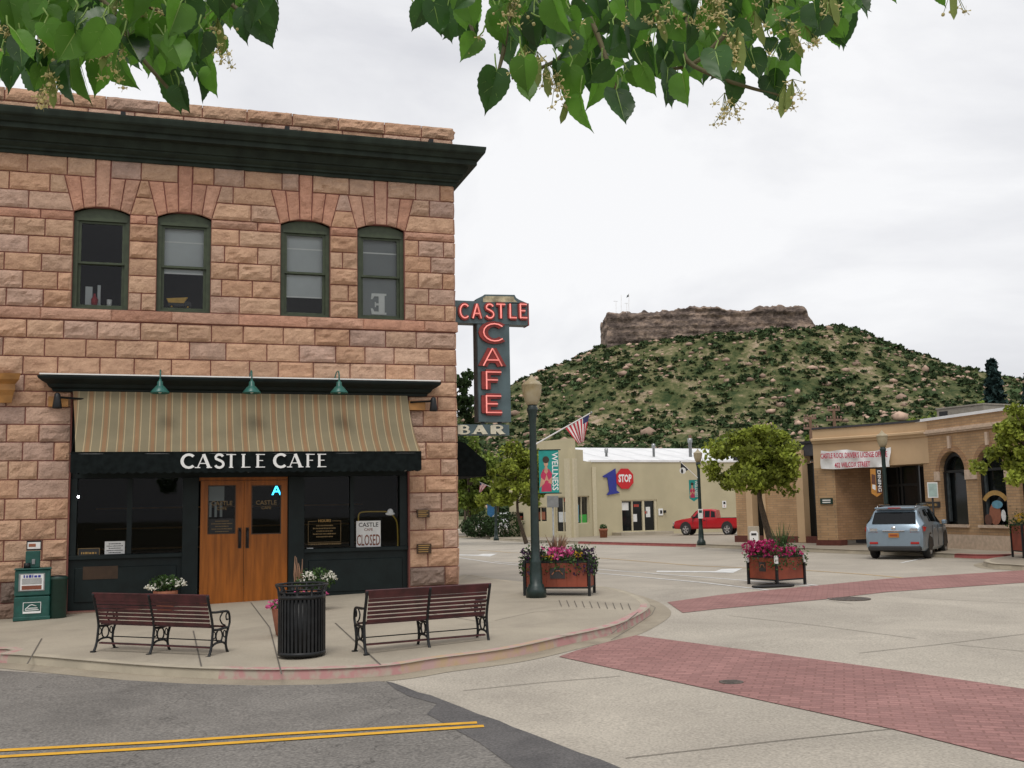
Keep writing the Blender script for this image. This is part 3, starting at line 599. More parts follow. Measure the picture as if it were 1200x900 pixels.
# entrance doors
mm('door_wood',(.31,.095,.013),.36,var=.22,spec=.3,scale=2.5); dw=M['door_wood']; t_=dw.node_tree
for n_ in t_.nodes:
    if n_.type=='TEX_NOISE':
        mp=N(t_,'ShaderNodeMapping'); mp.inputs['Scale'].default_value=(6,1,.5); tc=[q for q in t_.nodes if q.type=='TEX_COORD'][0]; t_.links.new(tc.outputs['Object'],mp.inputs[0]); t_.links.new(mp.outputs[0],n_.inputs['Vector'])
dz0,dz1=-.14,2.44; xm=WX(286.3)
def shopdoor(x0,x1,ga,gb,hx):
    d=MB(); z0g,z1g=WZ((ga+gb)/2,626),WZ((ga+gb)/2,568.5); xa,xb=WX(ga),WX(gb)
    d.box(x0,xa,ys-.05,ys+.0,dz0,dz1,'door_wood'); d.box(xb,x1,ys-.05,ys+.0,dz0,dz1,'door_wood'); d.box(xa,xb,ys-.05,ys,dz0,z0g,'door_wood'); d.box(xa,xb,ys-.05,ys,z1g,dz1,'door_wood')
    for (u0,u1,v0,v1) in ((xa-.0,xb+.0,z0g-.0,z0g+.02),(xa,xb,z1g-.02,z1g),(xa,xa+.02,z0g+.02,z1g-.02),(xb-.02,xb,z0g+.02,z1g-.02)): d.box(u0,u1,ys-.057,ys-.01,v0,v1,'bronze')
    do=d.build('door',cafe,True); do['label']='orange brown wooden door leaf with a tall glass panel'
    def sub(mb,n):
        o=mb.build(n,do)
        for v in o.data.vertices: v.co-=cafe.location
    g=MB(); g.poly([(xa,ys-.02,z0g),(xb,ys-.02,z0g),(xb,ys-.02,z1g),(xa,ys-.02,z1g)],G_DARK); sub(g,'pane')
    h=MB(); h.tube([(hx,ys-.05,1.03),(hx,ys-.11,1.05),(hx,ys-.11,1.39),(hx,ys-.05,1.41)],.022,'black_iron'); h.box(hx-.035,hx+.035,ys-.058,ys-.05,1.0,1.44,'bronze'); sub(h,'handle')
    l=MB(); c=(xa+xb)/2
    text(l,'CASTLE',(c,ys-.024,1.96),'dim_gold',.13,bold=.01); text(l,'CAFE',(c,ys-.024,1.85),'dim_gold',.09,bold=.01); sub(l,'lettering')
shopdoor(WX(235),xm-.004,243.5,276.5,WX(281.5)); shopdoor(xm+.004,WX(337.5),295,330,WX(290.5))
mb=MB(); mb.box(WX(233.2),WX(338),ys-.03,ys+.08,2.445,2.515,'door_wood'); mb.build('door_head',cafe,True)
# shopfront cornice with tapered ends
pr=[(0,4.2),(.08,4.2),(.1,4.28),(.16,4.33),(.2,4.42),(.3,4.5),(.36,4.56),(.38,4.62),(.38,4.65),(0,4.665)]
pr=[(o_,4.6-(4.665-z_)*.66) for o_,z_ in pr]
mb=MB(); mb.sweep(pr,[(-2.3,Y0-.02,0),(-2.3+.001,Y0-.02,0),(5.38,Y0-.02,0),(5.381,Y0-.02,0)],'dark_green',[(-.9,-1,0),(-.9,-1,0),(.9,-1,0),(.9,-1,0)]); 
o=mb.build('shop_cornice',cafe,True)
mb=MB(); mb.box(-2.6,5.7,Y0-.41,Y0-.02,4.606,4.632,'white'); mb.build('flashing',cafe,True)
for x0 in (5.03,-2.45): mb=MB(); mb.box(x0,x0+.38,Y0-.12,Y0-.03,3.98,4.19,'wood_trim'); mb.build('cornice_block',cafe,True)
mb=MB(); mb.sweep([(0,4.05),(.1,4.05),(.14,4.2),(.2,4.3),(.2,4.42),(.32,4.5),(.36,4.62),(0,4.64)],[(XL,Y0-.02,0),(-3.2,Y0-.02,0)],'wood_trim',[(0,-1,0),(.7,-1,0)]); o=mb.build('side_shop_cornice',cafe,True)
# bronze plaques on the pier, small wall fittings
for (px,py,w_,h_) in ((496,602,15,9),(497,643,17,11)):
    mb=MB(); p=W(px,py,Y0-.09); mb.box(p.x-w_*.0095,p.x+w_*.0095,Y0-.105,Y0-.03,p.z-h_*.0095,p.z+h_*.0095,'bronze')
    for k in range(4): mb.box(p.x-w_*.0078,p.x+w_*.0078*(.6+.4*random.random()),Y0-.107,Y0-.105,p.z+h_*.006-k*h_*.0042,p.z+h_*.0075-k*h_*.0042,'gold')
    o=mb.build('wall_plaque'); tag(o,'small bronze plaque on the right stone pier, the %s one'%('upper' if py<620 else 'lower'),'plaque','bronze plaques on the stone pier')
# awning -------------------------------------------------------
def stripes():
    m=bpy.data.materials.new('awning_stripes'); m.use_nodes=True; t=m.node_tree; b=t.nodes['Principled BSDF']; b.inputs['Roughness'].default_value=.85; lk=t.links.new
    g=N(t,'ShaderNodeTexCoord'); sx=N(t,'ShaderNodeSeparateXYZ'); lk(g.outputs['Object'],sx.inputs[0])
    d=N(t,'ShaderNodeMath',operation='DIVIDE'); d.inputs[1].default_value=.305; fr=N(t,'ShaderNodeMath',operation='FRACT'); ad=N(t,'ShaderNodeMath',operation='ADD'); ad.inputs[1].default_value=50; lk(sx.outputs[0],d.inputs[0]); lk(d.outputs[0],ad.inputs[0]); lk(ad.outputs[0],fr.inputs[0])
    r=N(t,'ShaderNodeValToRGB'); r.color_ramp.interpolation='CONSTANT'; ol=(.225,.19,.115,1); pale=(.44,.34,.2,1); br=(.27,.16,.08,1)
    E_=r.color_ramp.elements; E_[0].position=0; E_[0].color=ol; E_[1].position=.5; E_[1].color=pale
    for p_,c_ in ((.55,(.235,.185,.105,1)),(.62,br),(.86,(.235,.185,.105,1)),(.93,pale),(.98,ol)): q=E_.new(p_); q.color=c_
    lk(fr.outputs[0],r.inputs[0]); n=N(t,'ShaderNodeTexNoise'); n.inputs['Scale'].default_value=1.3; n.inputs['Detail'].default_value=5; mx=N(t,'ShaderNodeMix',data_type='RGBA',blend_type='OVERLAY'); mx.inputs[0].default_value=.35; lk(g.outputs['Object'],n.inputs['Vector'])
    lk(r.outputs[0],mx.inputs[6]); lk(n.outputs['Fac'],mx.inputs[7]); lk(mx.outputs[2],b.inputs['Base Color']); M['awning_stripes']=m
    tr=N(t,'ShaderNodeBsdfTranslucent'); ms=N(t,'ShaderNodeMixShader'); ms.inputs[0].default_value=.12; lk(mx.outputs[2],tr.inputs[0]); lk(b.outputs[0],ms.inputs[1]); lk(tr.outputs[0],ms.inputs[2]); lk(ms.outputs[0],t.nodes['Material Output'].inputs[0])
stripes()
aw=thing('awning','olive and brown striped fabric awning over the cafe entrance with lettered black valance','awning',(1.5,Y0-.1,2.6))
prof=[(.12,4.3),(.17,4.12),(.24,3.93),(.33,3.76),(.44,3.6),(.58,3.43),(.74,3.27),(.92,3.12),(1.1,2.99)]
axl,axr=-1.93,5.0; 
mb=MB(); n=44
fr_=lambda t:axl+(axr-axl)*t
V=[];F=[]
for i,(d,z) in enumerate(prof):
    for j in range(n+1):
        t=j/n; x=(axl+(axr-axl)*t)+(.02*i*(t-.5))+(1-t)*(-.06+.03*i); sag=-.018*math.sin(PI*((t*4)%1))*math.sin(PI*i/8)
        V.append((x,Y0-d,z+sag))
for i in range(len(prof)-1):
    for j in range(n): F.append((i*(n+1)+j,i*(n+1)+j+1,(i+1)*(n+1)+j+1,(i+1)*(n+1)+j))
mb.add(V,F,'awning_stripes',True); mb.build('canopy',aw,True)
ex=.08; axv=axl+.1
for s,x in ((-1,axl+.1),(1,axr)):
    mb=MB(); mb.prism([(x+s*.0,Y0-.02,4.2)]+[(x+s*(.0+.01*i),Y0-d,z-.01) for i,(d,z) in enumerate(prof)]+[(x+s*ex,Y0-1.1,2.6),(x+s*.0,Y0-.02,2.6)],(s*.006,0,0),'canvas_black'); mb.build('side_panel',aw,True)
mb=MB(); n=40; top=[(axv-ex+(axr-axv+2*ex)*i/n/4,2.985) for i in range(4*n+1)]; V=[];F=[]
for i,(x,z) in enumerate(top):
    sc=(i%4)/4; u=i/4; zb=2.60-.035*abs(math.sin(PI*u*1.0)); V+=[(x,Y0-1.105-.006*math.sin(x*5),z),(x,Y0-1.12-.012*math.sin(x*6),zb)]
for i in range(len(top)-1): F.append((2*i,2*i+1,2*i+3,2*i+2))
mb.add(V,F,'canvas_black'); mb.box(axv-ex,axr+ex,Y0-1.112,Y0-1.085,2.98,3.0,'canvas_black'); mb.build('valance',aw,True)
mb=MB(); yl=Y0-1.13; hL=WZ(300,532,yl)-WZ(300,548,yl); zL=WZ(300,548,yl)
xs=[212,230.5,249.5,266,281,299.5,323.5,342.5,361.5,374]
for ch,px in zip('CASTLCAFE',[0]*9): pass
word=[('C',211),('A',229.5),('S',250),('T',264),('L',282),('E',299),('C',320),('A',338),('F',358),('E',371.5)]
for ch,px in word: letter(mb,ch,(WX(px,yl)-.0,yl,zL),hL,'white',.006,.175,.06,.1,wx=1.28 if ch in 'CA' else 1.0)
mb.build('lettering',aw,True)
mb=MB()
for x in (axl+.05,(axl+axr)/2,axr-.05): mb.tube([(x,Y0-.03,2.62),(x,Y0-1.08,2.66)],.014,'steel',6)
mb.tube([(axl,Y0-1.09,2.96),(axr,Y0-1.09,2.96)],.014,'steel',6); mb.build('frame',aw,True)
# goose-neck lamps over the awning
def gooseneck(px,lab):
    t=thing('gooseneck_lamp',lab,'wall lamp',(W(px,456,Y0-.75).x,Y0-.75,W(px,461,Y0-.75).z),0,'green gooseneck lamps above the awning')
    mb=MB(); mb.lathe([(.02,.3),(.03,.26),(.055,.24),(.06,.17),(.1,.13),(.185,.03),(.19,0),(.18,.0),(.09,.11),(.02,.13)],'lamp_green',(0,0,0),18); mb.build('lamp_shade',t)
    pts=[(0,.72,.16),(0,.72,.34),(0,.62,.42),(0,.4,.5),(0,.15,.5),(0,.03,.43),(0,0,.3)]
    mb=MB(); mb.tube([tuple(p) for p in spline([Vector(p) for p in pts],4)],.016,'lamp_green',8); mb.box(-.04,.04,.71,.74,.08,.26,'lamp_green',.01); mb.build('arm',t)
    mb=MB(); mb.ball((0,0,.05),.05,'white'); mb.build('bulb',t)
gooseneck(187.5,'teal green gooseneck lamp above the left end of the awning'); gooseneck(295,'teal green gooseneck lamp above the word on the awning, the middle one of three'); gooseneck(397.5,'teal green gooseneck lamp above the right end of the awning')
# shaded spot lamps at the ends
def spot(px,py,lab):
    p=W(px,py,Y0-.3); t=thing('wall_spotlight',lab,'wall lamp',p,0,'cylindrical lamps beside the awning')
    mb=MB(); mb.lathe([(.02,.19),(.055,.16),(.07,.05),(.095,-.12),(.09,-.13),(.06,-.1)],'black_iron',(0,0,0),16); mb.build('lamp_shade',t)
    s=-1 if px>300 else 1
    mb=MB(); mb.tube([(0,0,.14),(0,.28,.14)],.02,'black_iron'); mb.tube([(0,.04,.1),(s*.5,.16,.08)],.022,'black_iron'); mb.build('arm',t)
spot(67,471,'dark cylindrical lamp at the left end of the shopfront cornice'); spot(508,475,'dark cylindrical lamp at the right end of the shopfront cornice')
# security camera
# signs in the shop windows
def sheetsign(name,px0,px1,py0,py1,Y,lab,cat,m='paper',lines=(),t=.004):
    a=W(px0,py1,Y); b=W(px1,py0,Y); mb=MB(); mb.box(a.x,b.x,Y,Y+t,a.z,b.z,m)
    H_=b.z-a.z; W_=b.x-a.x; c=(a.x+b.x)/2
    for txt,v,sz,mt,sx in lines: text(mb,txt,(c,Y-.002,a.z+H_*v),mt,H_*sz,sx=sx,bold=.012)
    o=mb.build(name); tag(o,lab,cat); return o
yg=ys+.02
sheetsign('closed_sign',417.5,446,610,645.5,yg,'white CASTLE CAFE CLOSED card in the rightmost shop window','sign','paper',[('CASTLE',.86,.2,'ink',1.0),('CAFE',.7,.13,'brown_print',1.0),('CLOSED',.33,.52,'brown_print',.42)])
sheetsign('paper_notice',122.5,146.5,634,649.5,yg,'white paper notice low in the leftmost shop window','notice','paper',[])
mb=MB(); a=W(122.5,649.5,yg); b=W(146.5,634,yg)
for k in range(5): dashes(mb,((a.x+b.x)/2,yg-.001,b.z-.05-k*.045),(b.x-a.x)*(.8 if k%2 else .6),.02,'ink',seed=k)
mb.build('print',bpy.data.objects['paper_notice'])
sheetsign('small_card',89.5,96,652,655.5,yg,'tiny pale card in the lower left corner of the leftmost shop window','card','paper')
sheetsign('window_sticker',204.5,211,648,652,yg,'tiny pale sticker in the lower right of the window left of the door','sticker','paper')
sheetsign('window_sticker',359.5,367,642,647,yg,'small white sticker in the lower left of the window right of the door','sticker','paper')
mb=MB(); a=W(91,654,yg);b=W(117,642,yg); mb.box(a.x,b.x,yg,yg+.01,a.z,b.z,'ink')
for (u0,u1,v0,v1) in ((a.x,b.x,a.z,a.z+.012),(a.x,b.x,b.z-.012,b.z),(a.x,a.x+.012,a.z+.012,b.z-.012),(b.x-.012,b.x,a.z+.012,b.z-.012)): mb.box(u0,u1,yg-.003,yg,v0,v1,'dim_gold')
dashes(mb,((a.x+b.x)/2,yg-.002,(a.z+b.z)/2),(b.x-a.x)*.7,.045,'gold'); tag(mb.build('gold_framed_sign'),'small black sign with a gold frame low in the leftmost shop window','sign')
mb=MB(); a=W(361,636,yg);b=W(399.5,610,yg); c=(a.x+b.x)/2
for (u0,u1,v0,v1) in ((a.x,b.x,a.z,a.z+.008),(a.x,c-.17,b.z-.008,b.z),(c+.17,b.x,b.z-.008,b.z),(a.x,a.x+.008,a.z+.008,b.z-.008),(b.x-.008,b.x,a.z+.008,b.z-.008)): mb.box(u0,u1,yg,yg+.003,v0,v1,'dim_gold')
text(mb,'HOURS',(c,yg,b.z),'gold',.085,bold=.01); dashes(mb,(c,yg,a.z-.035),(b.x-a.x),.035,'dim_gold')
for k in range(5): dashes(mb,(c,yg,b.z-.1-k*.06),(b.x-a.x)*(.7 if k%2 else .5),.028,'dim_gold',seed=k+5)
tag(mb.build('hours_lettering'),'gold painted opening hours on the glass right of the door','lettering')
mb=MB(); a=W(244.5,625,ys-.03);b=W(275.5,607.5,ys-.03); c=(a.x+b.x)/2
mb.box(a.x,b.x,ys-.026,ys-.023,a.z,b.z,'ink')
for k in range(5): dashes(mb,(c,ys-.028,b.z-.05-k*.055),(b.x-a.x)*(.8 if k%2 else .5),.022,'dim_gold',seed=k+11)
tag(mb.build('door_notice'),'black notice with small gold lines under the glass lettering of the left door','notice')
mb=MB(); a=W(243.8,606,ys-.0);b=W(263,568.5,ys-.0); mb.box(a.x,b.x,ys-.012,ys-.008,a.z+(b.z-a.z)*.5,b.z,'blind')
for k in range(3): mb.box(a.x+.02+k*.11,a.x+.07+k*.11,ys-.012,ys-.008,a.z,a.z+(b.z-a.z)*.46,'blind')
tag(mb.build('door_blind'),'pale grey slatted screen behind the glass of the left door','screen')
mm('neon_blue',(.05,.6,1.),.4,emit=3.0,var=.02); mm('neon_yellow',(.5,.33,.05),.4,emit=.12)
mb=MB(); a=W(324,580,ys-.03); text(mb,'A',(a.x,ys-.03,W(324,575,ys-.03).z),'neon_blue',.3,bold=.008,ext=.02); tag(mb.build('neon_letter'),'glowing blue letter A in the glass of the right door','neon letter')
mb=MB(); Wq=lambda x,y:W(x,y,yg+.03)
mb.tube([p for p in spline([Wq(446,644),Wq(463,643),Wq(466,640),Wq(466,625),Wq(465,612),Wq(461,605),Wq(455,600),Wq(440,599.5),Wq(425,600),Wq(420.5,603),Wq(420,612),Wq(420,640),Wq(422,644),Wq(436,644.5)],3)],.016,'neon_yellow',6)
h=Wq(457,602); mb.ball((h.x,h.y-.02,h.z),.11,'blind',12,8,(1,.25,.35)); mb.ball((h.x,h.y-.03,h.z+.045),.07,'blind',10,6,(1,.4,1)); h=Wq(463.5,642); mb.box(h.x-.06,h.x+.06,h.y-.03,h.y,h.z-.04,h.z+.04,'blind',.01)
tag(mb.build('rope_sign'),'yellow rope shaped window sign with a pale hat at its corner, behind the CLOSED card','sign')
mb=MB(); h=W(91.5,582,yg); mb.ball((h.x,yg+.03,h.z),.024,'bulb' if 'bulb' in M else 'white'); 
M['bulb_lit']=mat('bulb_lit',(1,.92,1),.4,emit=60,var=0); mb.mats=[M['bulb_lit']]; tag(mb.build('lit_bulb'),'small bright bulb glowing at the left edge of the shopfront glass','bulb')
# ------------------------------------------------------------ neon blade sign
mm('sign_box',(.075,.115,.125),.5,var=.2,scale=2,bump=.05); mm('sign_dark',(.035,.045,.048),.6,var=.3); mm('letter_red',(.22,.025,.02),.5,var=.3,scale=5); mm('neon_red',(.95,.30,.26),.3,var=.03,emit=.4); mm('cream_letter',(.62,.58,.45),.5); mm('rust_cream',(.42,.37,.24),.7,var=.5,scale=5)
Yn=Y0+.25; ns=thing('blade_sign','teal blade sign with red neon CASTLE CAFE letters at the stone building corner','neon sign',W(578,510,Yn))
Q=lambda x,y,Y=Yn:W(x,y,Y)
D=.34
mb=MB(); a=Q(535,378);b=Q(619,355.5); mb.box(XC+.07,b.x,Yn,Yn+D,a.z,b.z,'sign_box')
mb.prism([Q(558,355.8),Q(558,350.5),Q(566,346.5),Q(568,345),Q(603,345.5),Q(605,349),Q(608,351),Q(619,355.8)],(0,D,0),'sign_box')
mb.prism([v+Vector((0,-.004,0)) for v in (Q(566,354),Q(566,349),Q(569,347),Q(602,347.5),Q(603,351),Q(606,354))],(0,.01,0),'rust_cream'); mb.box(b.x-.02,b.x+.01,Yn-.012,Yn+D,a.z-.01,b.z,'letter_red'); mb.build('top_box',ns,True)
mb=MB(); a=Q(561.5,494);b=Q(597,378); mb.box(a.x,b.x,Yn+.02,Yn+.02+D,a.z,b.z-.003,'sign_box'); mb.box(a.x-.02,a.x-.002,Yn+.03,Yn+D,a.z,b.z-.003,'sign_dark'); mb.build('upright_box',ns,True)
mb=MB(); a=Q(537,510);b=Q(597,497.5); mb.box(XC+.1,b.x,Yn+.02,Yn+.2,a.z,b.z,'sign_box'); 
for px in (567,587): p=Q(px,495.5); mb.box(p.x-.04,p.x+.04,Yn+.08,Yn+.14,b.z,p.z+.03,'sign_dark')
mb.build('bar_box',ns,True)
mb=MB(); p=Q(545,366); mb.tube([(XC,Yn+.17,p.z+.0),(XC+.2,Yn+.17,p.z)],.04,'sign_dark'); mb.build('bracket',ns,True); mb=MB(); p=Q(545,504); mb.tube([(XC,Yn+.1,p.z),(XC+.2,Yn+.1,p.z)],.03,'sign_dark'); mb.build('bracket',ns,True)
l=MB(); tb=MB()
ch_=[('C',537.5,16.5),('A',552.5,16),('S',567.5,15.5),('T',580.5,15.5),('L',594.5,15),('E',606.5,15.5)]
for ch,px,w_ in ch_:
    o=Q(px,373.5); h=Q(px,356.5).z-o.z; letter(l,ch,(o.x,Yn,o.z),h,'letter_red',.05,.3,.3,0,wx=.92); tubes(tb,ch,(o.x,Yn,o.z),h,'neon_red',.018,.075,wx=.92)
for ch,y0,y1 in (('C',400.5,379),('A',429,408.5),('F',456.5,435.5),('E',484.5,463.5)):
    o=Q(563.6,y0,Yn+.02); h=Q(565,y1,Yn+.02).z-o.z; letter(l,ch,(o.x,Yn+.02,o.z),h,'letter_red',.06,.3,.3,.14,wx=1.72,); tubes(tb,ch,(o.x,Yn+.02,o.z),h,'neon_red',.017,.085,wx=1.72)
l.build('letter_can',ns,True); tb.build('neon_tube',ns,True)
l=MB()
for ch,px in (('B',536.0),('A',554.5),('R',574.5)):
    o=Q(px,508.8,Yn+.02); h=Q(px,498.5,Yn+.02).z-o.z; letter(l,ch,(o.x,Yn+.02,o.z),h,'cream_letter',.035,.3,.16,.13,wx=2.0 if ch!='R' else 2.1)
l.build('bar_lettering',ns,True)
# black awning on the flank
sa=thing('side_awning','black canvas awning on the flank wall just behind the corner of the stone building','awning',(XC,Y0+2.6,2.6))
mb=MB(); ya,yb=Y0+2.2,Y0+6
def qa(px,py): p=W(px,py,ya); return (p.x,ya,p.z)
mb.prism([(XC+.03,ya,qa(536,510)[2]),qa(545,519),qa(570,541),qa(570,558),(XC+.03,ya,qa(537,559)[2])],(0,yb-ya,0),'canvas_black'); mb.build('canopy',sa,True)
# ============================================================ STREET FURNITURE NEAR THE CAFE
def dep(p): return (Vector(p)-CAM).dot(_f)
def px2m(p): return dep(p)/FPX
def inv(t,p): return Matrix.Rotation(-t.rotation_euler.z,4,'Z')@(Vector(p)-t.location)
def bench(A,B,label):
    Lb=(B-A).length; a=math.atan2(B.y-A.y,B.x-A.x); t=thing('park_bench',label,'bench',(A+B)/2+Vector((-math.sin(a),math.cos(a),0))*.31*.74,a,'slatted park benches at the kerb'); t.location.z=min(A.z,B.z)
    t.scale=(1,.74,1); L=Lb; H=.87
    def slat(y,z,w_,th,ang,x0,x1,mb):
        c,s=math.cos(ang),math.sin(ang); q=[]
        for u,v in ((-w_/2,-th/2),(w_/2,-th/2),(w_/2,th/2),(-w_/2,th/2)): q.append((x0,y+u*c-v*s,z+u*s+v*c))
        mb.prism(q[::-1],(x1-x0,0,0),'slat')
    mb=MB()
    for k in range(7):
        z=.45+k*.057; y=-.20-(z-.42)*.32; w_=.040 if k<6 else .06
        for x0,x1 in ((-L/2+.035,-.022),(.022,L/2-.035)): slat(y,z,w_,.02,R(108),x0,x1,mb)
    slat(-.20-.42*.33,.845,.075,.026,R(112),-L/2-.02,L/2+.02,mb); mb.build('backrest',t)
    mb=MB()
    for k in range(8):
        y=-.15+k*.055; z=.395+.012*math.cos((k-2)*.7)+.015
        slat(y,z,.042,.02,0,-L/2+.03,L/2-.03,mb)
    mb.build('seat',t)
    mb=MB(); mb.tube([(-L/2+.03,-.16,.135),(L/2-.03,-.16,.135)],.011,'black_iron',6); mb.tube([(-L/2+.03,.14,.2),(L/2-.03,.14,.2)],.009,'black_iron',6); slat(-.19,.13,.05,.02,0,-L/2+.03,L/2-.03,mb); mb.build('stretcher',t)
    for i,x in enumerate((-L/2,0,L/2)):
        mb=MB(); q=lambda pts,r:mb.tube([tuple(v) for v in spline([Vector((x,y,z)) for y,z in pts],4)],r,'black_iron',6)
        q([(-.31,.0),(-.255,.07),(-.22,.16),(-.2,.28),(-.19,.4),(-.23,.55),(-.3,.72),(-.36,.87)],[.026]*29 if False else .023)
        q([(.29,0),(.23,.07),(.2,.16),(.22,.28),(.27,.38)],.022); q([(-.19,.38),(0,.37),(.15,.385),(.27,.38)],.02)
        q([(-.225,.14),(-.1,.185),(.1,.185),(.205,.14)],.016)
        mb.tube([(x,.095*math.cos(k*PI/7),.28+.088*math.sin(k*PI/7)) for k in range(15)],.013,'black_iron',6,False)
        mb.tube([(x,-.15+.04*math.cos(k*PI/5),.3+.05*math.sin(k*PI/5)) for k in range(11)],.009,'black_iron',5,False); mb.tube([(x,.16+.035*math.cos(k*PI/5),.3+.05*math.sin(k*PI/5)) for k in range(11)],.009,'black_iron',5,False)
        mb.box(x-.04,x+.04,-.35,-.28,0,.022,'black_iron',.005); mb.box(x-.04,x+.04,.26,.33,0,.022,'black_iron',.005)
        mb.build('leg',t)
        if i!=1:
            mb=MB(); q([(.27,.38),(.31,.45),(.3,.55),(.25,.61),(.1,.62),(-.1,.62),(-.25,.63)],.019); q([(.25,.6),(.2,.56),(.21,.5),(.26,.5)],.012); q([(.1,.61),(.02,.53),(.08,.45),(.17,.42)],.012); mb.build('armrest',t)
    return t
bench(G(109.3,764.5),G(244,769.5),'dark cherry slatted bench with black iron legs, left of the trash can')
bench(G(429.5,768),G(574,750.5),'dark cherry slatted bench with black iron legs, right of the trash can')
# trash can
p=G(353.5,769); k=px2m(p); t=thing('trash_can','black ribbed steel trash can with a ring top between the two benches','trash can',p)
r=26.5*k; h=72*k
mb=MB(); mb.lathe([(r*.95,.02),(r*.97,.02),(r*.97,h*.93)],'black_iron',(0,0,0),32)
for i in range(36):
    a=2*PI*i/36; c,s=math.cos(a),math.sin(a); mb.prism([(c*r-s*.016,s*r+c*.016,.03),(c*r+s*.016,s*r-c*.016,.03),(c*(r+.012)+s*.016,s*(r+.012)-c*.016,.03),(c*(r+.012)-s*.016,s*(r+.012)+c*.016,.03)],(0,0,h*.97),'black_iron')
mb.build('body',t)
for nm,zz_ in (('hoop',.03),('hoop',h*.93)):
    mb=MB(); mb.lathe([(r*.96,zz_),(r*1.05,zz_),(r*1.05,zz_+.05),(r*.96,zz_+.05)],'black_iron',(0,0,0),32,cap=False); mb.build(nm,t)
mb=MB(); R2=r*1.13
mb.tube([(R2*math.cos(a*PI/16),R2*math.sin(a*PI/16),h+.13) for a in range(33)],.017,'black_iron',6,False); mb.tube([(r*.98*math.cos(a*PI/16),r*.98*math.sin(a*PI/16),h+.03) for a in range(33)],.014,'black_iron',6,False)
for i in range(10):
    a=2*PI*i/10; mb.tube([(r*math.cos(a),r*math.sin(a),h-.02),(r*math.cos(a)*1.03,r*math.sin(a)*1.03,h+.07),(R2*math.cos(a),R2*math.sin(a),h+.13)],.018,'black_iron',5)
mb.build('ring_top',t)
# flowers
def flowers(t,c,rx,ry,rz,nleaf,ls,petals,leafmat='leaf',seed=1,droop=0.):
    g=np.random.default_rng(seed); C=g.normal(size=(nleaf,3)); C/=np.linalg.norm(C,axis=1,keepdims=True); C*=g.uniform(.3,1,(nleaf,1))**.6; C=C*np.array([rx,ry,rz])+np.array(c)
    low=C[:,2]<c[2]-rz*.2; C[low,2]+=rz*.3-droop
    V,F=leaf_faces(C,ls,.6,g); npmesh('foliage',V,F,[leafmat],t)
    Vs=[];Fs=[];Ms=[];b=0; mats=[]
    for (m,n,s,cen,rad) in petals:
        mats.append(m); Q_=g.normal(size=(n,3)); Q_/=np.linalg.norm(Q_,axis=1,keepdims=True); Q_[:,1]=-abs(Q_[:,1])*.9; Q_[:,2]=np.abs(Q_[:,2])
        C=Q_*np.array(rad)+np.array(cen)
        for j in range(4):   # four petals each
            V,F=leaf_faces(C+g.normal(size=C.shape)*s*.28,s,.3,g); Vs.append(V); Fs.append(F+b); Ms+= [len(mats)-1]*len(F); b+=len(V)
    npmesh('blossoms',np.concatenate(Vs),np.concatenate(Fs),mats,t,mi=Ms)
def potted(px,py,wpx,lab,seed):
    p=G(px,py); k=px2m(p); t=thing('flower_pot',lab,'flower pot',p,0,'potted white flowers by the cafe door'); r=wpx*k
    mb=MB(); mb.lathe([(r*.55,0),(r*.62,.02),(r*.9,.3),(r,.34),(r,.4),(r*.88,.4),(r*.85,.34)],'terracotta',(0,0,0),20); mb.lathe([(r*.86,.34),(.001,.36)],'soil',(0,0,0),20); mb.build('pot',t); return t,r
t,r=potted(193.5,716,14,'terracotta pot of white flowers standing behind the left bench',3); flowers(t,(0,0,.52),.36,.3,.2,500,.07,[('petal_white',26,.05,(.22,-.05,.5),(.16,.2,.12)),('petal_white',18,.05,(-.25,-.1,.45),(.14,.15,.1)),('petal_white',6,.05,(0,0,.5),(.2,.2,.15))],seed=3)
t,r=potted(366,716,15,'terracotta pot of white flowers half hidden behind the trash can',4); flowers(t,(0.05,0,.55),.4,.3,.28,600,.07,[('petal_white',26,.05,(.3,-.05,.58),(.14,.2,.14)),('petal_white',20,.05,(-.1,-.1,.6),(.14,.15,.14)),('petal_pink',14,.05,(-.1,-.1,.3),(.4,.2,.1))],seed=4)
mb=MB()
for q_ in range(5): x=-.32+q_*.035; mb.tube([(x,0,.4),(x-.02,0,.7),(x-.03+random.uniform(-.03,.03),0,.98+random.uniform(-.1,.08))],[.006,.02,.006],'grass_plume',6)
mb.build('plumes',t)
p=G(333,745); t=thing('hanging_flowers','small round pot of pink flowers left of and just behind the trash can','flower pot',p)
mb=MB(); mb.lathe([(.1,0),(.13,.02),(.2,.42),(.19,.44),(.17,.4)],'terracotta',(0,0,0),16); mb.build('pot',t); flowers(t,(-.02,0,.46),.22,.2,.12,160,.06,[('petal_pink',34,.05,(-.08,-.05,.46),(.2,.2,.12))],seed=5)
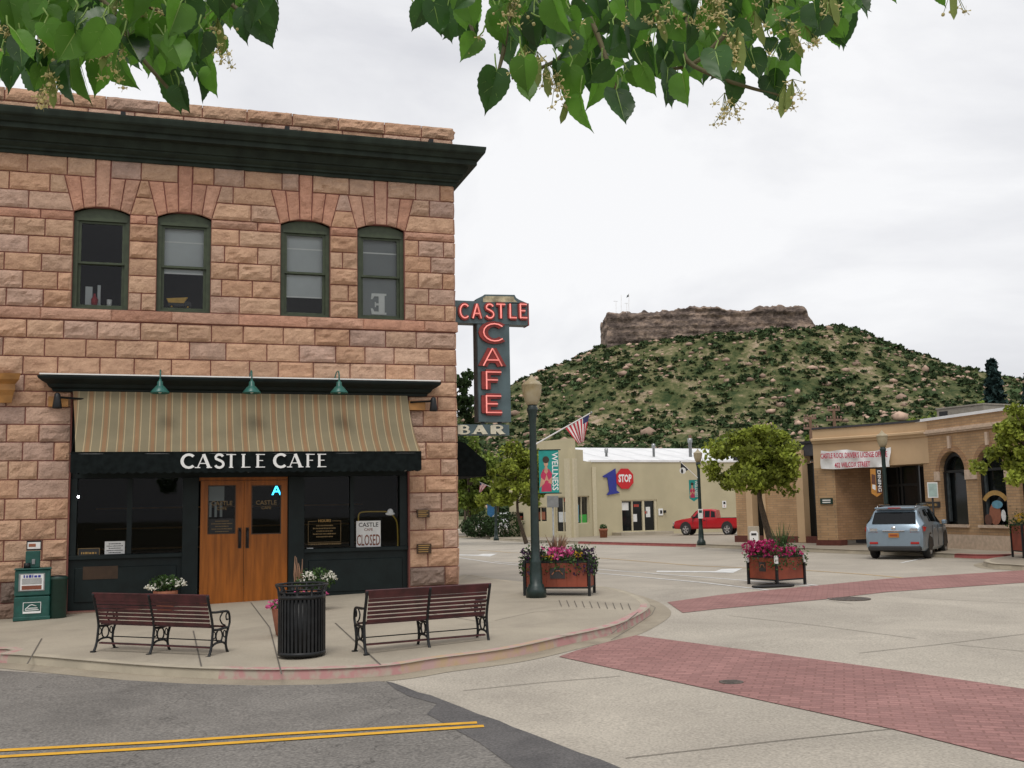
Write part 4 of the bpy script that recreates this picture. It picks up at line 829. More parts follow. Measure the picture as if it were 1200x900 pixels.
# newspaper box and bin
p=G(37,726); k=px2m(p); t=thing('newspaper_box','green newspaper vending box with a paper in its window, by the stone wall','newspaper box',p,R(6)); w_=19.2*k; hb_=58*k
mb=MB(); mb.box(-w_,w_,-.2,.25,.03,hb_*.47,'news_green',.02); mb.box(-w_,w_,-.2,.25,hb_*.47+.01,hb_,'news_green',.02); mb.box(-w_-.01,w_+.01,-.22,.26,0,.07,'news_green',.01); mb.box(-w_-.012,w_+.012,-.225,.26,hb_,hb_+.03,'news_green',.01); mb.build('body',t)
mb=MB(); mb.box(-w_*.78,w_*.68,-.212,-.2,hb_*.58,hb_*.93,'steel',.004); mb.box(-w_*.68,w_*.6,-.216,-.211,hb_*.6,hb_*.91,'paper'); mb.box(-w_*.6,w_*.5,-.219,-.216,hb_*.61,hb_*.69,'brown_print')
for q_ in range(6): mb.box(-w_*.6,w_*.5,-.219,-.216,hb_*(.72+q_*.02),hb_*(.727+q_*.02),'ink')
dashes(mb,(-w_*.04,-.219,hb_*.875),w_*.95,.055,'blue_paint'); mb.build('display_window',t)
mb=MB(); a,b=-w_*.5,w_*.5; mb.box(a,b,-.208,-.2,hb_*.14,hb_*.36,'news_green')
for (u0,u1,v0,v1) in ((a,b,hb_*.14,hb_*.18),(a,b,hb_*.35,hb_*.36),(a,a+.01,hb_*.18,hb_*.35),(b-.01,b,hb_*.18,hb_*.35)): mb.box(u0,u1,-.212,-.208,v0,v1,'white')
mb.tube([(a+.04,-.212,hb_*.22),(a+.12,-.212,hb_*.3),(0,-.212,hb_*.31),(b-.08,-.212,hb_*.28)],.008,'white',4); mb.box(a+.04,b-.04,-.212,-.208,hb_*.2,hb_*.215,'white'); mb.box(a+.08,b-.06,-.212,-.208,hb_*.235,hb_*.25,'white'); mb.build('label_panel',t)
mb=MB(); mb.box(-w_*.45,w_*.38,-.06,.12,hb_+.03,hb_+.36,'news_green',.015); mb.lathe([(.06,0),(.06,.1)],'black_iron',(-w_*.35,-.1,hb_+.03),12); mb.box(-.03,.03,-.08,-.06,hb_+.1,hb_+.2,'steel',.005); mb.build('coin_box',t)
mb=MB(); mb.box(-w_*.42,w_*.42,-.04,-.02,hb_+.37,hb_+.56,'black_iron'); mb.box(-w_*.36,w_*.36,-.046,-.04,hb_+.4,hb_+.53,'paper'); mb.box(-w_*.3,w_*.1,-.05,-.046,hb_+.44,hb_+.5,'terracotta'); mb.build('header_card',t)
p=G(67,724); t=thing('waste_bin','narrow dark green bin between the newspaper box and the shopfront','bin',p); k=px2m(p)
mb=MB(); mb.lathe([(9.2*k,0),(9.8*k,.01),(10*k,44*k),(10.6*k,44.5*k),(10.6*k,47*k),(9*k,48*k)],'bin_green',(0,0,0),24); mb.build('body',t)
mb=MB(); mb.lathe([(8.8*k,47.3*k),(8.5*k,48.6*k),(.01,49.5*k)],'black_iron',(0,0,0),20); mb.build('lid',t)
# street lamps
def lamp_post(p,H,label,fl=1.):
    t=thing('street_lamp',label,'street lamp',p,0,'green street lamps with acorn globes'); k=H/255.
    mb=MB(); mb.lathe([(12*k,0),(12*k,8*k),(11.5*k,10*k),(9.5*k,13*k),(9*k,15*k),(7.6*k,16*k),(7.4*k,30*k),(6.6*k,40*k),(6.8*k,42*k),(5.6*k,44*k),(5.2*k,60*k),(4.6*k,120*k),(4.1*k,205*k),(4.6*k,208*k),(5.4*k,216*k),(6.6*k,220*k),(6.8*k,222*k),(5.5*k,224*k),(5.5*k,227*k)],'post_green',(0,0,0),20); mb.build('post',t)
    for i in range(8):
        pass
    mb=MB(); mb.lathe([(6.2*k,226.5*k),(8.4*k,231*k),(10.4*k,237*k),(11.6*k,244*k),(11.9*k,249.5*k),(12.3*k,250*k),(12.1*k,251.5*k),(9.6*k,253.6*k),(5.6*k,256.4*k),(3.6*k,258.5*k),(2.6*k,259.3*k),(1.6*k,262*k),(.3*k,263*k)],'globe',(0,0,0),20); mb.build('globe',t)
    return t
LP=G(628.5,700); k=px2m(LP)
lamp_post(LP,255*k,'tall green street lamp with an acorn globe near the corner kerb, holding the large flag')
# banner hanging beside a post
def banner(p,zs,x0,x1,z0,z1,label,base,art,word,arms=True,tail=True,ax=None,wordcol='white',mirror=1):
    """p: post foot; x0,x1: distances to the right of the post; z0,z1 heights above foot"""
    ax=ax or _r0; t=thing('street_banner',label,'banner',p,math.atan2(ax.y,ax.x),'banners on the street lamps')
    mb=MB(); w_=x1-x0; tl=.22*w_*1.6 if tail else 0
    mb.prism([(x0,0,z0),((x0+x1)/2,0,z0-tl),(x1,0,z0),(x1,0,z1),(x0,0,z1)],(0,.006,0),base)
    art(mb,x0,x1,z0,z1); tt=MB()
    if word: text(tt,word,(x1-w_*.2,-.004,(z0+z1)/2),wordcol,w_*.42,ax=(0,0,-1),up=(1,0,0),bold=.012,sx=((z1-z0)*.94)/(w_*.42*.62*max(1,len(word))))
    mb.build('banner_cloth',t)
    if word: tt.build('lettering',t)
    if arms:
        for z in (z1+.01,z0-.01): mb=MB(); mb.tube([(0,0,z),(x1+.12*w_,0,z)],w_*.03,'post_green',6); mb.build('arm',t)
    return t
def art_wellness(mb,x0,x1,z0,z1):
    w_=x1-x0;h=z1-z0; X=lambda u:x0+u*w_; Zz=lambda v:z0+v*h; y=-.002
    mb.poly([(X(.1),y,Zz(0.03)),(X(.62),y,Zz(.03)),(X(.6),y,Zz(.2)),(X(.66),y,Zz(.45)),(X(.5),y,Zz(.56)),(X(.22),y,Zz(.56)),(X(.08),y,Zz(.42)),(X(.14),y,Zz(.2))],'petal_pink_print')
    mb.poly([(X(.26),y-.001,Zz(.5)),(X(.3),y-.001,Zz(.62)),(X(.42),y-.001,Zz(.62)),(X(.46),y-.001,Zz(.5)),(X(.36),y-.001,Zz(.44))],'skin')
    mb.poly([(X(.36+.11*math.cos(a)),y-.002,Zz(.7+.07*math.sin(a)*1.3)) for a in [i*PI/6 for i in range(12)]],'skin')
    mb.poly([(X(.36+.17*math.cos(a)),y-.003,Zz(.78+.085*math.sin(a))) for a in [i*PI/6 for i in range(12)]],'hair_print')
    mb.poly([(X(.26),y-.003,Zz(.26)),(X(.38),y-.003,Zz(.44)),(X(.5),y-.003,Zz(.26)),(X(.38),y-.003,Zz(.3))],'skin')
    mb.poly([(X(.02),y-.001,Zz(.12)),(X(.1),y-.001,Zz(.36)),(X(.3),y-.0015,Zz(.28)),(X(.26),y-.0015,Zz(.22))],'skin'); mb.poly([(X(.46),y-.0015,Zz(.24)),(X(.5),y-.0015,Zz(.3)),(X(.66),y-.001,Zz(.38)),(X(.64),y-.001,Zz(.2))],'skin')
mm('petal_pink_print',(.45,.03,.09),.7); mm('hair_print',(.05,.03,.02),.8); mm('banner_teal',(.015,.27,.24),.75,var=.1); mm('banner_orange',(.5,.22,.04),.75); mm('banner_brown',(.12,.05,.03),.75); mm('banner_blue',(.03,.14,.3),.75)
def rel(p,px,py):
    d=dep(p); q=P(px,py,d)-p; return q.dot(_r0),q.z
a=rel(LP,632.5,577.5); b=rel(LP,655,526.5)
banner(LP,1,a[0],b[0],a[1],b[1],'teal WELLNESS banner picturing a person in pink, on the nearest street lamp','banner_teal',art_wellness,'WELLNESS',tail=False)
# flag on an angled staff
mm('flag_red',(.45,.02,.035),.7,var=.05); mm('flag_white',(.72,.7,.68),.7,var=.04); mm('flag_blue',(.03,.035,.12),.7)
def flag(post,z_at,tip,hang,label,cat='flag',usa=True,n=13):
    """staff from the post to the tip; the cloth hangs down from the upper staff part to the point hang"""
    t=thing('flag',label,cat,post); s0=Vector((0,0,z_at)); s1=tip-post; mb=MB(); mb.tube([s0,s1],[.016,.012],'flag_white',6); mb.ball(s1,.025,'steel' if usa else 'black_iron'); mb.build('staff',t)
    a=s0.lerp(s1,.55); b=s0.lerp(s1,.97); hg=hang-post; V=[];F=[];mi=[]; nu,nv=26,10; L_=(a-hg).length
    mb=MB(); side=_f*1.0
    for j in range(nv+1):
        v=j/nv
        for i in range(nu+1):
            u=i/nu; top=b.lerp(a,u); end=hg+Vector((0,0,0))+(top-hg)*0.30*(1-.2*v)
            q=top.lerp(end,v); q=q+side*(.05*math.sin(u*11+v*2)*v+.03*math.sin(u*23)*v); V.append(q)
    cols=['flag_red','flag_white']
    for j in range(nv):
        for i in range(nu):
            if usa: m='flag_blue' if (v_:=j)/nv<.36 and i/nu<.5 and False else cols[(i//2)%2]
            else: m='ink'
            if usa and i<7 and j<3: m='flag_blue'
            mb.add([V[j*(nu+1)+i],V[j*(nu+1)+i+1],V[(j+1)*(nu+1)+i+1],V[(j+1)*(nu+1)+i]],[(0,1,2,3)],m,True)
    # weld
    mb.build('cloth',t); 
    if not usa:
        mb=MB(); c=(a+b)/2*.45+hg*.55; mb.poly([c+_r0*.14*math.cos(q*PI/6)+Vector((0,0,.14*math.sin(q*PI/6)))-_f*.04 for q in range(12)][::-1],'white'); mb.poly([c+_r0*(.05*math.cos(q*PI/6)-.03)+Vector((0,0,.1*math.sin(q*PI/6)-.02))-_f*.045 for q in range(12)][::-1],'ink'); mb.build('emblem',t)
    return t
d=dep(LP); flag(LP,rel(LP,627,521)[1],P(693,483.5,d),P(683,527,d),'large striped red and white flag on an angled staff from the nearest street lamp')
# planters ----------------------------------------------------------
mm('planter_wood',(.22,.045,.02),.55,var=.3,scale=2.2,bump=.1); mm('planter_plaque',(.035,.03,.03),.5)
def planter(c,ang,L,Wd,H,leg,label,petals,seed,nleaf=2600,white_corner=False,hfol=.3,plume=True):
    t=thing('planter_box',label,'planter',c,ang,'red wooden street planters'); 
    for (nm,x0,x1,y0,y1) in (('panel',-L/2+.04,L/2-.04,-Wd/2,-Wd/2+.03),('panel',-L/2+.04,L/2-.04,Wd/2-.03,Wd/2),('panel',-L/2,-L/2+.03,-Wd/2+.04,Wd/2-.04),('panel',L/2-.03,L/2,-Wd/2+.04,Wd/2-.04)):
        mb=MB(); 
        if x1-x0>y1-y0:
            n=6
            for i in range(n): mb.box(x0+(x1-x0)*i/n+.001,x0+(x1-x0)*(i+1)/n-.001,y0,y1,leg+.03,H-.04,'planter_wood',.003)
        else: mb.box(x0,x1,y0,y1,leg+.03,H-.04,'planter_wood')
        mb.build(nm,t)
    mb=MB()
    for z0,z1 in ((leg,leg+.035),(H-.045,H)):
        mb.box(-L/2,L/2,-Wd/2-.008,-Wd/2+.04,z0,z1,'black_iron'); mb.box(-L/2,L/2,Wd/2-.04,Wd/2+.008,z0,z1,'black_iron'); mb.box(-L/2-.008,-L/2+.04,-Wd/2+.042,Wd/2-.042,z0+.001,z1-.001,'black_iron'); mb.box(L/2-.04,L/2+.008,-Wd/2+.042,Wd/2-.042,z0+.001,z1-.001,'black_iron')
    mb.box(-L*.1,L*.13,-Wd/2-.012,-Wd/2-.0,leg+(H-leg)*.36,leg+(H-leg)*.74,'planter_plaque'); mb.tube([(-L*.07,-Wd/2-.014,leg+(H-leg)*.5),(-L*.02,-Wd/2-.014,leg+(H-leg)*.63),(L*.05,-Wd/2-.014,leg+(H-leg)*.64),(L*.1,-Wd/2-.014,leg+(H-leg)*.5)],.012,'terracotta',5)
    mb.box(-L/2+.04,L/2-.04,-Wd/2+.04,Wd/2-.04,H-.1,H-.06,'soil'); mb.build('frame',t)
    for sx in (-1,1):
        for sy in (-1,1):
            mb=MB(); mb.box(sx*L/2-.028,sx*L/2+.028,sy*Wd/2-.028,sy*Wd/2+.028,0,H+.004,'black_iron',.004)
            if white_corner: mb.box(sx*L/2-.033,sx*L/2+.033,sy*Wd/2-.033,sy*Wd/2+.033,H-.17,H+.01,'white')
            mb.build('leg',t)
    g=np.random.default_rng(seed)
    C=np.stack([g.uniform(-L/2-.12,L/2+.12,nleaf),g.uniform(-Wd/2-.08,Wd/2+.08,nleaf),H+g.uniform(-.05,hfol,nleaf)*g.uniform(.3,1,nleaf)*(1+.5*np.sin(g.uniform(0,6,nleaf)))],1)
    over=(abs(C[:,0])>L/2)|(abs(C[:,1])>Wd/2); C[over,2]-=g.uniform(0,.3,over.sum())
    V,F=leaf_faces(C,.06,.6,g); npmesh('foliage',V,F,['leaf'],t)
    Vs=[];Fs=[];Ms=[];b=0;mats=[]
    for m,n,s,x0,x1,y0,y1,z0,z1 in petals:
        mats.append(m); C=np.stack([g.uniform(x0,x1,n),g.uniform(y0,y1,n),H+g.uniform(z0,z1,n)],1)
        for j in range(4):
            V,F=leaf_faces(C+g.normal(size=C.shape)*s*.3,s,.3,g); Vs.append(V);Fs.append(F+b);Ms+=[len(mats)-1]*len(F);b+=len(V)
    npmesh('blossoms',np.concatenate(Vs),np.concatenate(Fs),mats,t,mi=Ms)
    return t
def spikes(t,c,n,h,spread,m,seed):
    g=random.Random(seed); mb=MB()
    for i in range(n):
        a=g.uniform(0,2*PI); l=h*g.uniform(.6,1.05); o=spread*g.uniform(.2,1)
        p0=Vector(c)+Vector((math.cos(a)*.05,math.sin(a)*.05,0)); p2=Vector(c)+Vector((math.cos(a)*o,math.sin(a)*o,l)); p1=p0.lerp(p2,.5)+Vector((0,0,.06))
        mb.tube([p0,p1,p2],[.012,.012,.002],m,4)
    mb.build('spiky_leaves',t)
a=G(614.5,698);b=G(691.5,698.5); ang=math.atan2(b.y-a.y,b.x-a.x); L_=(b-a).length-.02; k=px2m((a+b)/2); nrm=Vector((-math.sin(ang),math.cos(ang),0))
c=(a+b)/2+nrm*.35; c.z=min(a.z,b.z)
H_=41*k
t=planter(c,ang,L_,.7,H_,8.5*k,'wide red wooden planter with pink, yellow and purple flowers beside the nearest street lamp',[('petal_pink',46,.075,-.12,.32,-.36,-.1,.06,.24),('petal_pink',10,.07,-.35,.0,-.36,-.1,.1,.28),('petal_yellow',12,.06,.38,.52,-.36,-.2,.05,.15),('petal_yellow',18,.055,-.5,-.05,-.36,-.2,.03,.12),('petal_purple',220,.05,.35,.76,-.4,.1,-.28,.22),('petal_purple',180,.05,-.76,-.3,-.4,.1,-.25,.22)],11,2200,hfol=.26)
spikes(t,(-.05,0,H_),46,.5,.3,'grass_plume',5); spikes(t,(.42,0,H_),14,.34,.2,'leaf',6); spikes(t,(-.5,0,H_),14,.34,.2,'leaf',7)
# second planter, seen on its corner
A_=G(880,684.5,ROAD);B_=G(913.5,687.5,ROAD);C_=G(941,685,ROAD)
w1=max(.8,(A_-B_).length); w2=(C_-B_).length; ang=math.atan2((B_-A_).y,(B_-A_).x); k=px2m(B_); c=(A_+C_)/2
t=planter(c,ang,w1,w1,35*k,6*k,'square red planter with magenta flowers standing on the street beside the far brick crossing',[('petal_magenta',280,.075,-w1/2-.1,.1,-w1/2-.08,.3,-.02,.32),('petal_magenta',90,.07,0,w1/2+.1,-w1/2-.05,w1/2,-.04,.2)],12,1500,True,.3)
spikes(t,(.1,.1,36*k),40,.72,.34,'leaf',8)
mb=MB(); mb.box(-w1/2-.3,w1/2-.2,-w1/2-.12,-w1/2+.1,0,.05,'rubber',.02); tag(mb.build('wheel_stop'),'black rubber block on the road under the square planter','rubber block').location=c-Vector((.25,.2,0))
A_=G(1183,655);k=px2m(A_); c=A_+_r0*1.45+Vector((.2,.5,0))
t=planter(c,-YAW-.06,1.9,.8,40*k,7*k,'red planter with red and yellow flowers at the right edge beyond the crossing',[('petal_yellow',90,.07,-1.0,.6,-.45,.2,.0,.3),('petal_magenta',30,.08,-.5,.6,-.45,.2,.2,.45)],13,1800,False,.4)
# ============================================================ FAR STREET: LAMPS, SIGNS
p=G(822,639,ROAD+.13); lamp_post(p,4.0,'green street lamp in front of the beige building, beside the red pickup')
LP2=p; a=rel(p,809,584);b=rel(p,819,562)
def art_small(mb,x0,x1,z0,z1): art_wellness(mb,x0,x1,z0,z1)
banner(p,1,a[0],b[0],a[1],b[1],'small teal banner with a pointed red tail, on the lamp before the beige building','banner_teal',art_small,'WELLNESS')
d=dep(p); flag(p,rel(p,822,561)[1],P(797,541,d),P(798,556,d),'small black flag with a white emblem, on the lamp before the beige building','flag',False)
mb=MB(); w_=px2m(p); q=rel(p,822,602); mb.box(-3.2*w_,2.4*w_,-.16,-.14,q[1]-5.5*w_,q[1]+5.5*w_,'white'); mb.box(-2.2*w_,1.4*w_,-.165,-.16,q[1]+1*w_,q[1]+4*w_,'news_green')
o=mb.build('parking_sign'); o.location=p; o.rotation_euler.z=-YAW; tag(o,'small white notice board fixed halfway up the lamp before the red pickup','sign')
p=XY(1039,36.5); LP3=p; lamp_post(p,4.05,'green street lamp behind the silver SUV, in front of the brown building')
def art_dine(mb,x0,x1,z0,z1):
    w_=x1-x0;h=z1-z0; X=lambda u:x0+u*w_; Zz=lambda v:z0+v*h
    mb.poly([(X(.5),-.002,Zz(.0)),(X(1),-.002,Zz(.0)),(X(1),-.002,Zz(.3)),(X(.55),-.002,Zz(.3))],'banner_brown'); mb.poly([(X(.5),-.0025,Zz(.3)),(X(1),-.0025,Zz(.3)),(X(1),-.0025,Zz(1)),(X(.5),-.0025,Zz(1))],'ink')
    mb.poly([(X(.05),-.002,Zz(.4)),(X(.45),-.002,Zz(.35)),(X(.45),-.002,Zz(.75)),(X(.1),-.002,Zz(.8))],'banner_brown'); mb.poly([(X(.1),-.003,Zz(.2)),(X(.4),-.003,Zz(.12)),(X(.4),-.003,Zz(.34)),(X(.12),-.003,Zz(.36))],'paper')
a=rel(p,1024,578);b=rel(p,1036,549)
banner(p,1,a[0],b[0],a[1],b[1],'orange and black DINING banner on the lamp behind the silver SUV','banner_orange',art_dine,'DINING')
p=XY(581,66); LP4=p; lamp_post(p,3.75,'distant street lamp half hidden by the trees left of the beige building')
a=rel(p,571,603);b=rel(p,579,582); banner(p,1,a[0],b[0],a[1],b[1],'small blue banner on the distant lamp among the trees','banner_blue',lambda *k:None,'')
d=dep(p); flag(p,rel(p,574,573)[1],P(562,565,d),P(561,580,d),'small distant striped flag among the trees left of the beige building')
def sign_post(p,H,w_,h_,label,board,stripe=None,post='steel',cat='sign'):
    t=thing('street_sign',label,cat,p,-YAW); mb=MB(); mb.tube([(0,0,0),(0,0,H)],.035,post,8); mb.build('post',t)
    mb=MB(); mb.box(-w_/2,w_/2,-.06,-.045,H-h_,H,board,.004)
    if stripe: mb.box(-w_/2+.03,w_/2-.03,-.064,-.06,H-h_+.04,H-.04,stripe)
    mb.build('board',t)
p=XY(648,46); sign_post(p,2.25,.5,.5,'grey signpost on the far pavement, under the WELLNESS banner','steel')
mm('sign_pale',(.38,.5,.46),.5)
p=XY(1094,36.8); sign_post(p,2.35,.36,.54,'pale green rectangular street sign on a dark post beside the silver SUV','white','sign_pale','black_iron')
# sandwich board behind the square planter
p=G(884,645,0); t=thing('sandwich_board','white rounded sign board on the far pavement just behind the square planter','sign board',p,-YAW-.1); k=px2m(p)
mb=MB(); mb.box(-6.5*k,6.5*k,-.05,.05,0,28*k,'concrete',.02); mb.build('stand',t)
mb=MB(); mb.prism([(-5*k,-.055,3*k),(5*k,-.055,3*k),(5*k,-.055,20*k),(3*k,-.055,22.5*k),(-3*k,-.055,22.5*k),(-5*k,-.055,20*k)],(0,-.02,0),'white'); mb.box(-3*k,3*k,-.08,-.0755,17.5*k,20*k,'ink'); mb.build('board',t)
# ============================================================ FAR BUILDINGS
class Wall:
    """vertical plane through two ground points; photograph pixels are carried onto it"""
    def __init__(s,a,b): s.a=Vector((a.x,a.y,0)); s.b=Vector((b.x,b.y,0)); s.ax=(s.b-s.a).normalized(); s.n=Vector((s.ax.y,-s.ax.x,0)); s.L=(s.b-s.a).length
    def hit(s,px,py):
        d=ray(px,py); t=((s.a-CAM).dot(s.n))/d.dot(s.n); return CAM+d*t
    def s(s,px,py=580): return (s.hit(px,py)-s.a).dot(s.ax)
    def z(s,px,py): return s.hit(px,py).z
    def P(s,u,z,out=0.): return s.a+s.ax*u+s.n*out+Vector((0,0,z))
    def box(s,mb,u0,u1,z0,z1,o0,o1,m):
        q=[s.P(u,z,o) for z in (z0,z1) for o in (o0,o1) for u in (u0,u1)]
        mb.add(q,[(0,2,3,1),(4,5,7,6),(0,1,5,4),(2,6,7,3),(0,4,6,2),(1,3,7,5)],m)
    def open(s,mb,u0,u1,z0,z1,t,ops,m):
        ops=sorted(ops); u=u0
        for a,b,za,zb in ops:
            if a>u: s.box(mb,u,a,z0,z1,-t,0,m)
            if za>z0: s.box(mb,a,b,z0,za,-t,0,m)
            if zb<z1: s.box(mb,a,b,zb,z1,-t,0,m)
            u=b
        if u<u1: s.box(mb,u,u1,z0,z1,-t,0,m)
mm('stucco_olive',(.49,.435,.285),.9,var=.07,scale=.6,bump=.15,bscale=30); mm('stucco_light',(.56,.50,.35),.9,var=.05); mm('white_roof',(.78,.78,.78),.7,var=.06,scale=1.5); mm('pane_dark',(.010,.012,.012),.06,var=.1,spec=.3)
mm('roof_unit_paint',(.3,.27,.22),.7); mm('stucco_tan',(.54,.38,.225),.9,var=.06,scale=1); mm('fascia_dark',(.045,.045,.05),.8); mm('plinth_red',(.11,.03,.02),.85); mm('stone_pink',(.55,.42,.31),.85)
def brick(name,a,b,mo):
    m=bpy.data.materials.new(name); m.use_nodes=True; t=m.node_tree; p=t.nodes['Principled BSDF']; p.inputs['Roughness'].default_value=.9; lk=t.links.new
    c=N(t,'ShaderNodeTexCoord'); sp=N(t,'ShaderNodeSeparateXYZ'); lk(c.outputs['Object'],sp.inputs[0]); cb=N(t,'ShaderNodeCombineXYZ'); ad=N(t,'ShaderNodeMath',operation='ADD'); lk(sp.outputs[0],ad.inputs[0]); lk(sp.outputs[1],ad.inputs[1]); lk(ad.outputs[0],cb.inputs[0]); lk(sp.outputs[2],cb.inputs[1])
    br=N(t,'ShaderNodeTexBrick'); br.inputs['Scale'].default_value=1; br.inputs['Brick Width'].default_value=.3; br.inputs['Row Height'].default_value=.1; br.inputs['Mortar Size'].default_value=.012; br.inputs['Color1'].default_value=(*a,1); br.inputs['Color2'].default_value=(*b,1); br.inputs['Mortar'].default_value=(*mo,1); lk(cb.outputs[0],br.inputs['Vector'])
    n=N(t,'ShaderNodeTexNoise'); n.inputs['Scale'].default_value=1.2; n.inputs['Detail'].default_value=6; mx=N(t,'ShaderNodeMix',data_type='RGBA',blend_type='OVERLAY'); mx.inputs[0].default_value=.4; lk(c.outputs['Object'],n.inputs['Vector']); lk(br.outputs['Color'],mx.inputs[6]); lk(n.outputs['Fac'],mx.inputs[7]); lk(mx.outputs[2],p.inputs['Base Color']); M[name]=m
brick('brick_tan',(.47,.30,.16),(.39,.24,.125),(.32,.22,.13)); brick('brick_dark',(.36,.21,.11),(.29,.165,.08),(.24,.15,.09))
# ---- beige corner shop
A=XY(597,74.5);B=XY(672,69);C_=XY(695,71.5);D_=XY(960,80)
shop=thing('beige_shop','low beige stucco shop with white roof and a blue 1 beside a red STOP sign','building',(B.x,B.y,-.25))
wA,wB,wC=Wall(A,B),Wall(B,C_),Wall(C_,D_); zb=-.32
def parts(wl,name_mat,mb): pass
mb=MB()
za=wA.z(650,515.5); oA=[(wA.s(602),wA.s(613),wA.z(607,611),wA.z(607,600)),(wA.s(624),wA.s(640),wA.z(630,612),wA.z(630,594)),(wA.s(650),wA.s(667),wA.z(660,624),wA.z(660,582))]
wA.open(mb,0,wA.L,zb,4.7,.3,oA,'stucco_olive'); 
wA.box(mb,wA.s(622),wA.L,4.7,za,-.3,0,'stucco_olive'); wA.box(mb,0,wA.s(622),4.7,za-.6,-.3,0,'stucco_olive')
for px in (627,667): wA.box(mb,wA.s(px-3),wA.s(px+3),zb,4.9,0,.15,'stucco_light')
zB=wB.z(680,527); oB=[(wB.s(674.5),wB.s(690.5),wB.z(682,614),wB.z(682,581))]
wB.open(mb,0,wB.L,zb,4.75,.3,oB,'stucco_olive'); wB.box(mb,0,wB.s(684.5),4.75,zB,-.3,0,'stucco_olive')
wB.box(mb,0,wB.s(675),zb,4.9,0,.12,'stucco_light')
zC=wC.z(780,541.3); oC=[(wC.s(727.6),wC.s(769.5),wC.z(748,622.7),wC.z(748,585.8))]
wC.open(mb,0,wC.L,zb,zC,.3,oC,'stucco_olive'); wC.box(mb,-.1,wC.L,zC-.02,zC+.12,-.32,.06,'white_roof'); wC.box(mb,-.05,.25,zb,4.4,0,.1,'stucco_light')
wC.box(mb,oC[0][0]-.8,oC[0][1]+.5,-.3,oC[0][2]-.02,0,1.2,'concrete')
# rear and side closing walls
bk_=wC.n*-9; E1=wC.a+bk_; E2=wC.b+bk_; wR=Wall(E1,E2); wR.box(mb,0,wR.L,zb,zC,-.3,0,'stucco_olive')
mb.build('wall',shop,True)
mb=MB(); zr=wC.z(760,525.5)+.55
def up(v,z): return Vector((v.x,v.y,z))
mb.add([up(wC.a-wC.ax*.3,zC),up(wC.b,zC),up(wC.b-wC.n*8.5,zr),up(wC.a-wC.ax*.3-wC.n*8.5,zr)],[(0,1,2,3)],'white_roof')
mb.add([up(wC.a-wC.ax*.3-wC.n*8.52,zr),up(wC.b-wC.n*8.52,zr),up(wC.b-wC.n*17,zC),up(wC.a-wC.ax*.3-wC.n*17,zC)],[(0,1,2,3)],'white_roof')
mb.add([up(wA.a,4.6),up(wB.a,4.6),up(wC.a,4.6),up(wC.a-wC.n*9,4.6),up(wA.a-wA.n*6,4.6)],[(0,1,2,3,4)],'white_roof')
for i in range(1,9): q=wC.L*i/9; mb.add([up(wC.P(q,0),zC+.03),up(wC.P(q+.06,0),zC+.03),up(wC.P(q+.06,0,-8.5),zr+.03),up(wC.P(q,0,-8.5),zr+.03)],[(0,1,2,3)],'blind')
mb.build('roof',shop,True)
def win(wl,o,fm,parent,name='window',div=1,rec=.14,extra=None):
    f=MB(); u0,u1,z0,z1=o; fr=.07
    wl.box(f,u0,u1,z0,z0+fr,-rec-.05,-rec+.04,fm); wl.box(f,u0,u1,z1-fr,z1,-rec-.05,-rec+.04,fm)
    for k in range(div+1): c=u0+(u1-u0-fr)*k/div; wl.box(f,c,c+fr,z0+fr,z1-fr,-rec-.05,-rec+.04,fm)
    fo=f.build(name,parent,True); g=MB(); wl.box(g,u0+.01,u1-.01,z0+.01,z1-.01,-rec-.06,-rec-.03,'pane_dark'); go=g.build('pane',fo)
    for v in go.data.vertices: v.co-=parent.location
    if extra:
        e=MB(); extra(e); eo=e.build('display',fo)
        for v in eo.data.vertices: v.co-=parent.location
    return fo
mm('goods_green',(.03,.35,.04),.6); mm('goods_blue',(.12,.3,.4),.6); mm('goods_red',(.4,.05,.03),.6)
def pxbox(wl,mb,x0,x1,y0,y1,o0,o1,m): wl.box(mb,wl.s(x0,y1),wl.s(x1,y1),wl.z(x0,y1),wl.z(x0,y0),o0,o1,m)
win(wA,oA[0],'stucco_light',shop,extra=lambda e:[pxbox(wA,e,605,610,605,609,-.16,-.15,'goods_red')]); win(wA,oA[1],'stucco_light',shop,div=2,extra=lambda e:[pxbox(wA,e,627,637,600,609,-.16,-.15,'terracotta')]); win(wA,oA[2],'stucco_light',shop,div=2,extra=lambda e:[pxbox(wA,e,658,661,584,588,-.16,-.15,'goods_red'),pxbox(wA,e,653,663,600,612,-.16,-.15,'blind')])
win(wB,oB[0],'stucco_light',shop,div=2,extra=lambda e:[pxbox(wB,e,677,681,592,612,-.16,-.15,'goods_blue'),pxbox(wB,e,682,690,603,613,-.16,-.15,'goods_green'),pxbox(wB,e,678,680,590,594,-.165,-.16,'paper')])
u0,u1,z0,z1=oC[0]; mb=MB()
wC.box(mb,u0,u1,z1-.08,z1,-.2,-.05,'stucco_light'); wC.box(mb,u0,u1,z0,z0+.05,-.2,-.05,'stucco_light')
for x0,x1 in ((727.6,728.8),(740.2,741.4),(752.6,755),(766.8,769.5)): wC.box(mb,wC.s(x0),wC.s(x1),z0+.05,z1-.08,-.2,-.05,'stucco_light')
mb.build('door_frame',shop,True)
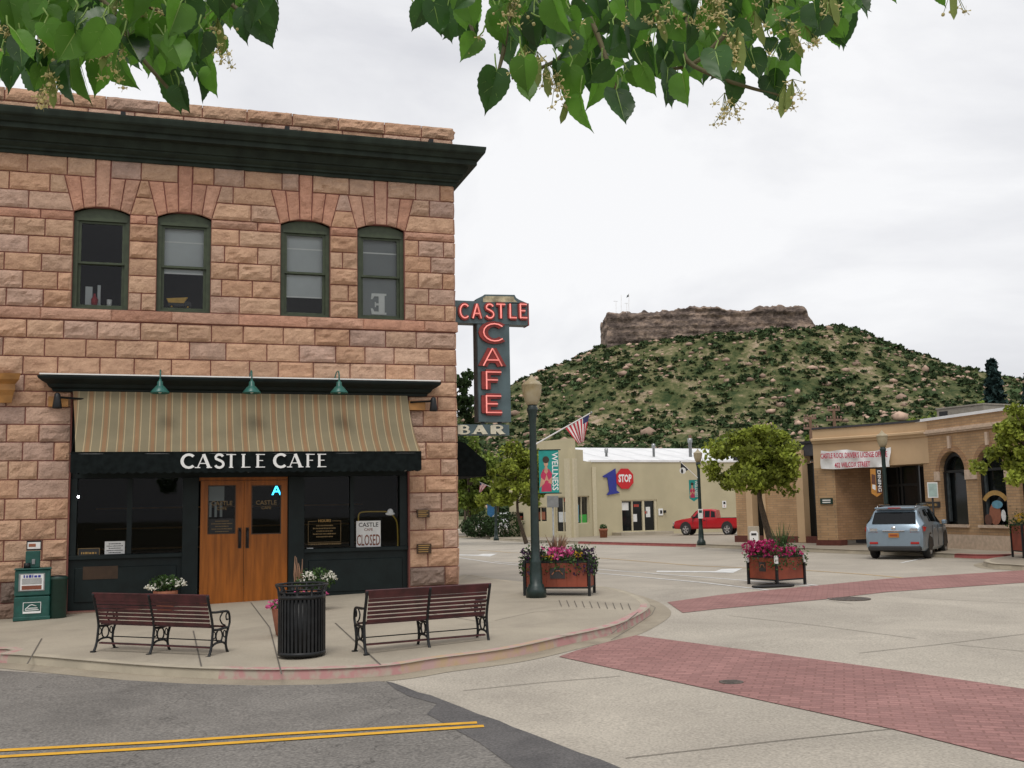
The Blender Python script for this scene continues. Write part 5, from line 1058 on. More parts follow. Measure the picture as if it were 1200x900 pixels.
for a,b,notes in ((728.8,740.2,[(729.5,738,589,598)]),(741.4,752.6,[(743.5,748,602.5,611.5),(744,750,591,594)]),(755,766.8,[(758.5,763.5,594,606),(757,760,599,602)])):
    mb=MB(); wC.box(mb,wC.s(a),wC.s(b),z0+.05,z1-.08,-.2,-.16,'pane_dark'); do=mb.build('glass_door',shop,True)
    mb=MB()
    for i,(x0,x1,y0,y1) in enumerate(notes): pxbox(wC,mb,x0,x1,y0,y1,-.155,-.15,'paper' if i==0 else ('goods_red' if y1-y0<4 else 'paper'))
    no=mb.build('paper_note',do)
    for v in no.data.vertices: v.co-=shop.location
mb=MB()
for (x,y) in ((737,535),(794,537),(838,533)):
    pass
for i,(x,yt,yb,r_) in enumerate(((737,525,534,.13),(794,519.5,538,.13),(838,513,535,.17))):
    p=wC.hit(x,540)-wC.n*3; k=(p-CAM).dot(_f)/FPX; ztop=P(x,yt,(p-CAM).dot(_f)).z; mb=MB(); mb.lathe([(r_*.7,0),(r_*.7,ztop-zC-.3),(r_,ztop-zC-.3),(r_*1.05,ztop-zC-.2),(r_,ztop-zC),(.02,ztop-zC+.03)],'steel',(p.x,p.y,zC),12); mb.build('roof_vent',shop,True)
# the painted sign
mb=MB(); o=.05
mb.prism([wC.hit(x,y)+wC.n*.05 for x,y in [(720.6,549),(705.6,558),(706.5,559.6),(711,559.6),(713.3,575.5),(710.4,579.6),(711,580.2),(725.6,577.6),(725,576.8),(722,574.8)]],wC.n*.04,'blue_paint'); t=shop
nb=mb.build('number_one'); tag(nb,'large blue numeral 1 with serifs mounted on the beige shop wall','sign')
c=wC.hit(731.4,561); rr=(wC.hit(741.6,561)-c).length*1.04; mb=MB(); mb.prism([wC.P((c-wC.a).dot(wC.ax)+rr*math.cos(R(22.5+45*i)),c.z+rr*math.sin(R(22.5+45*i))*1.02,.06) for i in range(8)],wC.n*.05,'goods_red_sign' if 'goods_red_sign' in M else mat('sign_red',(.55,.01,.015),.5,var=.03)); 
text(mb,'STOP',wC.P((c-wC.a).dot(wC.ax),c.z,.115),'white',rr*.95,ax=wC.ax,bold=.04,sx=.62); mb.build('stop_sign'); tag(bpy.data.objects['stop_sign'],'red octagonal STOP sign mounted on the beige shop wall beside the blue numeral','sign')
mb=MB(); pxbox(wC,mb,771.5,776.5,596,604,.01,.06,'white'); pxbox(wC,mb,773,775.5,598,602,.06,.065,'ink'); pxbox(wC,mb,777.5,779,598,601,.01,.2,'black_iron'); tag(mb.build('wall_sign'),'small white notice on the beige wall just right of the glass doors','sign')
mb=MB(); pxbox(wC,mb,846.3,850.8,587,595,.01,.04,'white'); pxbox(wC,mb,847.3,849.8,588,591,.04,.045,'ink'); pxbox(wC,mb,847.8,849.3,592.5,593.5,.04,.045,'goods_red'); tag(mb.build('wall_sign'),'small white parking sign on the beige wall above the red pickup','sign')
p=XY(706.5,67.5); t=thing('planter_pot','squat brown flower tub standing by the beige shop left of its glass doors','flower pot',p); k=px2m(p)
mb=MB(); mb.lathe([(4.2*k,0),(4.8*k,8*k),(5.2*k,8*k),(5.2*k,10.5*k),(4.2*k,10.5*k)],'terracotta',(0,0,0),16); mb.build('pot',t); flowers(t,(0,0,12*k),.25,.25,.22,150,.12,[('petal_white',4,.08,(0,0,11*k),(.2,.2,.1))],seed=9)
# ---- long brown building at the right: three brick bays, the portico, the arched brick wing
Pp=XY(956.5,43.);Qq=XY(1075.5,40.);Rr=XY(1173,35.5); dirn=(Rr-Qq).normalized(); Ss=Qq+dirn*16
g0=XY(862,49.); g1=XY(957,45.2)
bay=thing('brown_bay_building','low dark roofed building with tan brick piers behind the round street tree','building',g0)
wG=Wall(g0,g1); mb=MB(); zt=wG.z(945,519.5)
for x0,x1,m in ((862,875,'brick_tan'),(897.5,934,'brick_tan')): wG.box(mb,wG.s(x0),wG.s(x1),.28,wG.z(x0,548) if x0<880 else wG.z(930,529),-.5,0,m)
for x0,x1 in ((875,882),(894,897.5),(934,942.5)): wG.box(mb,wG.s(x0),wG.s(x1),.02,wG.z(x0,540) if x0<880 else wG.z(930,528),-.5,.06,'stucco_tan')
wG.box(mb,-.1,wG.s(955),-.1,.28,-.55,.03,'plinth_red'); wG.box(mb,0,wG.L,-.1,3.6,-4,-3.8,'fascia_dark'); wG.box(mb,0,.3,.28,3.6,-4,-.5,'brick_tan'); mb.build('wall',bay,True)
mb=MB(); wG.box(mb,-.1,wG.L-.1,wG.z(930,535),zt,-8,-.1,'fascia_dark'); wG.box(mb,-.15,wG.L-.12,zt,zt+.1,-8.1,-.02,'black_iron'); mb.build('roof',bay,True)
for x0,x1 in ((882,894),(942.5,955)):
    mb=MB(); wG.box(mb,wG.s(x0),wG.s(x1),.28,3.4,-.4,-.3,'pane_dark'); mb.build('window',bay,True)
port=thing('brick_corner_building','tan brick building with a stucco portico and tall arched windows behind the silver SUV','building',Qq)
wP,wQ=Wall(Pp,Qq),Wall(Qq,Ss)
zc=4.12; ztop=wP.z(1000,500.3); 
mb=MB()
u=lambda x:wP.s(x)
zu=wP.z(1000,550.5)+.12
wP.box(mb,0,u(979.5),.22,zu,-.45,0,'brick_tan')                       # left pier
wL=Wall(wP.P(u(979.5),0,-.02),wP.P(u(979.5),0,-.02)+Vector(( _r0*.9+_f*1.9)));
mb.prism([wP.P(u(979.5),.22,-.03),wP.P(u(979.5)+.9,.22,-2.4),wP.P(u(979.5)+.6,.22,-2.6),wP.P(u(979.5)-.3,.22,-.44)],(0,0,zu-.24),'brick_dark')
wP.box(mb,-.05,u(983),-.1,.22,-.5,.04,'plinth_red')
wP.box(mb,u(962),wP.L-.02,-.1,zu-.01,-2.9,-2.7,'fascia_dark')             # back of the porch
wP.box(mb,wP.L-.35,wP.L,.0,zu,-2.7,0,'brick_tan') if False else None
mb.build('portico_wall',port,True)
mb=MB(); zmid=zc+.16
# stucco fascia with the rounded right corner, moulding and coping
nseg=8; path=[wP.a.copy()]+[wP.P(wP.L-1.1,0)]; c0=wP.P(wP.L-1.1,0); c1=wQ.P(.9,0); cc=wP.P(wP.L,0)
bez=[c0*(1-t)**2+cc*2*t*(1-t)+c1*t*t for t in [i/nseg for i in range(1,nseg+1)]]
path+=bez; nr=[]
for i,p in enumerate(path):
    tt_=(path[min(i+1,len(path)-1)]-path[max(i-1,0)]).normalized(); nr.append(Vector((tt_.y,-tt_.x,0)))
def fasc(prof,name,m): q=MB(); q.sweep(prof,path,m,nr); q.build(name,port,True)
fasc([(-.35,zu),(0,zu),(0,zc-.02),(-.35,zc-.02)],'fascia','stucco_tan'); fasc([(-.3,zc-.02),(.06,zc-.02),(.08,zc+.04),(.16,zc+.1),(.16,zc+.17),(.1,zc+.2),(-.3,zc+.2)],'moulding','stucco_tan')
fasc([(-.35,zc+.2),(-.01,zc+.2),(-.01,ztop),(-.35,ztop)],'parapet','stucco_tan'); fasc([(-.4,ztop),(.04,ztop),(.04,ztop+.08),(-.4,ztop+.08)],'coping','fascia_dark')
mb=MB(); mb.add([up(wP.a,zc+.1),up(wP.b,zc+.1),up(wQ.b,zc+.1),up(wQ.b-wQ.n*9,zc+.1),up(wP.a-wP.n*9,zc+.1)],[(0,1,2,3,4)],'fascia_dark')
mb.add([up(wP.a-wP.n*.1,zu+.01),up(wP.b-wP.n*.1,zu+.01),up(wP.b-wP.n*3.5,zu+.01),up(wP.a-wP.n*3.5,zu+.01)],[(0,1,2,3)],'stucco_tan'); mb.build('roof',port,True)
# porch glazing
for x0,x1,oo in ((1000,1020,-2.6),(1022,1038,-2.2),(1040,1062,-1.2)):
    f=MB(); wP.box(f,wP.s(x0),wP.s(x1),.1,zu-.02,oo-.08,oo-.04,'pane_dark'); fo=f.build('porch_window',port,True)
    g=MB(); wP.box(g,wP.s(x0),wP.s(x0)+.08,.1,zu-.02,oo-.03,oo+.03,'black_iron'); wP.box(g,wP.s(x1)-.08,wP.s(x1),.1,zu-.02,oo-.03,oo+.03,'black_iron'); wP.box(g,wP.s(x0)+.08,wP.s(x1)-.08,2.3,2.4,oo-.03,oo+.03,'black_iron'); go=g.build('frame',fo)
    for v in go.data.vertices: v.co-=port.location
# brick wing with arches
def archops(x0,x1): return wQ.s(x0,600),wQ.s(x1,600)
arches=[archops(1104.5,1134.5),archops(1148,1181)]; du=arches[1][0]-arches[0][0]; wd=arches[0][1]-arches[0][0]
arches.append((arches[1][0]+du,arches[1][0]+du+wd)); arches.append((arches[1][0]+2*du,arches[1][0]+2*du+wd))
arches=[a for a in arches if a[1]<wQ.L-.3]
zs=wQ.z(1119,552); z0w=wQ.z(1119,614.5); 
mb=MB(); ztb=ztop-.02; u_=.9
wQ.box(mb,.9,.901,0,.01,-.3,0,'brick_tan')
for i,(a,b) in enumerate(arches):
    wQ.box(mb,u_,a,.5,ztb,-.35,0,'brick_tan'); wQ.box(mb,a,b,.5,z0w,-.35,0,'brick_tan')
    r_=(b-a)/2; c=(a+b)/2; n=12
    for k in range(n):
        t0=PI-PI*k/n; t1=PI-PI*(k+1)/n; ua,ub=c+r_*math.cos(t0),c+r_*math.cos(t1); za_,zb_=zs+r_*math.sin(t0),zs+r_*math.sin(t1)
        F4=[wQ.P(ua,za_,0),wQ.P(ub,zb_,0),wQ.P(ub,ztb,0),wQ.P(ua,ztb,0)]; Bk=[p-wQ.n*.35 for p in F4]
        mb.add(F4+Bk,[(0,1,2,3),(7,6,5,4),(1,0,4,5)],'brick_tan')
    u_=b
wQ.box(mb,u_,wQ.L,.5,ztb,-.35,0,'brick_tan'); wQ.box(mb,.5,.9,.5,ztb-.7,-.35,-.02,'brick_tan'); wQ.box(mb,.5,wQ.L,-.1,.498,-.35,.05,'stone_pink')
mb.build('brick_wall',port,True)
mb=MB(); wQ.box(mb,.9,wQ.L,zc,zc+.2,0,.1,'stone_pink'); wQ.box(mb,.9,wQ.L,zc+.06,zc+.14,.1,.16,'stone_pink'); wQ.box(mb,.0,wQ.L,ztb,ztb+.1,-.4,.06,'white_roof'); mb.build('string_course',port,True)
for i,(a,b) in enumerate(arches):
    r_=(b-a)/2; c=(a+b)/2
    mb=MB()
    for rr_,w2,o0,o1,m in ((r_,.2,0,.03,'brick_dark'),(r_*.93,.13,-.22,-.14,'black_iron')):
        for k in range(16):
            t0=PI-PI*k/16;t1=PI-PI*(k+1)/16; q=[wQ.P(c+rad*math.cos(t),zs+rad*math.sin(t),o0) for rad,t in ((rr_,t0),(rr_,t1),(rr_+w2,t1),(rr_+w2,t0))] if m=='brick_dark' else [wQ.P(c+rad*math.cos(t),zs+rad*math.sin(t),o0) for rad,t in ((rr_-w2,t0),(rr_-w2,t1),(rr_,t1),(rr_,t0))]
            mb.add(q+[p+wQ.n*(o1-o0) for p in q],[(4,5,6,7),(0,4,7,3),(0,1,5,4),(2,3,7,6)],m)
    wQ.box(mb,a,a+.12,z0w,zs,-.22,-.14,'black_iron'); wQ.box(mb,b-.12,b,z0w,zs,-.22,-.14,'black_iron'); wQ.box(mb,a+.12,b-.12,zs-.05,zs+.04,-.22,-.14,'black_iron'); wQ.box(mb,a+.12,a+.24,z0w+.1,zs-.05,-.24,-.17,'sign_dark'); wQ.box(mb,b-.24,b-.12,z0w+.1,zs-.05,-.24,-.17,'sign_dark'); wQ.box(mb,a-.04,b+.04,z0w-.1,z0w,-.2,.08,'stone_pink')
    wQ.box(mb,c-.07,c+.07,zs+r_+.1,zs+r_+.55,0,.09,'stone_pink')
    wo=mb.build('arched_window',port,True); g=MB(); g.prism([wQ.P(a,z0w,-.3)]+[wQ.P(c-r_*math.cos(PI*k/12),zs+r_*math.sin(PI*k/12),-.3) for k in range(13)]+[wQ.P(b,z0w,-.3)],-wQ.n*.02,'pane_dark'); go=g.build('pane',wo)
    for v in go.data.vertices: v.co-=port.location
    mb=MB(); wQ.box(mb,a-.3,a,zs-.32,zs+.02,0,.05,'stone_pink'); mb.build('impost',port,True); mb=MB(); wQ.box(mb,b,b+.3,zs-.32,zs+.02,0,.05,'stone_pink'); mb.build('impost',port,True)
mb=MB(); p0=wQ.P(4.2,ztb,-3.2); 
ru=Wall(XY(1105.5,43.5),XY(1161,41.5)); zt_=ru.z(1130,476.5); ru.box(mb,0,ru.L,zt_-1.2,zt_,-2.2,0,'roof_unit_paint'); ru.box(mb,.12,ru.L*.24,zt_-.5,zt_-.1,0,.01,'ink'); ru.box(mb,-.03,ru.L+.03,zt_,zt_+.06,-2.23,.03,'roof_unit_paint'); mb.build('roof_unit',port,True)
# things on the brown building
mb=MB(); pxbox(wP,mb,962.0,976.5,584,591,.01,.05,'bin_green'); pxbox(wP,mb,964.5,974,585.6,587,.05,.055,'white'); pxbox(wP,mb,964.5,974,588.2,589.4,.05,.055,'white'); tag(mb.build('wall_sign'),'small dark green sign on the left brick pier of the portico','sign')
mb=MB(); wQ.box(mb,wQ.s(1081,590),wQ.s(1102,590),wQ.z(1090,595),wQ.z(1090,588),.01,.06,'ink'); dashes(mb,wQ.P((wQ.s(1081,590)+wQ.s(1102,590))/2,wQ.z(1090,591.5),.062),(wQ.s(1102,590)-wQ.s(1081,590))*.8,.1,'gold',ax=wQ.ax); tag(mb.build('wall_sign'),'long black sign with gold lettering on the brick between portico and arched window','sign')
mb=MB(); a_,b_=arches[1]; c=(a_+b_)/2; z_=wQ.z(1164,592)
n=10
for k in range(n):
    t0=R(150-120*k/n);t1=R(150-120*(k+1)/n); q=[wQ.P(c+rad*math.cos(t),z_-.1+rad*math.sin(t)*.8,-.1) for rad,t in ((.55,t0),(.55,t1),(.75,t1),(.75,t0))]; mb.poly(q,'gold')
mb.poly([wQ.P(c+.3*math.cos(t*PI/6)-.05,z_-.3+.38*math.sin(t*PI/6),-.1) for t in range(12)],'terracotta'); mb.poly([wQ.P(c+.28*math.cos(t*PI/6)+.1,z_+.02+.14*math.sin(t*PI/6),-.09) for t in range(12)],'goods_blue'); mb.poly([wQ.P(c+.12*math.cos(t*PI/6)+.38,z_-.35+.2*math.sin(t*PI/6),-.09) for t in range(12)],'paper'); mb.poly([wQ.P(c+.2*math.cos(t*PI/6)-.4,z_-.5+.2*math.sin(t*PI/6),-.09) for t in range(12)],'banner_brown')
tag(mb.build('window_emblem'),'round painted emblem with a gold arc on the glass of the second arched window','emblem')
# vinyl banner on the portico
mm('vinyl',(.82,.82,.81),.6,var=.03); mm('vinyl_red',(.5,.01,.06),.6)
mb=MB(); n=24; x0,x1=964,1045; V=[];F=[]
def bt(t): return (529.2-3.5*math.sin(min(1,max(0,t/.36))*PI/2)**2*(1 if t<.36 else 0)+0) 
def top_(t): 
    pts=[(0,528),(.12,529.3),(.25,527.5),(.37,526.8),(.5,528.2),(.65,529.5),(.8,528.5),(1,524)]
    for (a,va),(b,vb) in zip(pts,pts[1:]):
        if a<=t<=b: return va+(vb-va)*(t-a)/(b-a)
    return pts[-1][1]
def bot_(t): return 549.3-2.3*t+(1.0*math.sin(PI*t*2) if t<.5 else 0)
for i in range(n+1):
    t=i/n; x=x0+(x1-x0)*t
    for j in range(5): v=j/4; y=top_(t)*(1-v)+bot_(t)*v; V.append(wP.hit(x,y)+wP.n*(.14+.05*math.sin(t*17+v*4)+.03*math.sin(t*31-v*6)))
for i in range(n):
    for j in range(4): F.append((i*5+j,i*5+j+1,(i+1)*5+j+1,(i+1)*5+j))
mb.add(V,F,'vinyl',True)
def vtext(s,xa,xb,yc0,yc1,h):
    c=(wP.hit(xa,yc0)+wP.hit(xb,yc1))/2+wP.n*.235; L_=(wP.hit(xb,yc1)-wP.hit(xa,yc0)); ax=L_.normalized(); hh=h*px2m(c); v,f=text_geo(s,1,.02,0,'CENTER'); w0=max(p.x for p in v)-min(p.x for p in v)
    text(mb,s,c,'vinyl_red',hh,ax=ax,up=(0,0,1),bold=.02,sx=L_.length/(w0*hh))
bn=mb.build('vinyl_banner'); tag(bn,'white vinyl banner with two lines of red lettering across the portico fascia','banner')
mb=MB(); vtext("CASTLE ROCK DRIVER'S LICENSE OFFICE",965,1043,535,532.5,8.6); vtext('402 WILCOX STREET',981.5,1023,545.6,544,8.2); lo=mb.build('lettering',bn)
# a strip of the terrace behind: rooftop pieces and service poles
mm('pole_wood',(.13,.075,.045),.9); mm('insulator',(.2,.12,.085),.6)
for x,yt,yb,arms,lab in ((955,487,520,((489,7,),(501,8,)),'wooden utility pole with two crossarms, the shorter left one behind the brown building'),(983.5,478,505,((479,7),(491,9)),'wooden utility pole with two crossarms, the taller right one behind the brown building')):
    p=XY(x,75,-.9); k=px2m(p); t=thing('utility_pole',lab,'utility pole',p,-YAW,'utility poles behind the buildings'); top=P(x,yt,75).z+.9
    mb=MB(); mb.tube([(0,0,0),(0,0,top)],[.16,.11],'pole_wood',8); mb.build('pole',t)
    for y,w_ in arms: mb=MB(); z=P(x,y,75).z+.9; mb.box(-w_*k,w_*k,-.08,.08,z-.07,z+.07,'insulator'); [mb.lathe([(.06,0),(.05,.2)],'insulator',(q*w_*k*.9,0,z+.07),6) for q in (-1,-.5,.5,1)]; mb.build('crossarm',t)
p=XY(812,82,-.9); mb=MB(); mb.tube([(0,0,0),(0,0,P(812,509,82).z+.9)],.12,'pole_wood',8); o=mb.build('utility_pole'); o.location=p; tag(o,'bare dark pole standing up behind the white roof','utility pole')
# ============================================================ VEHICLES
def car_body(st,paint,parent,name='body'):
    V=[];F=[]
    for (x,zb_,zs_,zbelt,zr,w_,wr) in st:
        h=[(0,zb_),(w_*.9,zb_),(w_*.985,zb_+.1),(w_,zs_),(w_*.965,zbelt),(wr,zr-.05),(wr*.86,zr-.005),(0,zr)]
        ring=[(x,-a,b) for a,b in h]+[(x,a,b) for a,b in h[-2:0:-1]]
        V+=ring
    n=len(ring)
    for i in range(len(st)-1):
        for j in range(n): F.append((i*n+j,i*n+(j+1)%n,(i+1)*n+(j+1)%n,(i+1)*n+j))
    F.append(tuple(range(n))); F.append(tuple((len(st)-1)*n+j for j in range(n))[::-1])
    mb=MB(); mb.add(V,F,paint,True); o=mb.build(name,parent); o.data.set_sharp_from_angle(angle=R(32)) if hasattr(o.data,'set_sharp_from_angle') else None
    return V,n
def side_glass(V,n,i0,i1,t0,t1,parent,lo_=.1,hi_=.93,name='side_window'):
    for s in (0,1):
        a,b=(4,5) if s==0 else (n-4,n-5); sg=-1 if s==0 else 1
        def pt(i,v): 
            f=int(i); r_=i-f; g=min(f+1,len(V)//n-1)
            p=[Vector(V[f*n+k]).lerp(Vector(V[g*n+k]),r_) for k in (a,b)]; q=p[0].lerp(p[1],v); q.y+=sg*.008; return q
        mb=MB(); mb.poly([pt(i0,lo_),pt(i1,lo_),pt(i1-(t1),hi_),pt(i0+t0,hi_)] if s==0 else [pt(i0+t0,hi_),pt(i1-t1,hi_),pt(i1,lo_),pt(i0,lo_)],'car_glass'); mb.build(name,parent)
def top_glass(V,n,i0,i1,parent,name,lo_=.06,hi_=.92,m='car_glass'):
    A0=[Vector(V[i0*n+k]) for k in (5,n-5)]; B0=[Vector(V[i1*n+k]) for k in (5,n-5)]
    a=[A0[0].lerp(B0[0],lo_),A0[1].lerp(B0[1],lo_),A0[1].lerp(B0[1],hi_),A0[0].lerp(B0[0],hi_)]
    nn=(a[1]-a[0]).cross(a[3]-a[0]).normalized(); nn=nn if nn.z>0 else -nn
    c=sum(a,Vector())/4; mb=MB(); mb.poly([c+(p-c)*.93+nn*.05 for p in a],m); mb.build(name,parent)
def wheel(x,y,r,parent,side):
    mb=MB(); w_=.22; s=side
    y0=y-w_/2;y1=y+w_/2
    prof=[(r*.62,-w_/2),(r*.9,-w_/2),(r,-w_/2+.03),(r,w_/2-.03),(r*.9,w_/2),(r*.62,w_/2)]
    def ring(prof,m,mb_,n=24):
        V=[(x+q*math.cos(2*PI*j/n),y+h,r+q*math.sin(2*PI*j/n)) for q,h in prof for j in range(n)]; F=[(i*n+j,i*n+(j+1)%n,(i+1)*n+(j+1)%n,(i+1)*n+j) for i in range(len(prof)-1) for j in range(n)]
        mb_.add(V,F,m,True)
    ring(prof,'rubber',mb); wo=mb.build('wheel',parent)
    mb=MB(); ring([(r*.63,s*w_/2),(r*.6,s*(w_/2+.004)),(r*.58,s*(w_/2-.03))],'alloy',mb); ring([(r*.6,s*.02),(.01,s*.02)],'plastic_black',mb)
    for k in range(5):
        a=2*PI*k/5+.3; c_,s_=math.cos(a),math.sin(a); yy=y+s*(w_/2-.02)
        mb.prism([(x+c_*.03-s_*.05,yy,r+s_*.03+c_*.05),(x+c_*r*.59-s_*.035,yy,r+s_*r*.59+c_*.035),(x+c_*r*.59+s_*.035,yy,r+s_*r*.59-c_*.035),(x+c_*.03+s_*.05,yy,r+s_*.03-c_*.05)],(0,s*.02,0),'alloy')
    mb.lathe([(.06,0),(.001,.01)],'alloy'); ro=mb.build('rim',wo)
def arch(x,w_,r,parent,m='plastic_black'):
    for s in (-1,1):
        mb=MB(); n=16; V=[]; 
        for k in range(n+1):
            a=PI*k/n; V+=[(x+math.cos(a)*r*1.0,s*(w_+.004),r*.93+math.sin(a)*r*1.06)]
        mb.add([(x,s*(w_+.004),r*.6)]+V,[(0,i+1,i+2) if s>0 else (0,i+2,i+1) for i in range(n)],m); mb.build('wheel_arch',parent)
def make_suv(paint,label,loc,rz,grp=None):
    t=thing('suv_car',label,'car',loc,rz,grp)
    st=[(-2.39,.42,.72,.9,.93,.80,.70),(-2.33,.3,.74,1.05,1.08,.88,.74),(-2.12,.27,.76,1.12,1.36,.92,.70),(-1.93,.26,.76,1.14,1.58,.935,.67),(-1.5,.25,.76,1.13,1.67,.94,.67),(-.6,.25,.75,1.11,1.70,.945,.68),(.2,.25,.74,1.08,1.67,.945,.67),(.62,.25,.74,1.06,1.55,.94,.66),(1.22,.26,.73,1.04,1.13,.935,.70),(1.8,.28,.70,.98,1.03,.92,.72),(2.2,.3,.64,.86,.91,.87,.66),(2.39,.36,.6,.72,.76,.74,.56)]
    V,n=car_body(st,paint,t)
    side_glass(V,n,2.2,4.5,1.0,.0,t,.12,.9); side_glass(V,n,4.58,5.6,0,0,t,.12,.9); side_glass(V,n,5.7,7.4,0,.9,t,.12,.9); top_glass(V,n,1,3,t,'rear_window',.12,.9); top_glass(V,n,7,8,t,'windscreen')
    for x in (-1.42,1.36): arch(x,.935,.42,t); [wheel(x,s*.82,.37,t,s) for s in (-1,1)]
    for s in (-1,1):
        mb=MB(); mb.prism([(-2.31,s*.5,.93),(-2.37,s*.5,.86),(-2.37,s*.78,.86),(-2.18,s*.93,.9),(-2.02,s*.945,1.02),(-2.2,s*.9,1.04),(-2.3,s*.62,1.03)],(-.03,0,0),'tail_red' if paint!='car_white' else 'tail_red'); mb.box(-2.41,-2.39,s*.5,s*.74,.9,.99,'chrome'); mb.build('tail_light',t)
        mb=MB(); mb.box(-2.42,-2.36,s*.5,s*.76,.49,.56,'tail_red',.01); mb.build('reflector',t)
        mb=MB(); mb.tube([(-1.7,s*.6,1.69),(-1.5,s*.6,1.735),(.0,s*.6,1.735),(.25,s*.6,1.69)],.022,'chrome',6); mb.build('roof_rail',t)
        mb=MB(); mb.box(.72,.92,s*.94,s*1.1,1.05,1.2,paint,.03); mb.build('mirror',t)
        mb=MB(); mb.prism([(2.15,s*.84,.7),(2.42,s*.6,.68),(2.38,s*.6,.8),(2.1,s*.84,.84)],(0,s*.03,0),'alloy'); mb.build('headlight',t)
        for x in (-.75,.25): mb=MB(); mb.box(x,x+.18,s*.945,s*.975,.93,.96,'chrome',.008); mb.build('door_handle',t)
        mb=MB()
        for x in (-1.0,-.02,.95): mb.box(x-.006,x+.006,s*.935,s*.9478,.38,1.06,'plastic_black')
        mb.build('door_gap',t)
    mb=MB(); mb.box(-2.43,-2.37,-.34,.34,.885,.93,'chrome',.01); mb.build('trim_bar',t)
    mb=MB(); mb.box(-2.425,-2.4,-.16,.16,.7,.84,'amber',.005); mb.box(-2.43,-2.425,-.12,.12,.74,.8,'planter_wood'); mb.build('license_plate',t)
    mb=MB(); mb.box(-2.44,-2.2,-.82,.82,.27,.43,'plastic_black',.04); mb.build('bumper_valance',t)
    mb=MB(); mb.box(-2.08,-1.85,-.62,.62,1.6,1.66,paint,.02); mb.box(-2.095,-2.08,-.2,.2,1.62,1.65,'tail_red'); mb.build('spoiler',t)
    mb=MB(); mb.lathe([(.07,0),(.0685,.003)],'chrome',(0,0,0),14); 
    for v in mb.v: v.x,v.y,v.z=-2.405-v.z,v.x,1.0+v.y*.7
    mb.build('badge',t)
    return t
a=G(1028,654.5,ROAD); b=G(1086,653.5,ROAD); ax_=R(41); c=(a+b)/2+Vector((math.cos(ax_),math.sin(ax_),0))*1.36
c.z=ROAD; make_suv('silver_blue','silver blue SUV parked at the far kerb, seen from behind',c,ax_)
def make_pickup(label,loc,rz):
    t=thing('pickup_truck',label,'pickup',loc,rz)
    st=[(-2.45,.45,.68,.98,1.0,.82,.76),(-2.42,.42,.68,1.02,1.04,.85,.8),(-.66,.38,.7,1.02,1.04,.86,.8),(-.62,.38,.7,1.02,1.5,.86,.66),(-.3,.38,.7,1.02,1.58,.86,.66),(.5,.38,.7,1.01,1.58,.86,.66),(.72,.38,.7,1.0,1.53,.86,.65),(1.22,.38,.68,.99,1.07,.86,.7),(1.9,.38,.66,.94,.98,.85,.72),(2.35,.4,.62,.85,.88,.82,.7),(2.46,.42,.58,.72,.74,.78,.66)]
    V,n=car_body(st,'car_red',t); side_glass(V,n,2.95,3.98,.2,0,t,.12,.88); side_glass(V,n,4.1,4.55,0,0,t,.12,.88); side_glass(V,n,4.65,6.5,0,1.2,t,.12,.88); top_glass(V,n,6,7,t,'windscreen')
    mb=MB(); mb.box(-2.36,-.72,-.72,.72,1.035,1.045,'plastic_black'); mb.build('cargo_bed',t)
    for x in (-1.45,1.55): arch(x,.857,.42,t); [wheel(x,s*.76,.35,t,s) for s in (-1,1)]
    mb=MB(); mb.box(2.4,2.55,-.82,.82,.42,.58,'plastic_black',.03); mb.build('front_bumper',t); mb=MB(); mb.box(-2.58,-2.44,-.78,.78,.45,.6,'chrome',.03); mb.build('rear_bumper',t)
    for s in (-1,1):
        mb=MB(); mb.box(2.38,2.5,s*.55,s*.8,.66,.8,'alloy',.02); mb.build('headlight',t); mb=MB(); mb.box(-2.5,-2.42,s*.72,s*.85,.68,.95,'tail_red',.01); mb.build('tail_light',t)
        mb=MB(); mb.box(.88,1.02,s*.86,s*1.02,1.02,1.15,'plastic_black',.02); mb.build('mirror',t)
        mb=MB(); mb.box(.1,.25,s*.86,s*.885,.9,.94,'plastic_black',.005); mb.box(-.006,.006,s*.84,s*.864,.5,1.0,'plastic_black'); mb.box(1.0,1.012,s*.84,s*.864,.5,1.0,'plastic_black'); mb.build('door_handle',t)
    return t
p=XY(831,69); z=Z(p.x,p.y); p.z=P(831,625,69).z if False else z
tk=make_pickup('bright red pickup truck parked in front of the beige shop wall',p,PI-YAW-R(24)); tk.scale=(.9,.92,1.06)
p=XY(589,95); p.z=-.38; o=make_suv('car_white','small white car far down the street, half hidden between trees and lamp',p,R(150))
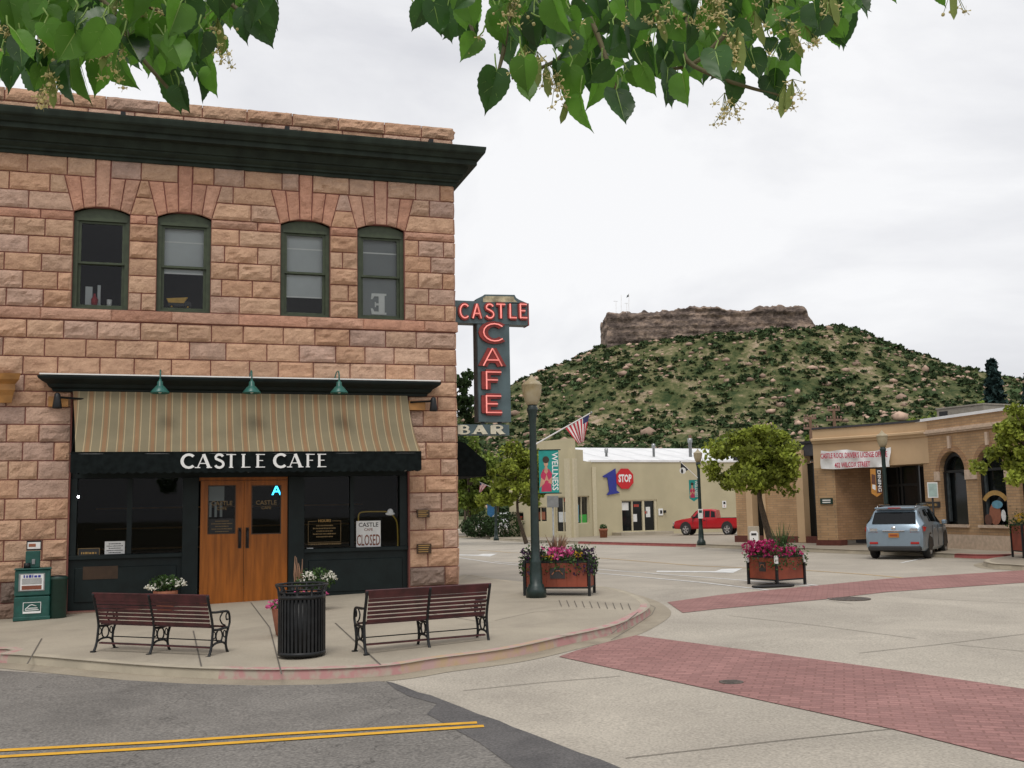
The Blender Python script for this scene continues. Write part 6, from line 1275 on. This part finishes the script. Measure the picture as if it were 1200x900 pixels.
# ============================================================ THE HILL AND ITS ROCK
HV=700.
def toC(u,v): return Vector((_r0.x*u+math.sin(YAW)*v,_r0.y*u+math.cos(YAW)*v,0))   # hill axes: right of / away from the street corner
def sil(px,py): p=P(px,py,HV); return (p.dot(_r0),p.z)
Lp=[sil(*q) for q in ((835,386),(770,394),(712,401),(690,410),(663,424),(621,440),(597,453),(560,475),(540,489),(500,506))]
Rp=[sil(*q) for q in ((835,386),(900,382),(957,379.5),(985,379),(1001,381),(1020,390),(1040,400),(1060,409),(1090,420),(1120,430),(1160,440),(1200,451),(1300,475))]
u0=Lp[0][0]; Lr=[u0-a for a,b in Lp]+[300,420,600]; Lh=[b for a,b in Lp]+[26,4,-3]; Rr_=[a-u0 for a,b in Rp]+[420,600,900]; Rh=[b for a,b in Rp]+[30,6,-3]
def hill_h(u,v):
    du=u-u0; dv=v-HV; k=np.where(dv<0,1.55,.8); r=np.sqrt(du**2+(dv*k)**2); c=np.where(r>1e-6,du/np.maximum(r,1e-6),0); w_=(1+c)/2; w_=w_*w_*(3-2*w_)
    h=np.interp(r,Lr,Lh)*(1-w_)+np.interp(r,Rr_,Rh)*w_
    return np.where((dv<0)&(h>2),2+(h-2)*np.maximum(v/HV,.1)**1.3,h)
nu,nv=300,190; us=np.linspace(-560,1100,nu); vs_=np.concatenate([np.linspace(250,720,nv-40),np.linspace(728,1300,40)])
UU,VV=np.meshgrid(us,vs_); HH=hill_h(UU,VV)
NZ=np.array([[noise.fractal(Vector((u/45.,v/45.,0)),.9,2.,5) for u in us] for v in vs_])
amp=np.clip(HH/40,0,1)*3.2*np.clip(abs(VV-HV)/40+ .12,0,1); HH=HH+NZ*amp
def HW(u,v,h): return np.stack([_r0.x*u+math.sin(YAW)*v,_r0.y*u+math.cos(YAW)*v,h],-1)
Vh=HW(UU,VV,HH).reshape(-1,3); idx=np.arange(nu*len(vs_)).reshape(len(vs_),nu)
Fh=np.stack([idx[:-1,:-1],idx[:-1,1:],idx[1:,1:],idx[1:,:-1]],-1).reshape(-1,4)
m=bpy.data.materials.new('hill_ground'); m.use_nodes=True; t=m.node_tree; b=t.nodes['Principled BSDF']; b.inputs['Roughness'].default_value=1; b.inputs['Specular IOR Level'].default_value=.1; lk=t.links.new
c=N(t,'ShaderNodeTexCoord'); n=N(t,'ShaderNodeTexNoise'); n.inputs['Scale'].default_value=.055; n.inputs['Detail'].default_value=12; n.inputs['Roughness'].default_value=.8; lk(c.outputs['Object'],n.inputs['Vector'])
r=N(t,'ShaderNodeValToRGB'); e=r.color_ramp.elements; e[0].position=.40; e[0].color=(.03,.05,.02,1); e[1].position=.64; e[1].color=(.42,.32,.24,1)
for p_,c_ in ((.46,(.07,.085,.034,1)),(.53,(.14,.14,.065,1)),(.58,(.26,.21,.13,1))): q=e.new(p_); q.color=c_
lk(n.outputs['Fac'],r.inputs[0]); lk(r.outputs[0],b.inputs['Base Color']); M['hill_ground']=m
tag(npmesh('hillside',Vh,Fh,['hill_ground'],smooth=True),kind='structure')
def hz(u,v):
    i=np.clip(np.searchsorted(us,u)-1,0,nu-2); j=np.clip(np.searchsorted(vs_,v)-1,0,len(vs_)-2); a=(u-us[i])/(us[i+1]-us[i]); b=(v-vs_[j])/(vs_[j+1]-vs_[j])
    return (HH[j,i]*(1-a)+HH[j,i+1]*a)*(1-b)+(HH[j+1,i]*(1-a)+HH[j+1,i+1]*a)*b
# oak scrub
mm('scrub',(.055,.084,.036),.9,island=.55,spec=.1,var=.35,scale=.04); mm('rock_pink',(.44,.31,.235),.95,island=.3,var=.2,scale=.3,spec=.1); mm('scrub_pale',(.085,.11,.04),.9,island=.4,spec=.1)
g=np.random.default_rng(21)
def scatter(n,vmin=300,vmax=712,umin=-210,umax=560):
    u=g.uniform(umin,umax,n*3); v=g.uniform(vmin,vmax,n*3); d=np.array([noise.noise(Vector((a/28.,b/28.,3.)))+.5*noise.noise(Vector((a/9.,b/9.,8.))) for a,b in zip(u,v)])
    k=d>g.uniform(-.75,.4,n*3); inside=(abs(u-u0-5)<75)&(v>678); k&=~inside; return u[k][:n],v[k][:n]
def clumps(name,n,per,rmin,rmax,leaf,mat_,lab,flat=.6,**k):
    u,v=scatter(n,**k); n=len(u); z=hz(u,v); r_=g.uniform(rmin,rmax,n)*g.uniform(.6,1.2,n)
    C=g.normal(size=(n,per,3)); C/=np.linalg.norm(C,axis=2,keepdims=True); C*=g.uniform(.45,1,(n,per,1)); C[:,:,2]=np.abs(C[:,:,2])*flat+.1; C*=r_[:,None,None]
    base=HW(u,v,z)[:,None,:]; V,F=leaf_faces((C+base).reshape(-1,3),np.repeat(r_,per)*leaf,.5,g); return tag(npmesh(name,V,F,[mat_]),lab,'scrub',kind='stuff')
clumps('oak_scrub',15000,18,.8,3.0,1.05,'scrub','dark green oak scrub covering the hillside below the rock')
clumps('grass_tufts',15000,6,.6,1.7,1.3,'scrub_pale','pale green low brush between the dark scrub on the hillside')
# boulders
u,v=scatter(6500,vmin=330); n=len(u); ico=bpy.data.meshes.new('i'); bm=bmesh.new(); bmesh.ops.create_icosphere(bm,subdivisions=1,radius=1); bv=np.array([q.co[:] for q in bm.verts]); bf=np.array([[q.index for q in f_.verts] for f_ in bm.faces]); bm.free(); bpy.data.meshes.remove(ico)
def boulders(u,v,rr,seed=1):
    g2=np.random.default_rng(seed); n=len(u); z=hz(u,v); sc=np.stack([rr*g2.uniform(.9,1.7,n),rr*g2.uniform(.7,1.3,n),rr*g2.uniform(.5,.95,n)],1)
    V=bv[None]*(1+g2.uniform(-.22,.22,(n,len(bv),1)))*sc[:,None,:]; V=V+HW(u,v,z+rr*.2)[:,None,:]; F=bf[None]+(np.arange(n)*len(bv))[:,None,None]; return V.reshape(-1,3),F.reshape(-1,3)
V,F=boulders(u,v,g.uniform(.35,1.5,n)*g.uniform(.5,1.4,n)*np.where(g.random(n)<.06,1.9,1)); tag(npmesh('boulder_scatter',V,F,['rock_pink']),'pinkish sandstone boulders scattered over the hillside','boulders',kind='stuff')
for px,v_,r_,lab in ((636,430,5.2,'large pink boulder on the hillside just right of the nearest lamp globe'),(771,440,6.0,'large pink boulder on the hillside above the white roof')):
    u_=np.array([(px-600)/FPX*v_]); V,F=boulders(u_,np.array([float(v_)]),np.array([r_]),int(px)); zt=P(px,484 if px<700 else 514,v_).z; V[:,2]+=zt-V[:,2].mean() if abs(zt-V[:,2].mean())<14 else 0
    tag(npmesh('boulder',V,F,['rock_pink']),lab,'boulder')
# the flat topped rock
m=bpy.data.materials.new('cliff_rock'); m.use_nodes=True; t=m.node_tree; b=t.nodes['Principled BSDF']; b.inputs['Roughness'].default_value=.95; b.inputs['Specular IOR Level'].default_value=.1; lk=t.links.new
c=N(t,'ShaderNodeTexCoord'); mp=N(t,'ShaderNodeMapping'); mp.inputs['Scale'].default_value=(1,1,2.6); n=N(t,'ShaderNodeTexNoise'); n.inputs['Scale'].default_value=.09; n.inputs['Detail'].default_value=10; n.inputs['Roughness'].default_value=.72; lk(c.outputs['Object'],mp.inputs[0]); lk(mp.outputs[0],n.inputs['Vector'])
r=N(t,'ShaderNodeValToRGB'); e=r.color_ramp.elements; e[0].position=.38; e[0].color=(.085,.066,.058,1); e[1].position=.6; e[1].color=(.40,.30,.235,1); q=e.new(.49); q.color=(.2,.155,.13,1); lk(n.outputs['Fac'],r.inputs[0]); lk(r.outputs[0],b.inputs['Base Color'])
bp=N(t,'ShaderNodeBump'); bp.inputs['Strength'].default_value=.9; bp.inputs['Distance'].default_value=2.; lk(n.outputs['Fac'],bp.inputs['Height']); lk(bp.outputs[0],b.inputs['Normal']); M['cliff_rock']=m
tops=[(709.5,375),(712,368),(717,365.2),(745,364.5),(770,364),(792,361.8),(806,361),(818,357.5),(830,357.8),(848,359.5),(858,361),(864,363),(885,363),(891,358.5),(910,358),(925,357.5),(945,357),(951,358),(953,366),(957,372),(958,380)]
tx=[q[0] for q in tops]; ty=[q[1] for q in tops]
nc,nr=230,34; V=[];F=[]; ext=[]
vf=684.
# closed outline: front edge, right end, back edge, left end
outl=[]
for i in range(nc): px=714+(960-714)*i/(nc-1); outl.append((px,vf,i/(nc-1)))
for i in range(1,20): outl.append((960,vf+46*i/20,1))
for i in range(90): outl.append((960-(960-714)*i/89,vf+46,1-i/89))
for i in range(1,20): outl.append((714,vf+46-46*i/20,0))
no=len(outl)
for j in range(nr):
    w_=j/(nr-1)
    for (px,v_,_s) in outl:
        ztop=P(px,float(np.interp(px,tx,ty))-3.0+1.2*noise.noise(Vector((px/5.,0,0))),vf).z; u_=(px-600)/FPX*v_*(vf/v_ if v_>vf else 1); 
        zb_=float(hz(np.array([u_]),np.array([v_]))[0])-9; z=zb_+(ztop-zb_)*w_
        cx_,cv_=u_-(u0+5),v_-(vf+23); l=math.hypot(cx_/90,cv_/23)+1e-6; dx,dv=cx_/90/l,cv_/23/l
        d=-3.2*abs(noise.noise(Vector((u_/7.,v_/7.,z/50.))))-2*abs(noise.noise(Vector((u_/3.,v_/3.,z/16.))))+1.6+2.6*noise.fractal(Vector((u_/13.,v_/13.,z/16.)),.85,2.1,5)+2.2*noise.noise(Vector((u_/24.,v_/24.,z/60.)))+1.5*noise.noise(Vector((u_/60.,v_/60.,z/2.6)))-2.0*max(0,w_-.95)*10
        if w_>.97: d-=1.0
        zz2=z+(1.6*noise.fractal(Vector((u_/6.,v_/6.,5.)),.9,2.,4) if w_>.9 else 0)
        p=toC(u_+dx*d*.5,v_+dv*d*1.0); V.append((p.x,p.y,zz2))
for j in range(nr-1):
    for i in range(no): F.append((j*no+i,j*no+(i+1)%no,(j+1)*no+(i+1)%no,(j+1)*no+i))
F4=F; mb=MB(); mb.add(V,F,'cliff_rock'); ctr=len(V); 
top=[V[(nr-1)*no+i] for i in range(no)]
for i in range(nc-1): # roof of the rock, front to back strips
    bi=nc+19+int((nc-1-i)/(nc-1)*89); bj=nc+19+int((nc-2-i)/(nc-1)*89) if i<nc-1 else bi
    mb.add([top[i],top[i+1],top[min(bj,no-1)],top[min(bi,no-1)]],[(0,1,2,3)],'cliff_rock')
o=mb.build('castle_rock'); tag(o,kind='structure'); o.name='rock_butte'
mb=MB()
for px,yt,yb,r_ in ((722,354,365,.14),(728,345.5,365,.16),(734.5,355,365,.14),(737,344,364,.18)):
    a=P(px,yb+2,vf+8); b=P(px,yt,vf+8); mb.tube([a,b],r_,'flag_white',5)
a=P(719,353,vf+8); b=P(724,353,vf+8); mb.tube([a,b],.12,'flag_white',4); a=P(732,355.5,vf+8); b=P(736,355.5,vf+8); mb.tube([a,b],.1,'flag_white',4); q=[P(x,y,vf+8) for x,y in ((737,344.5),(735,346),(734,349),(736.8,347.5))]; mb.prism(q,_f*.1,'sign_dark')
tag(mb.build('mast_group'),'cluster of thin white masts with a tiny flag on the left end of the rock','mast')
# ============================================================ TREES
mm('maple_leaf',(.235,.28,.042),.6,island=.55,trans=.35,var=.35,scale=1.2,spec=.25); mm('green_leaf',(.17,.23,.04),.6,island=.5,trans=.35,var=.35,scale=1.,spec=.25); mm('dark_leaf',(.03,.055,.018),.7,island=.5,trans=.2,var=.3,scale=1.,spec=.2); mm('spruce_leaf',(.022,.045,.042),.8,island=.5,spec=.15)
def tree(label,base,cc,rx,rz,n,leaf,mat_,tr,seed,group=None,clump=34,ry=None,name='street_tree',csize=.3,vari=.18):
    g=np.random.default_rng(seed); rd=random.Random(seed); t=thing(name,label,'tree',base,0,group); ry=ry or rx; c=Vector(cc)-Vector(base)
    mb=MB(); top=c+Vector((0,0,rz*.55)); fork=c-Vector((0,0,rz*.75))
    mb.tube(spline([Vector((0,0,-.1)),fork*.5+Vector((rd.uniform(-.1,.1)*tr*4,0,0)),fork,c*.6+top*.4,top],4),[tr*(1.15-i/16*.95) for i in range(17)],'bark',8); mb.build('trunk',t)
    C=g.normal(size=(clump,3)); C/=np.linalg.norm(C,axis=1,keepdims=True); C*=(g.uniform(.25,1.,(clump,1))**.5)*.9; low=C[:,2]<-.5; C[low,2]*=.7; wv=1+.34*np.sin(np.arctan2(C[:,1],C[:,0])*3+seed)*np.cos(C[:,2]*4+seed); C[:,:2]*=(wv*np.where(C[:,2]>0,1-.35*C[:,2]**1.5,1+.08))[:,None]; C*=np.array([rx,ry,rz]); C+=np.array(c); C+=g.normal(size=C.shape)*rx*.11
    lm=MB()
    for q in C[:14]:
        q=Vector(q); s=fork.lerp(top,cl((q.z-fork.z)/(top.z-fork.z)*.6+.05)); lm.tube([s,s.lerp(q,.5)+Vector((0,0,rz*.05)),q],[tr*.42,tr*.25,tr*.08],'bark',5)
    lm.build('limb',t)
    per=n//clump; L_=[]; C=C[g.random(len(C))>.12]
    for q in C:
        s=rx*csize*g.uniform(.5,1.25); X=g.normal(size=(per,3)); X/=np.linalg.norm(X,axis=1,keepdims=True); X*=g.uniform(.1,1.25,(per,1))**.7*s; X[:,2]*=.8; L_.append(X+q)
    X=np.concatenate(L_); V,F=leaf_faces(X,leaf,.7,g); npmesh('crown',V,F,[mat_],t); return t
def T(label,bpx,bdepth,cpx,cpy,rxp,ryp,n,leaf,mat_,tr,seed,group=None,bz=None,**k):
    b=XY(bpx,bdepth,bz); c=P(cpx,cpy,bdepth); s=bdepth/FPX; return tree(label,b,c,rxp*s,ryp*s,n,leaf,mat_,tr,seed,group,**k)
T('round yellow green street tree with a leaning trunk behind the square planter',904,41.5,888,541,47,50,18000,.17,'maple_leaf',.13,31,'street trees along the far pavement',clump=130,csize=.24)
T('street tree in front of the left end of the beige shop, behind the nearest lamp',616,61,606,566,38,44,11000,.24,'maple_leaf',.12,32,'street trees along the far pavement',clump=80,csize=.22)
T('large leafy tree at the far left of the street, beyond the black side awning',552,82,549,560,40,50,10000,.33,'green_leaf',.2,33,bz=-.38,clump=44)
T('dark tree rising behind the black side awning and neon sign',516,62,522,484,40,68,7000,.3,'dark_leaf',.25,34,bz=-.38,clump=60,csize=.2)
T('street tree with yellow green leaves at the right edge of the view',1214,30.2,1207,527,48,58,13000,.15,'maple_leaf',.12,35,'street trees along the far pavement',clump=100,csize=.2)
def bush(label,px,depth,w_,h_,n,leaf,m,seed,name='shrub'):
    g=np.random.default_rng(seed); p=XY(px,depth); t=thing(name,label,'shrub',p); C=g.normal(size=(n,3)); C/=np.linalg.norm(C,axis=1,keepdims=True); C*=g.uniform(.3,1,(n,1))**.5; C=C*np.array([w_/2,w_/2,h_*.6])+np.array([0,0,h_*.45]); C=C[C[:,2]>0]; V,F=leaf_faces(C,leaf,.6,g); npmesh('foliage',V,F,[m],t)
    mb=MB(); [mb.tube([(0,0,0),(math.cos(a)*w_*.2,math.sin(a)*w_*.2,h_*.6)],.02,'bark',4) for a in (0,1.3,2.6,3.9,5.2)]; mb.build('stem',t)
bush('dark green shrub at the far left pavement beneath the distant lamp',592,74,3.4,1.7,1600,.2,'dark_leaf',41); bush('dark green shrub close to the corner of the stone building across the street',562,76,3.0,1.5,1400,.2,'dark_leaf',42)
# spruce
def spruce(label,px,depth,ytop,wpx,seed):
    g=np.random.default_rng(seed); b=XY(px,depth,-.9); H=P(px,ytop,depth).z+.9; Rm_=wpx*depth/FPX; t=thing('spruce_tree',label,'tree',b,0,'spruces behind the brick building'); mb=MB(); mb.tube([(0,0,0),(0,0,H*.6),(0,0,H*.97)],[.25,.12,.02],'bark',7); mb.build('trunk',t)
    X=[]
    for z in np.arange(.12,1.,.022):
        R_=Rm_*(1-z)**.8*1.25+.1; nb=int(6+8*(1-z)); a0=g.uniform(0,6)
        for k in range(nb):
            a=a0+2*PI*k/nb+g.uniform(-.2,.2); l=R_*g.uniform(.7,1.1); m_=int(10+26*(l/ Rm_)); s=g.uniform(.12,1,m_)
            X.append(np.stack([np.cos(a)*l*s+g.normal(0,.08,m_),np.sin(a)*l*s+g.normal(0,.08,m_),z*H-l*s*.28+.25*l*s**3+g.normal(0,.06,m_)],1))
    X=np.concatenate(X); V,F=leaf_faces(X,.55,1.2,g); npmesh('crown',V,F,['spruce_leaf'],t)
spruce('tall dark blue spruce rising behind the brick building',1175,88,416,27,51); spruce('second dark spruce at the right edge, behind the brick building',1219,92,430,26,52)
tt_=[(545,150,520),(583,150,528),(610,160,522),(655,170,517),(702,160,519),(860,140,505),(897,150,503),(925,130,508),(948,135,505),(975,140,497),(1010,150,492),(1045,150,486),(1078,140,478),(1105,150,474),(1132,150,470),(1150,130,466)]
sides=['left of','left of','behind','behind','behind']
labs=['low green tree in the distance just right of the stone building','green tree beyond the small distant lamp','green treetop behind the left parapet of the beige shop','green treetop just left of the large flag','green treetop behind the white roof near its left end','bright treetop left behind the round street tree','bright treetop directly behind the round street tree','bright green treetop above the dark flat roof','bright green treetop touching the left corner of the portico roof','green treetop right of the left utility pole','green treetop right of the taller utility pole','green treetop above the coping of the portico','green treetop above the rounded portico corner','green treetop left of the rooftop unit','green treetop directly behind the rooftop unit','green treetop between rooftop unit and spruce']
for i,(px,dp,y) in enumerate(tt_):
    s=dp/FPX; h=P(px,y,dp).z+1; T(labs[i],px,dp,px,y+h*.42/s*.95,26 if i%2 else 22,h*.40/s,1800,.75,'green_leaf' if i>4 else 'dark_leaf',.2,60+i,'trees behind the far buildings',bz=-.9,clump=16,name='distant_tree',csize=.42)
# ============================================================ LINDEN BRANCHES OVERHEAD
mm('linden_leaf_dark',(.035,.10,.018),.35,island=.3,trans=.4,var=.25,scale=8); mm('linden_leaf',(.12,.28,.035),.38,island=.3,trans=.6,var=.2,scale=8,spec=.45); mm('linden_flower',(.66,.58,.28),.6,trans=.3,island=.25); mm('bract',(.26,.33,.08),.6,trans=.4); mm('twig',(.10,.085,.035),.8); mm('leaf_rib',(.26,.40,.09),.5,trans=.3)
OUT=[(0,.02),(.10,-.05),(.22,-.07),(.34,-.03),(.43,.08),(.48,.22),(.485,.38),(.44,.53),(.35,.68),(.24,.81),(.12,.92),(.04,1.0),(0,1.12)]
def leaf_mesh(V,F,Mi,base,down,nrm,L_,rd,ribs):
    tone=2 if rd.random()<.45 else 0
    down=down.normalized(); side=down.cross(nrm).normalized(); nrm=side.cross(down).normalized(); fold=rd.uniform(.02,.6); curl=rd.uniform(-.3,.7); tw=rd.uniform(-.25,.25); wd=rd.uniform(.7,1.08); bend=rd.uniform(-.12,.12); ph=rd.uniform(0,6)
    def pt(x,y,e=0):
        q=base+down*(y*L_)+side*(x*L_*wd+bend*y*y*L_)+nrm*(L_*(abs(x)*fold-curl*y*y*.5+x*y*tw+e+.022*math.sin(x*14+ph)*math.sin(y*11+ph))); return q
    pts=[]
    for k,(x,y) in enumerate(OUT[1:-1]):
        pts.append((x,y))
        x2,y2=OUT[k+2]; pts.append(((x+x2)/2*.955,(y+y2)/2-.012))
    b=len(V); mid=[(0,OUT[0][1]+(1.12-.02)*i/6) for i in range(7)]
    for s in (-1,1):
        b=len(V); V.extend(pt(*q) for q in mid); e=len(V); inner=[(s*x*.5,y*.98+.01) for x,y in pts]; V.extend(pt(*q) for q in inner); o=len(V); V.extend(pt(s*x,y) for x,y in pts); n=len(pts)
        for i in range(n-1):
            F.append((o+i,o+i+1,e+i+1,e+i)); Mi.append(tone)
        for i in range(n-1):
            a=min(6,max(0,int(round((pts[i][1])*6/1.0)))); c=min(6,max(0,int(round((pts[i+1][1])*6/1.0))))
            if a==c: F.append((e+i,e+i+1,b+a)); Mi.append(tone)
            else: F.append((e+i,e+i+1,b+c,b+a)); Mi.append(tone)
        tip=len(V); V.append(pt(0,1.12)); F.append((o+n-1,tip,e+n-1)); Mi.append(tone); F.append((e+n-1,tip,b+6)); Mi.append(tone)
    if ribs:
        def rib(x0,y0,x1,y1,w_):
            b=len(V); V.extend([pt(x0-w_*(y1!=y0),y0,-.006),pt(x0+w_*(y1!=y0),y0,-.006),pt(x1,y1,-.006)]); F.append((b,b+1,b+2)); Mi.append(1)
        rib(0,0,0,1.02,.02)
        for s in (-1,1):
            for y0,y1,x1 in ((.03,.18,.34),(.18,.45,.36),(.38,.68,.26)): rib(0,y0,s*x1,y1,.012)
def branch(name,label,anchor,leaves,flow,seed,twigs,rootloc):
    rd=random.Random(seed); t=thing(name,label,'branch',rootloc); V=[];F=[];Mi=[]
    pm=MB()
    for pts in twigs: tm=MB(); w=[P(x,y,d_) for x,y,d_ in pts]; tm.tube([tuple(v) for v in spline(w,4)],[.009*(1-i/(4*(len(w)-1)+1)*.7) for i in range(4*(len(w)-1)+1)],'twig',5); tm.build('twig',t,True)
    for (x,y,lp,d_,ang) in leaves:      # x,y: stalk end, lp: length in pixels
        base=P(x,y,d_); L_=lp*d_/FPX/1.12; face=-_f+_r0*rd.uniform(-1.6,1.6)+Vector((0,0,rd.uniform(-.5,.55))); dn=Vector((0,0,-1))*math.cos(ang)+_r0*math.sin(ang)+_f*rd.uniform(-.35,.35)
        leaf_mesh(V,F,Mi,base,dn,face,L_,rd,True); up_=base-dn.normalized()*L_*rd.uniform(.25,.5)+Vector((rd.uniform(-.01,.01),0,.01)); pm.tube([base,(base+up_)/2+_r0*rd.uniform(-.008,.008),up_],.0016,'leaf_rib',4)
    b0=len(V); V.extend(pm.v); F.extend(tuple(i+b0 for i in f_) for f_ in pm.f); Mi.extend([1]*len(pm.f))
    off=Vector(rootloc); me=bpy.data.meshes.new('leaves'); me.from_pydata([tuple(v-off) for v in V],[],F); me.materials.append(M['linden_leaf']); me.materials.append(M['leaf_rib']); me.materials.append(M['linden_leaf_dark']); me.polygons.foreach_set('material_index',Mi); me.polygons.foreach_set('use_smooth',[True]*len(F)); me.validate(); me.update(); o=bpy.data.objects.new('leaves',me); COL.objects.link(o); o.parent=t
    fm=MB()
    for x,y,d_ in flow:
        c=P(x,y,d_); 
        for k in range(rd.randint(6,12)):
            q=c+Vector((rd.gauss(0,.016),rd.gauss(0,.012),rd.gauss(0,.014))); r_=rd.uniform(.0028,.0042)
            fm.tube([c+Vector((0,0,.035)),q],.0007,'bract',3)
            fm.ball(q,r_,'linden_flower',6,4)
            if rd.random()<.6:
                for a in range(5): an=a*1.257+rd.random(); dd=_r0*math.cos(an)+Vector((0,0,math.sin(an))); fm.prism([q+dd*.002,q+dd*.010+Vector((0,0,.0015))-_f*.002,q+dd*.010-Vector((0,0,.0015))-_f*.002],-_f*.0006,'linden_flower')
        if rd.random()<.5:
            b=c+Vector((0,0,.03)); dn=(Vector((rd.uniform(-.5,.5),0,-1))).normalized(); s=dn.cross(_f)*.008; fm.prism([b,b+dn*.02+s,b+dn*.055+s*.9,b+dn*.07,b+dn*.055-s*.9,b+dn*.02-s],-_f*.0006,'bract')
    fm.build('blossoms',t,True); return t
rd=random.Random(99)
def lowedge(pts,x):
    for (a,ya),(b,yb) in zip(pts,pts[1:]):
        if a<=x<=b: return ya+(yb-ya)*(x-a)/(b-a)
    return -99
LB=[(-60,90),(0,108),(40,120),(70,112),(120,112),(160,95),(180,92),(205,118),(225,92),(255,84),(262,40),(312,38),(316,-20)]
lv=[]
for i in range(340):
    x=rd.uniform(-60,312); yb=lowedge(LB,x); lp=rd.uniform(24,54); y=rd.uniform(-70,yb-lp*.85)
    if y+lp*.9<=yb: lv.append((x,y,lp,rd.uniform(1.9,2.9),rd.gauss(0,.45)))
lv+=[(18,52,66,2.2,.1),(82,70,62,2.2,.05),(92,64,60,2.3,.1),(200,86,50,2.2,.25),(200,66,50,2.3,-.1),(300,16,44,2.1,.35),(285,10,44,2.2,-.1),(246,78,40,2.2,.3),(232,88,34,2.2,.15),(118,72,44,2.3,-.1),(140,70,44,2.4,.35),(210,100,34,2.1,.2),(48,68,40,2.2,.1)]
fl=[(12,36,2.1),(10,48,2.1),(72,40,2.1),(62,48,2.1),(125,62,2.1),(142,56,2.1),(138,15,2.1),(150,14,2.1),(160,5,2.1),(182,6,2.2),(60,104,2.05),(56,96,2.05),(50,118,2.1),(226,22,2.1),(255,40,2.1),(262,68,2.1),(120,80,2.1),(135,88,2.2)]
tw=[[(-120,-90,2.5),(60,-30,2.4),(180,10,2.3),(262,60,2.2)],[(-60,-60,2.4),(40,30,2.3),(62,100,2.2)],[(60,-60,2.5),(130,10,2.3),(160,60,2.2),(205,112,2.2)],[(150,-60,2.5),(250,-10,2.3),(300,30,2.2)]]
branch('linden_branch','dark leafy linden branch with yellow blossom hanging into the upper left of the view',None,lv,fl,5,tw,P(-40,-160,2.5))
UB=[(476,28),(515,40),(538,72),(556,95),(572,128),(592,70),(610,118),(632,84),(650,70),(664,100),(684,146),(700,108),(712,110),(726,152),(740,112),(752,86),(770,112),(792,128),(806,110),(826,96),(848,120),(868,106),(884,90),(905,118),(922,110),(932,60),(955,52),(990,58),(1004,30),(1030,12),(1060,-5)]
lv=[]
for i in range(400):
    x=rd.uniform(488,1040); yb=lowedge(UB,x); lp=rd.uniform(22,50); y=-45+(yb-lp*.85+45)*rd.random()**1.25
    if y+lp*.9<=yb and not (545<x<600 and 35<y<60 and False):
        dens=1. if (620<x<930) else .62
        if rd.random()<dens*(1.0 if y<35 else .66): lv.append((x,y,lp,rd.uniform(2.0,2.9),rd.gauss(0,.5)))
lv+=[(498,4,36,2.2,-.5),(508,2,42,2.2,.15),(546,4,36,2.2,.1),(582,82,54,2.15,-.25),(560,44,34,2.2,-.7),(616,94,34,2.2,.15),(652,72,34,2.2,.1),(680,112,44,2.2,.0),(668,78,50,2.2,.1),(722,106,54,2.1,.12),(706,80,52,2.2,-.2),(752,76,42,2.2,.4),(782,80,54,2.15,-.1),(800,86,44,2.1,.15),(838,58,50,2.0,.05),(862,86,42,2.2,-.1),(900,88,42,2.2,.45),(880,60,44,2.2,.2),(912,72,36,2.2,-.1),(976,34,28,2.2,.6),(944,20,40,2.2,.2),(585,6,40,2.2,0),(1096,-22,36,2.2,.2),(990,-8,30,2.2,.7)]
fl=[(598,22,2.1),(605,16,2.1),(662,36,2.1),(640,92,2.1),(652,104,2.1),(630,80,2.1),(616,72,2.1),(552,56,2.2),(835,18,2.1),(845,12,2.1),(820,6,2.1),(858,60,2.05),(866,52,2.05),(852,70,2.05),(870,66,2.05),(885,32,2.1),(850,128,2.15),(858,134,2.15),(920,118,2.15),(930,112,2.15),(905,10,2.1),(925,48,2.1),(945,50,2.1),(965,12,2.1),(1118,2,2.15),(790,12,2.2),(770,30,2.2),(730,24,2.2),(975,8,2.1),(812,22,2.1),(668,128,2.3)]
tw=[[(640,-80,2.4),(655,-10,2.3),(664,60,2.25),(600,92,2.2)],[(640,-60,2.4),(600,10,2.3),(590,60,2.25),(584,84,2.2)],[(660,-40,2.4),(700,40,2.3),(722,104,2.2)],[(820,-80,2.5),(815,-10,2.4),(800,60,2.3),(840,90,2.2),(920,114,2.2)],[(900,-80,2.5),(870,10,2.4),(820,70,2.3),(780,82,2.3)],[(900,-60,2.5),(940,0,2.4),(975,36,2.3)],[(560,-60,2.4),(548,0,2.3),(556,44,2.2)],[(1090,-60,2.4),(1110,-10,2.3),(1120,4,2.2)]]
branch('linden_branch','bright linden branch with blossom clusters hanging into the top middle of the view',None,lv,fl,6,tw,P(760,-160,2.5))
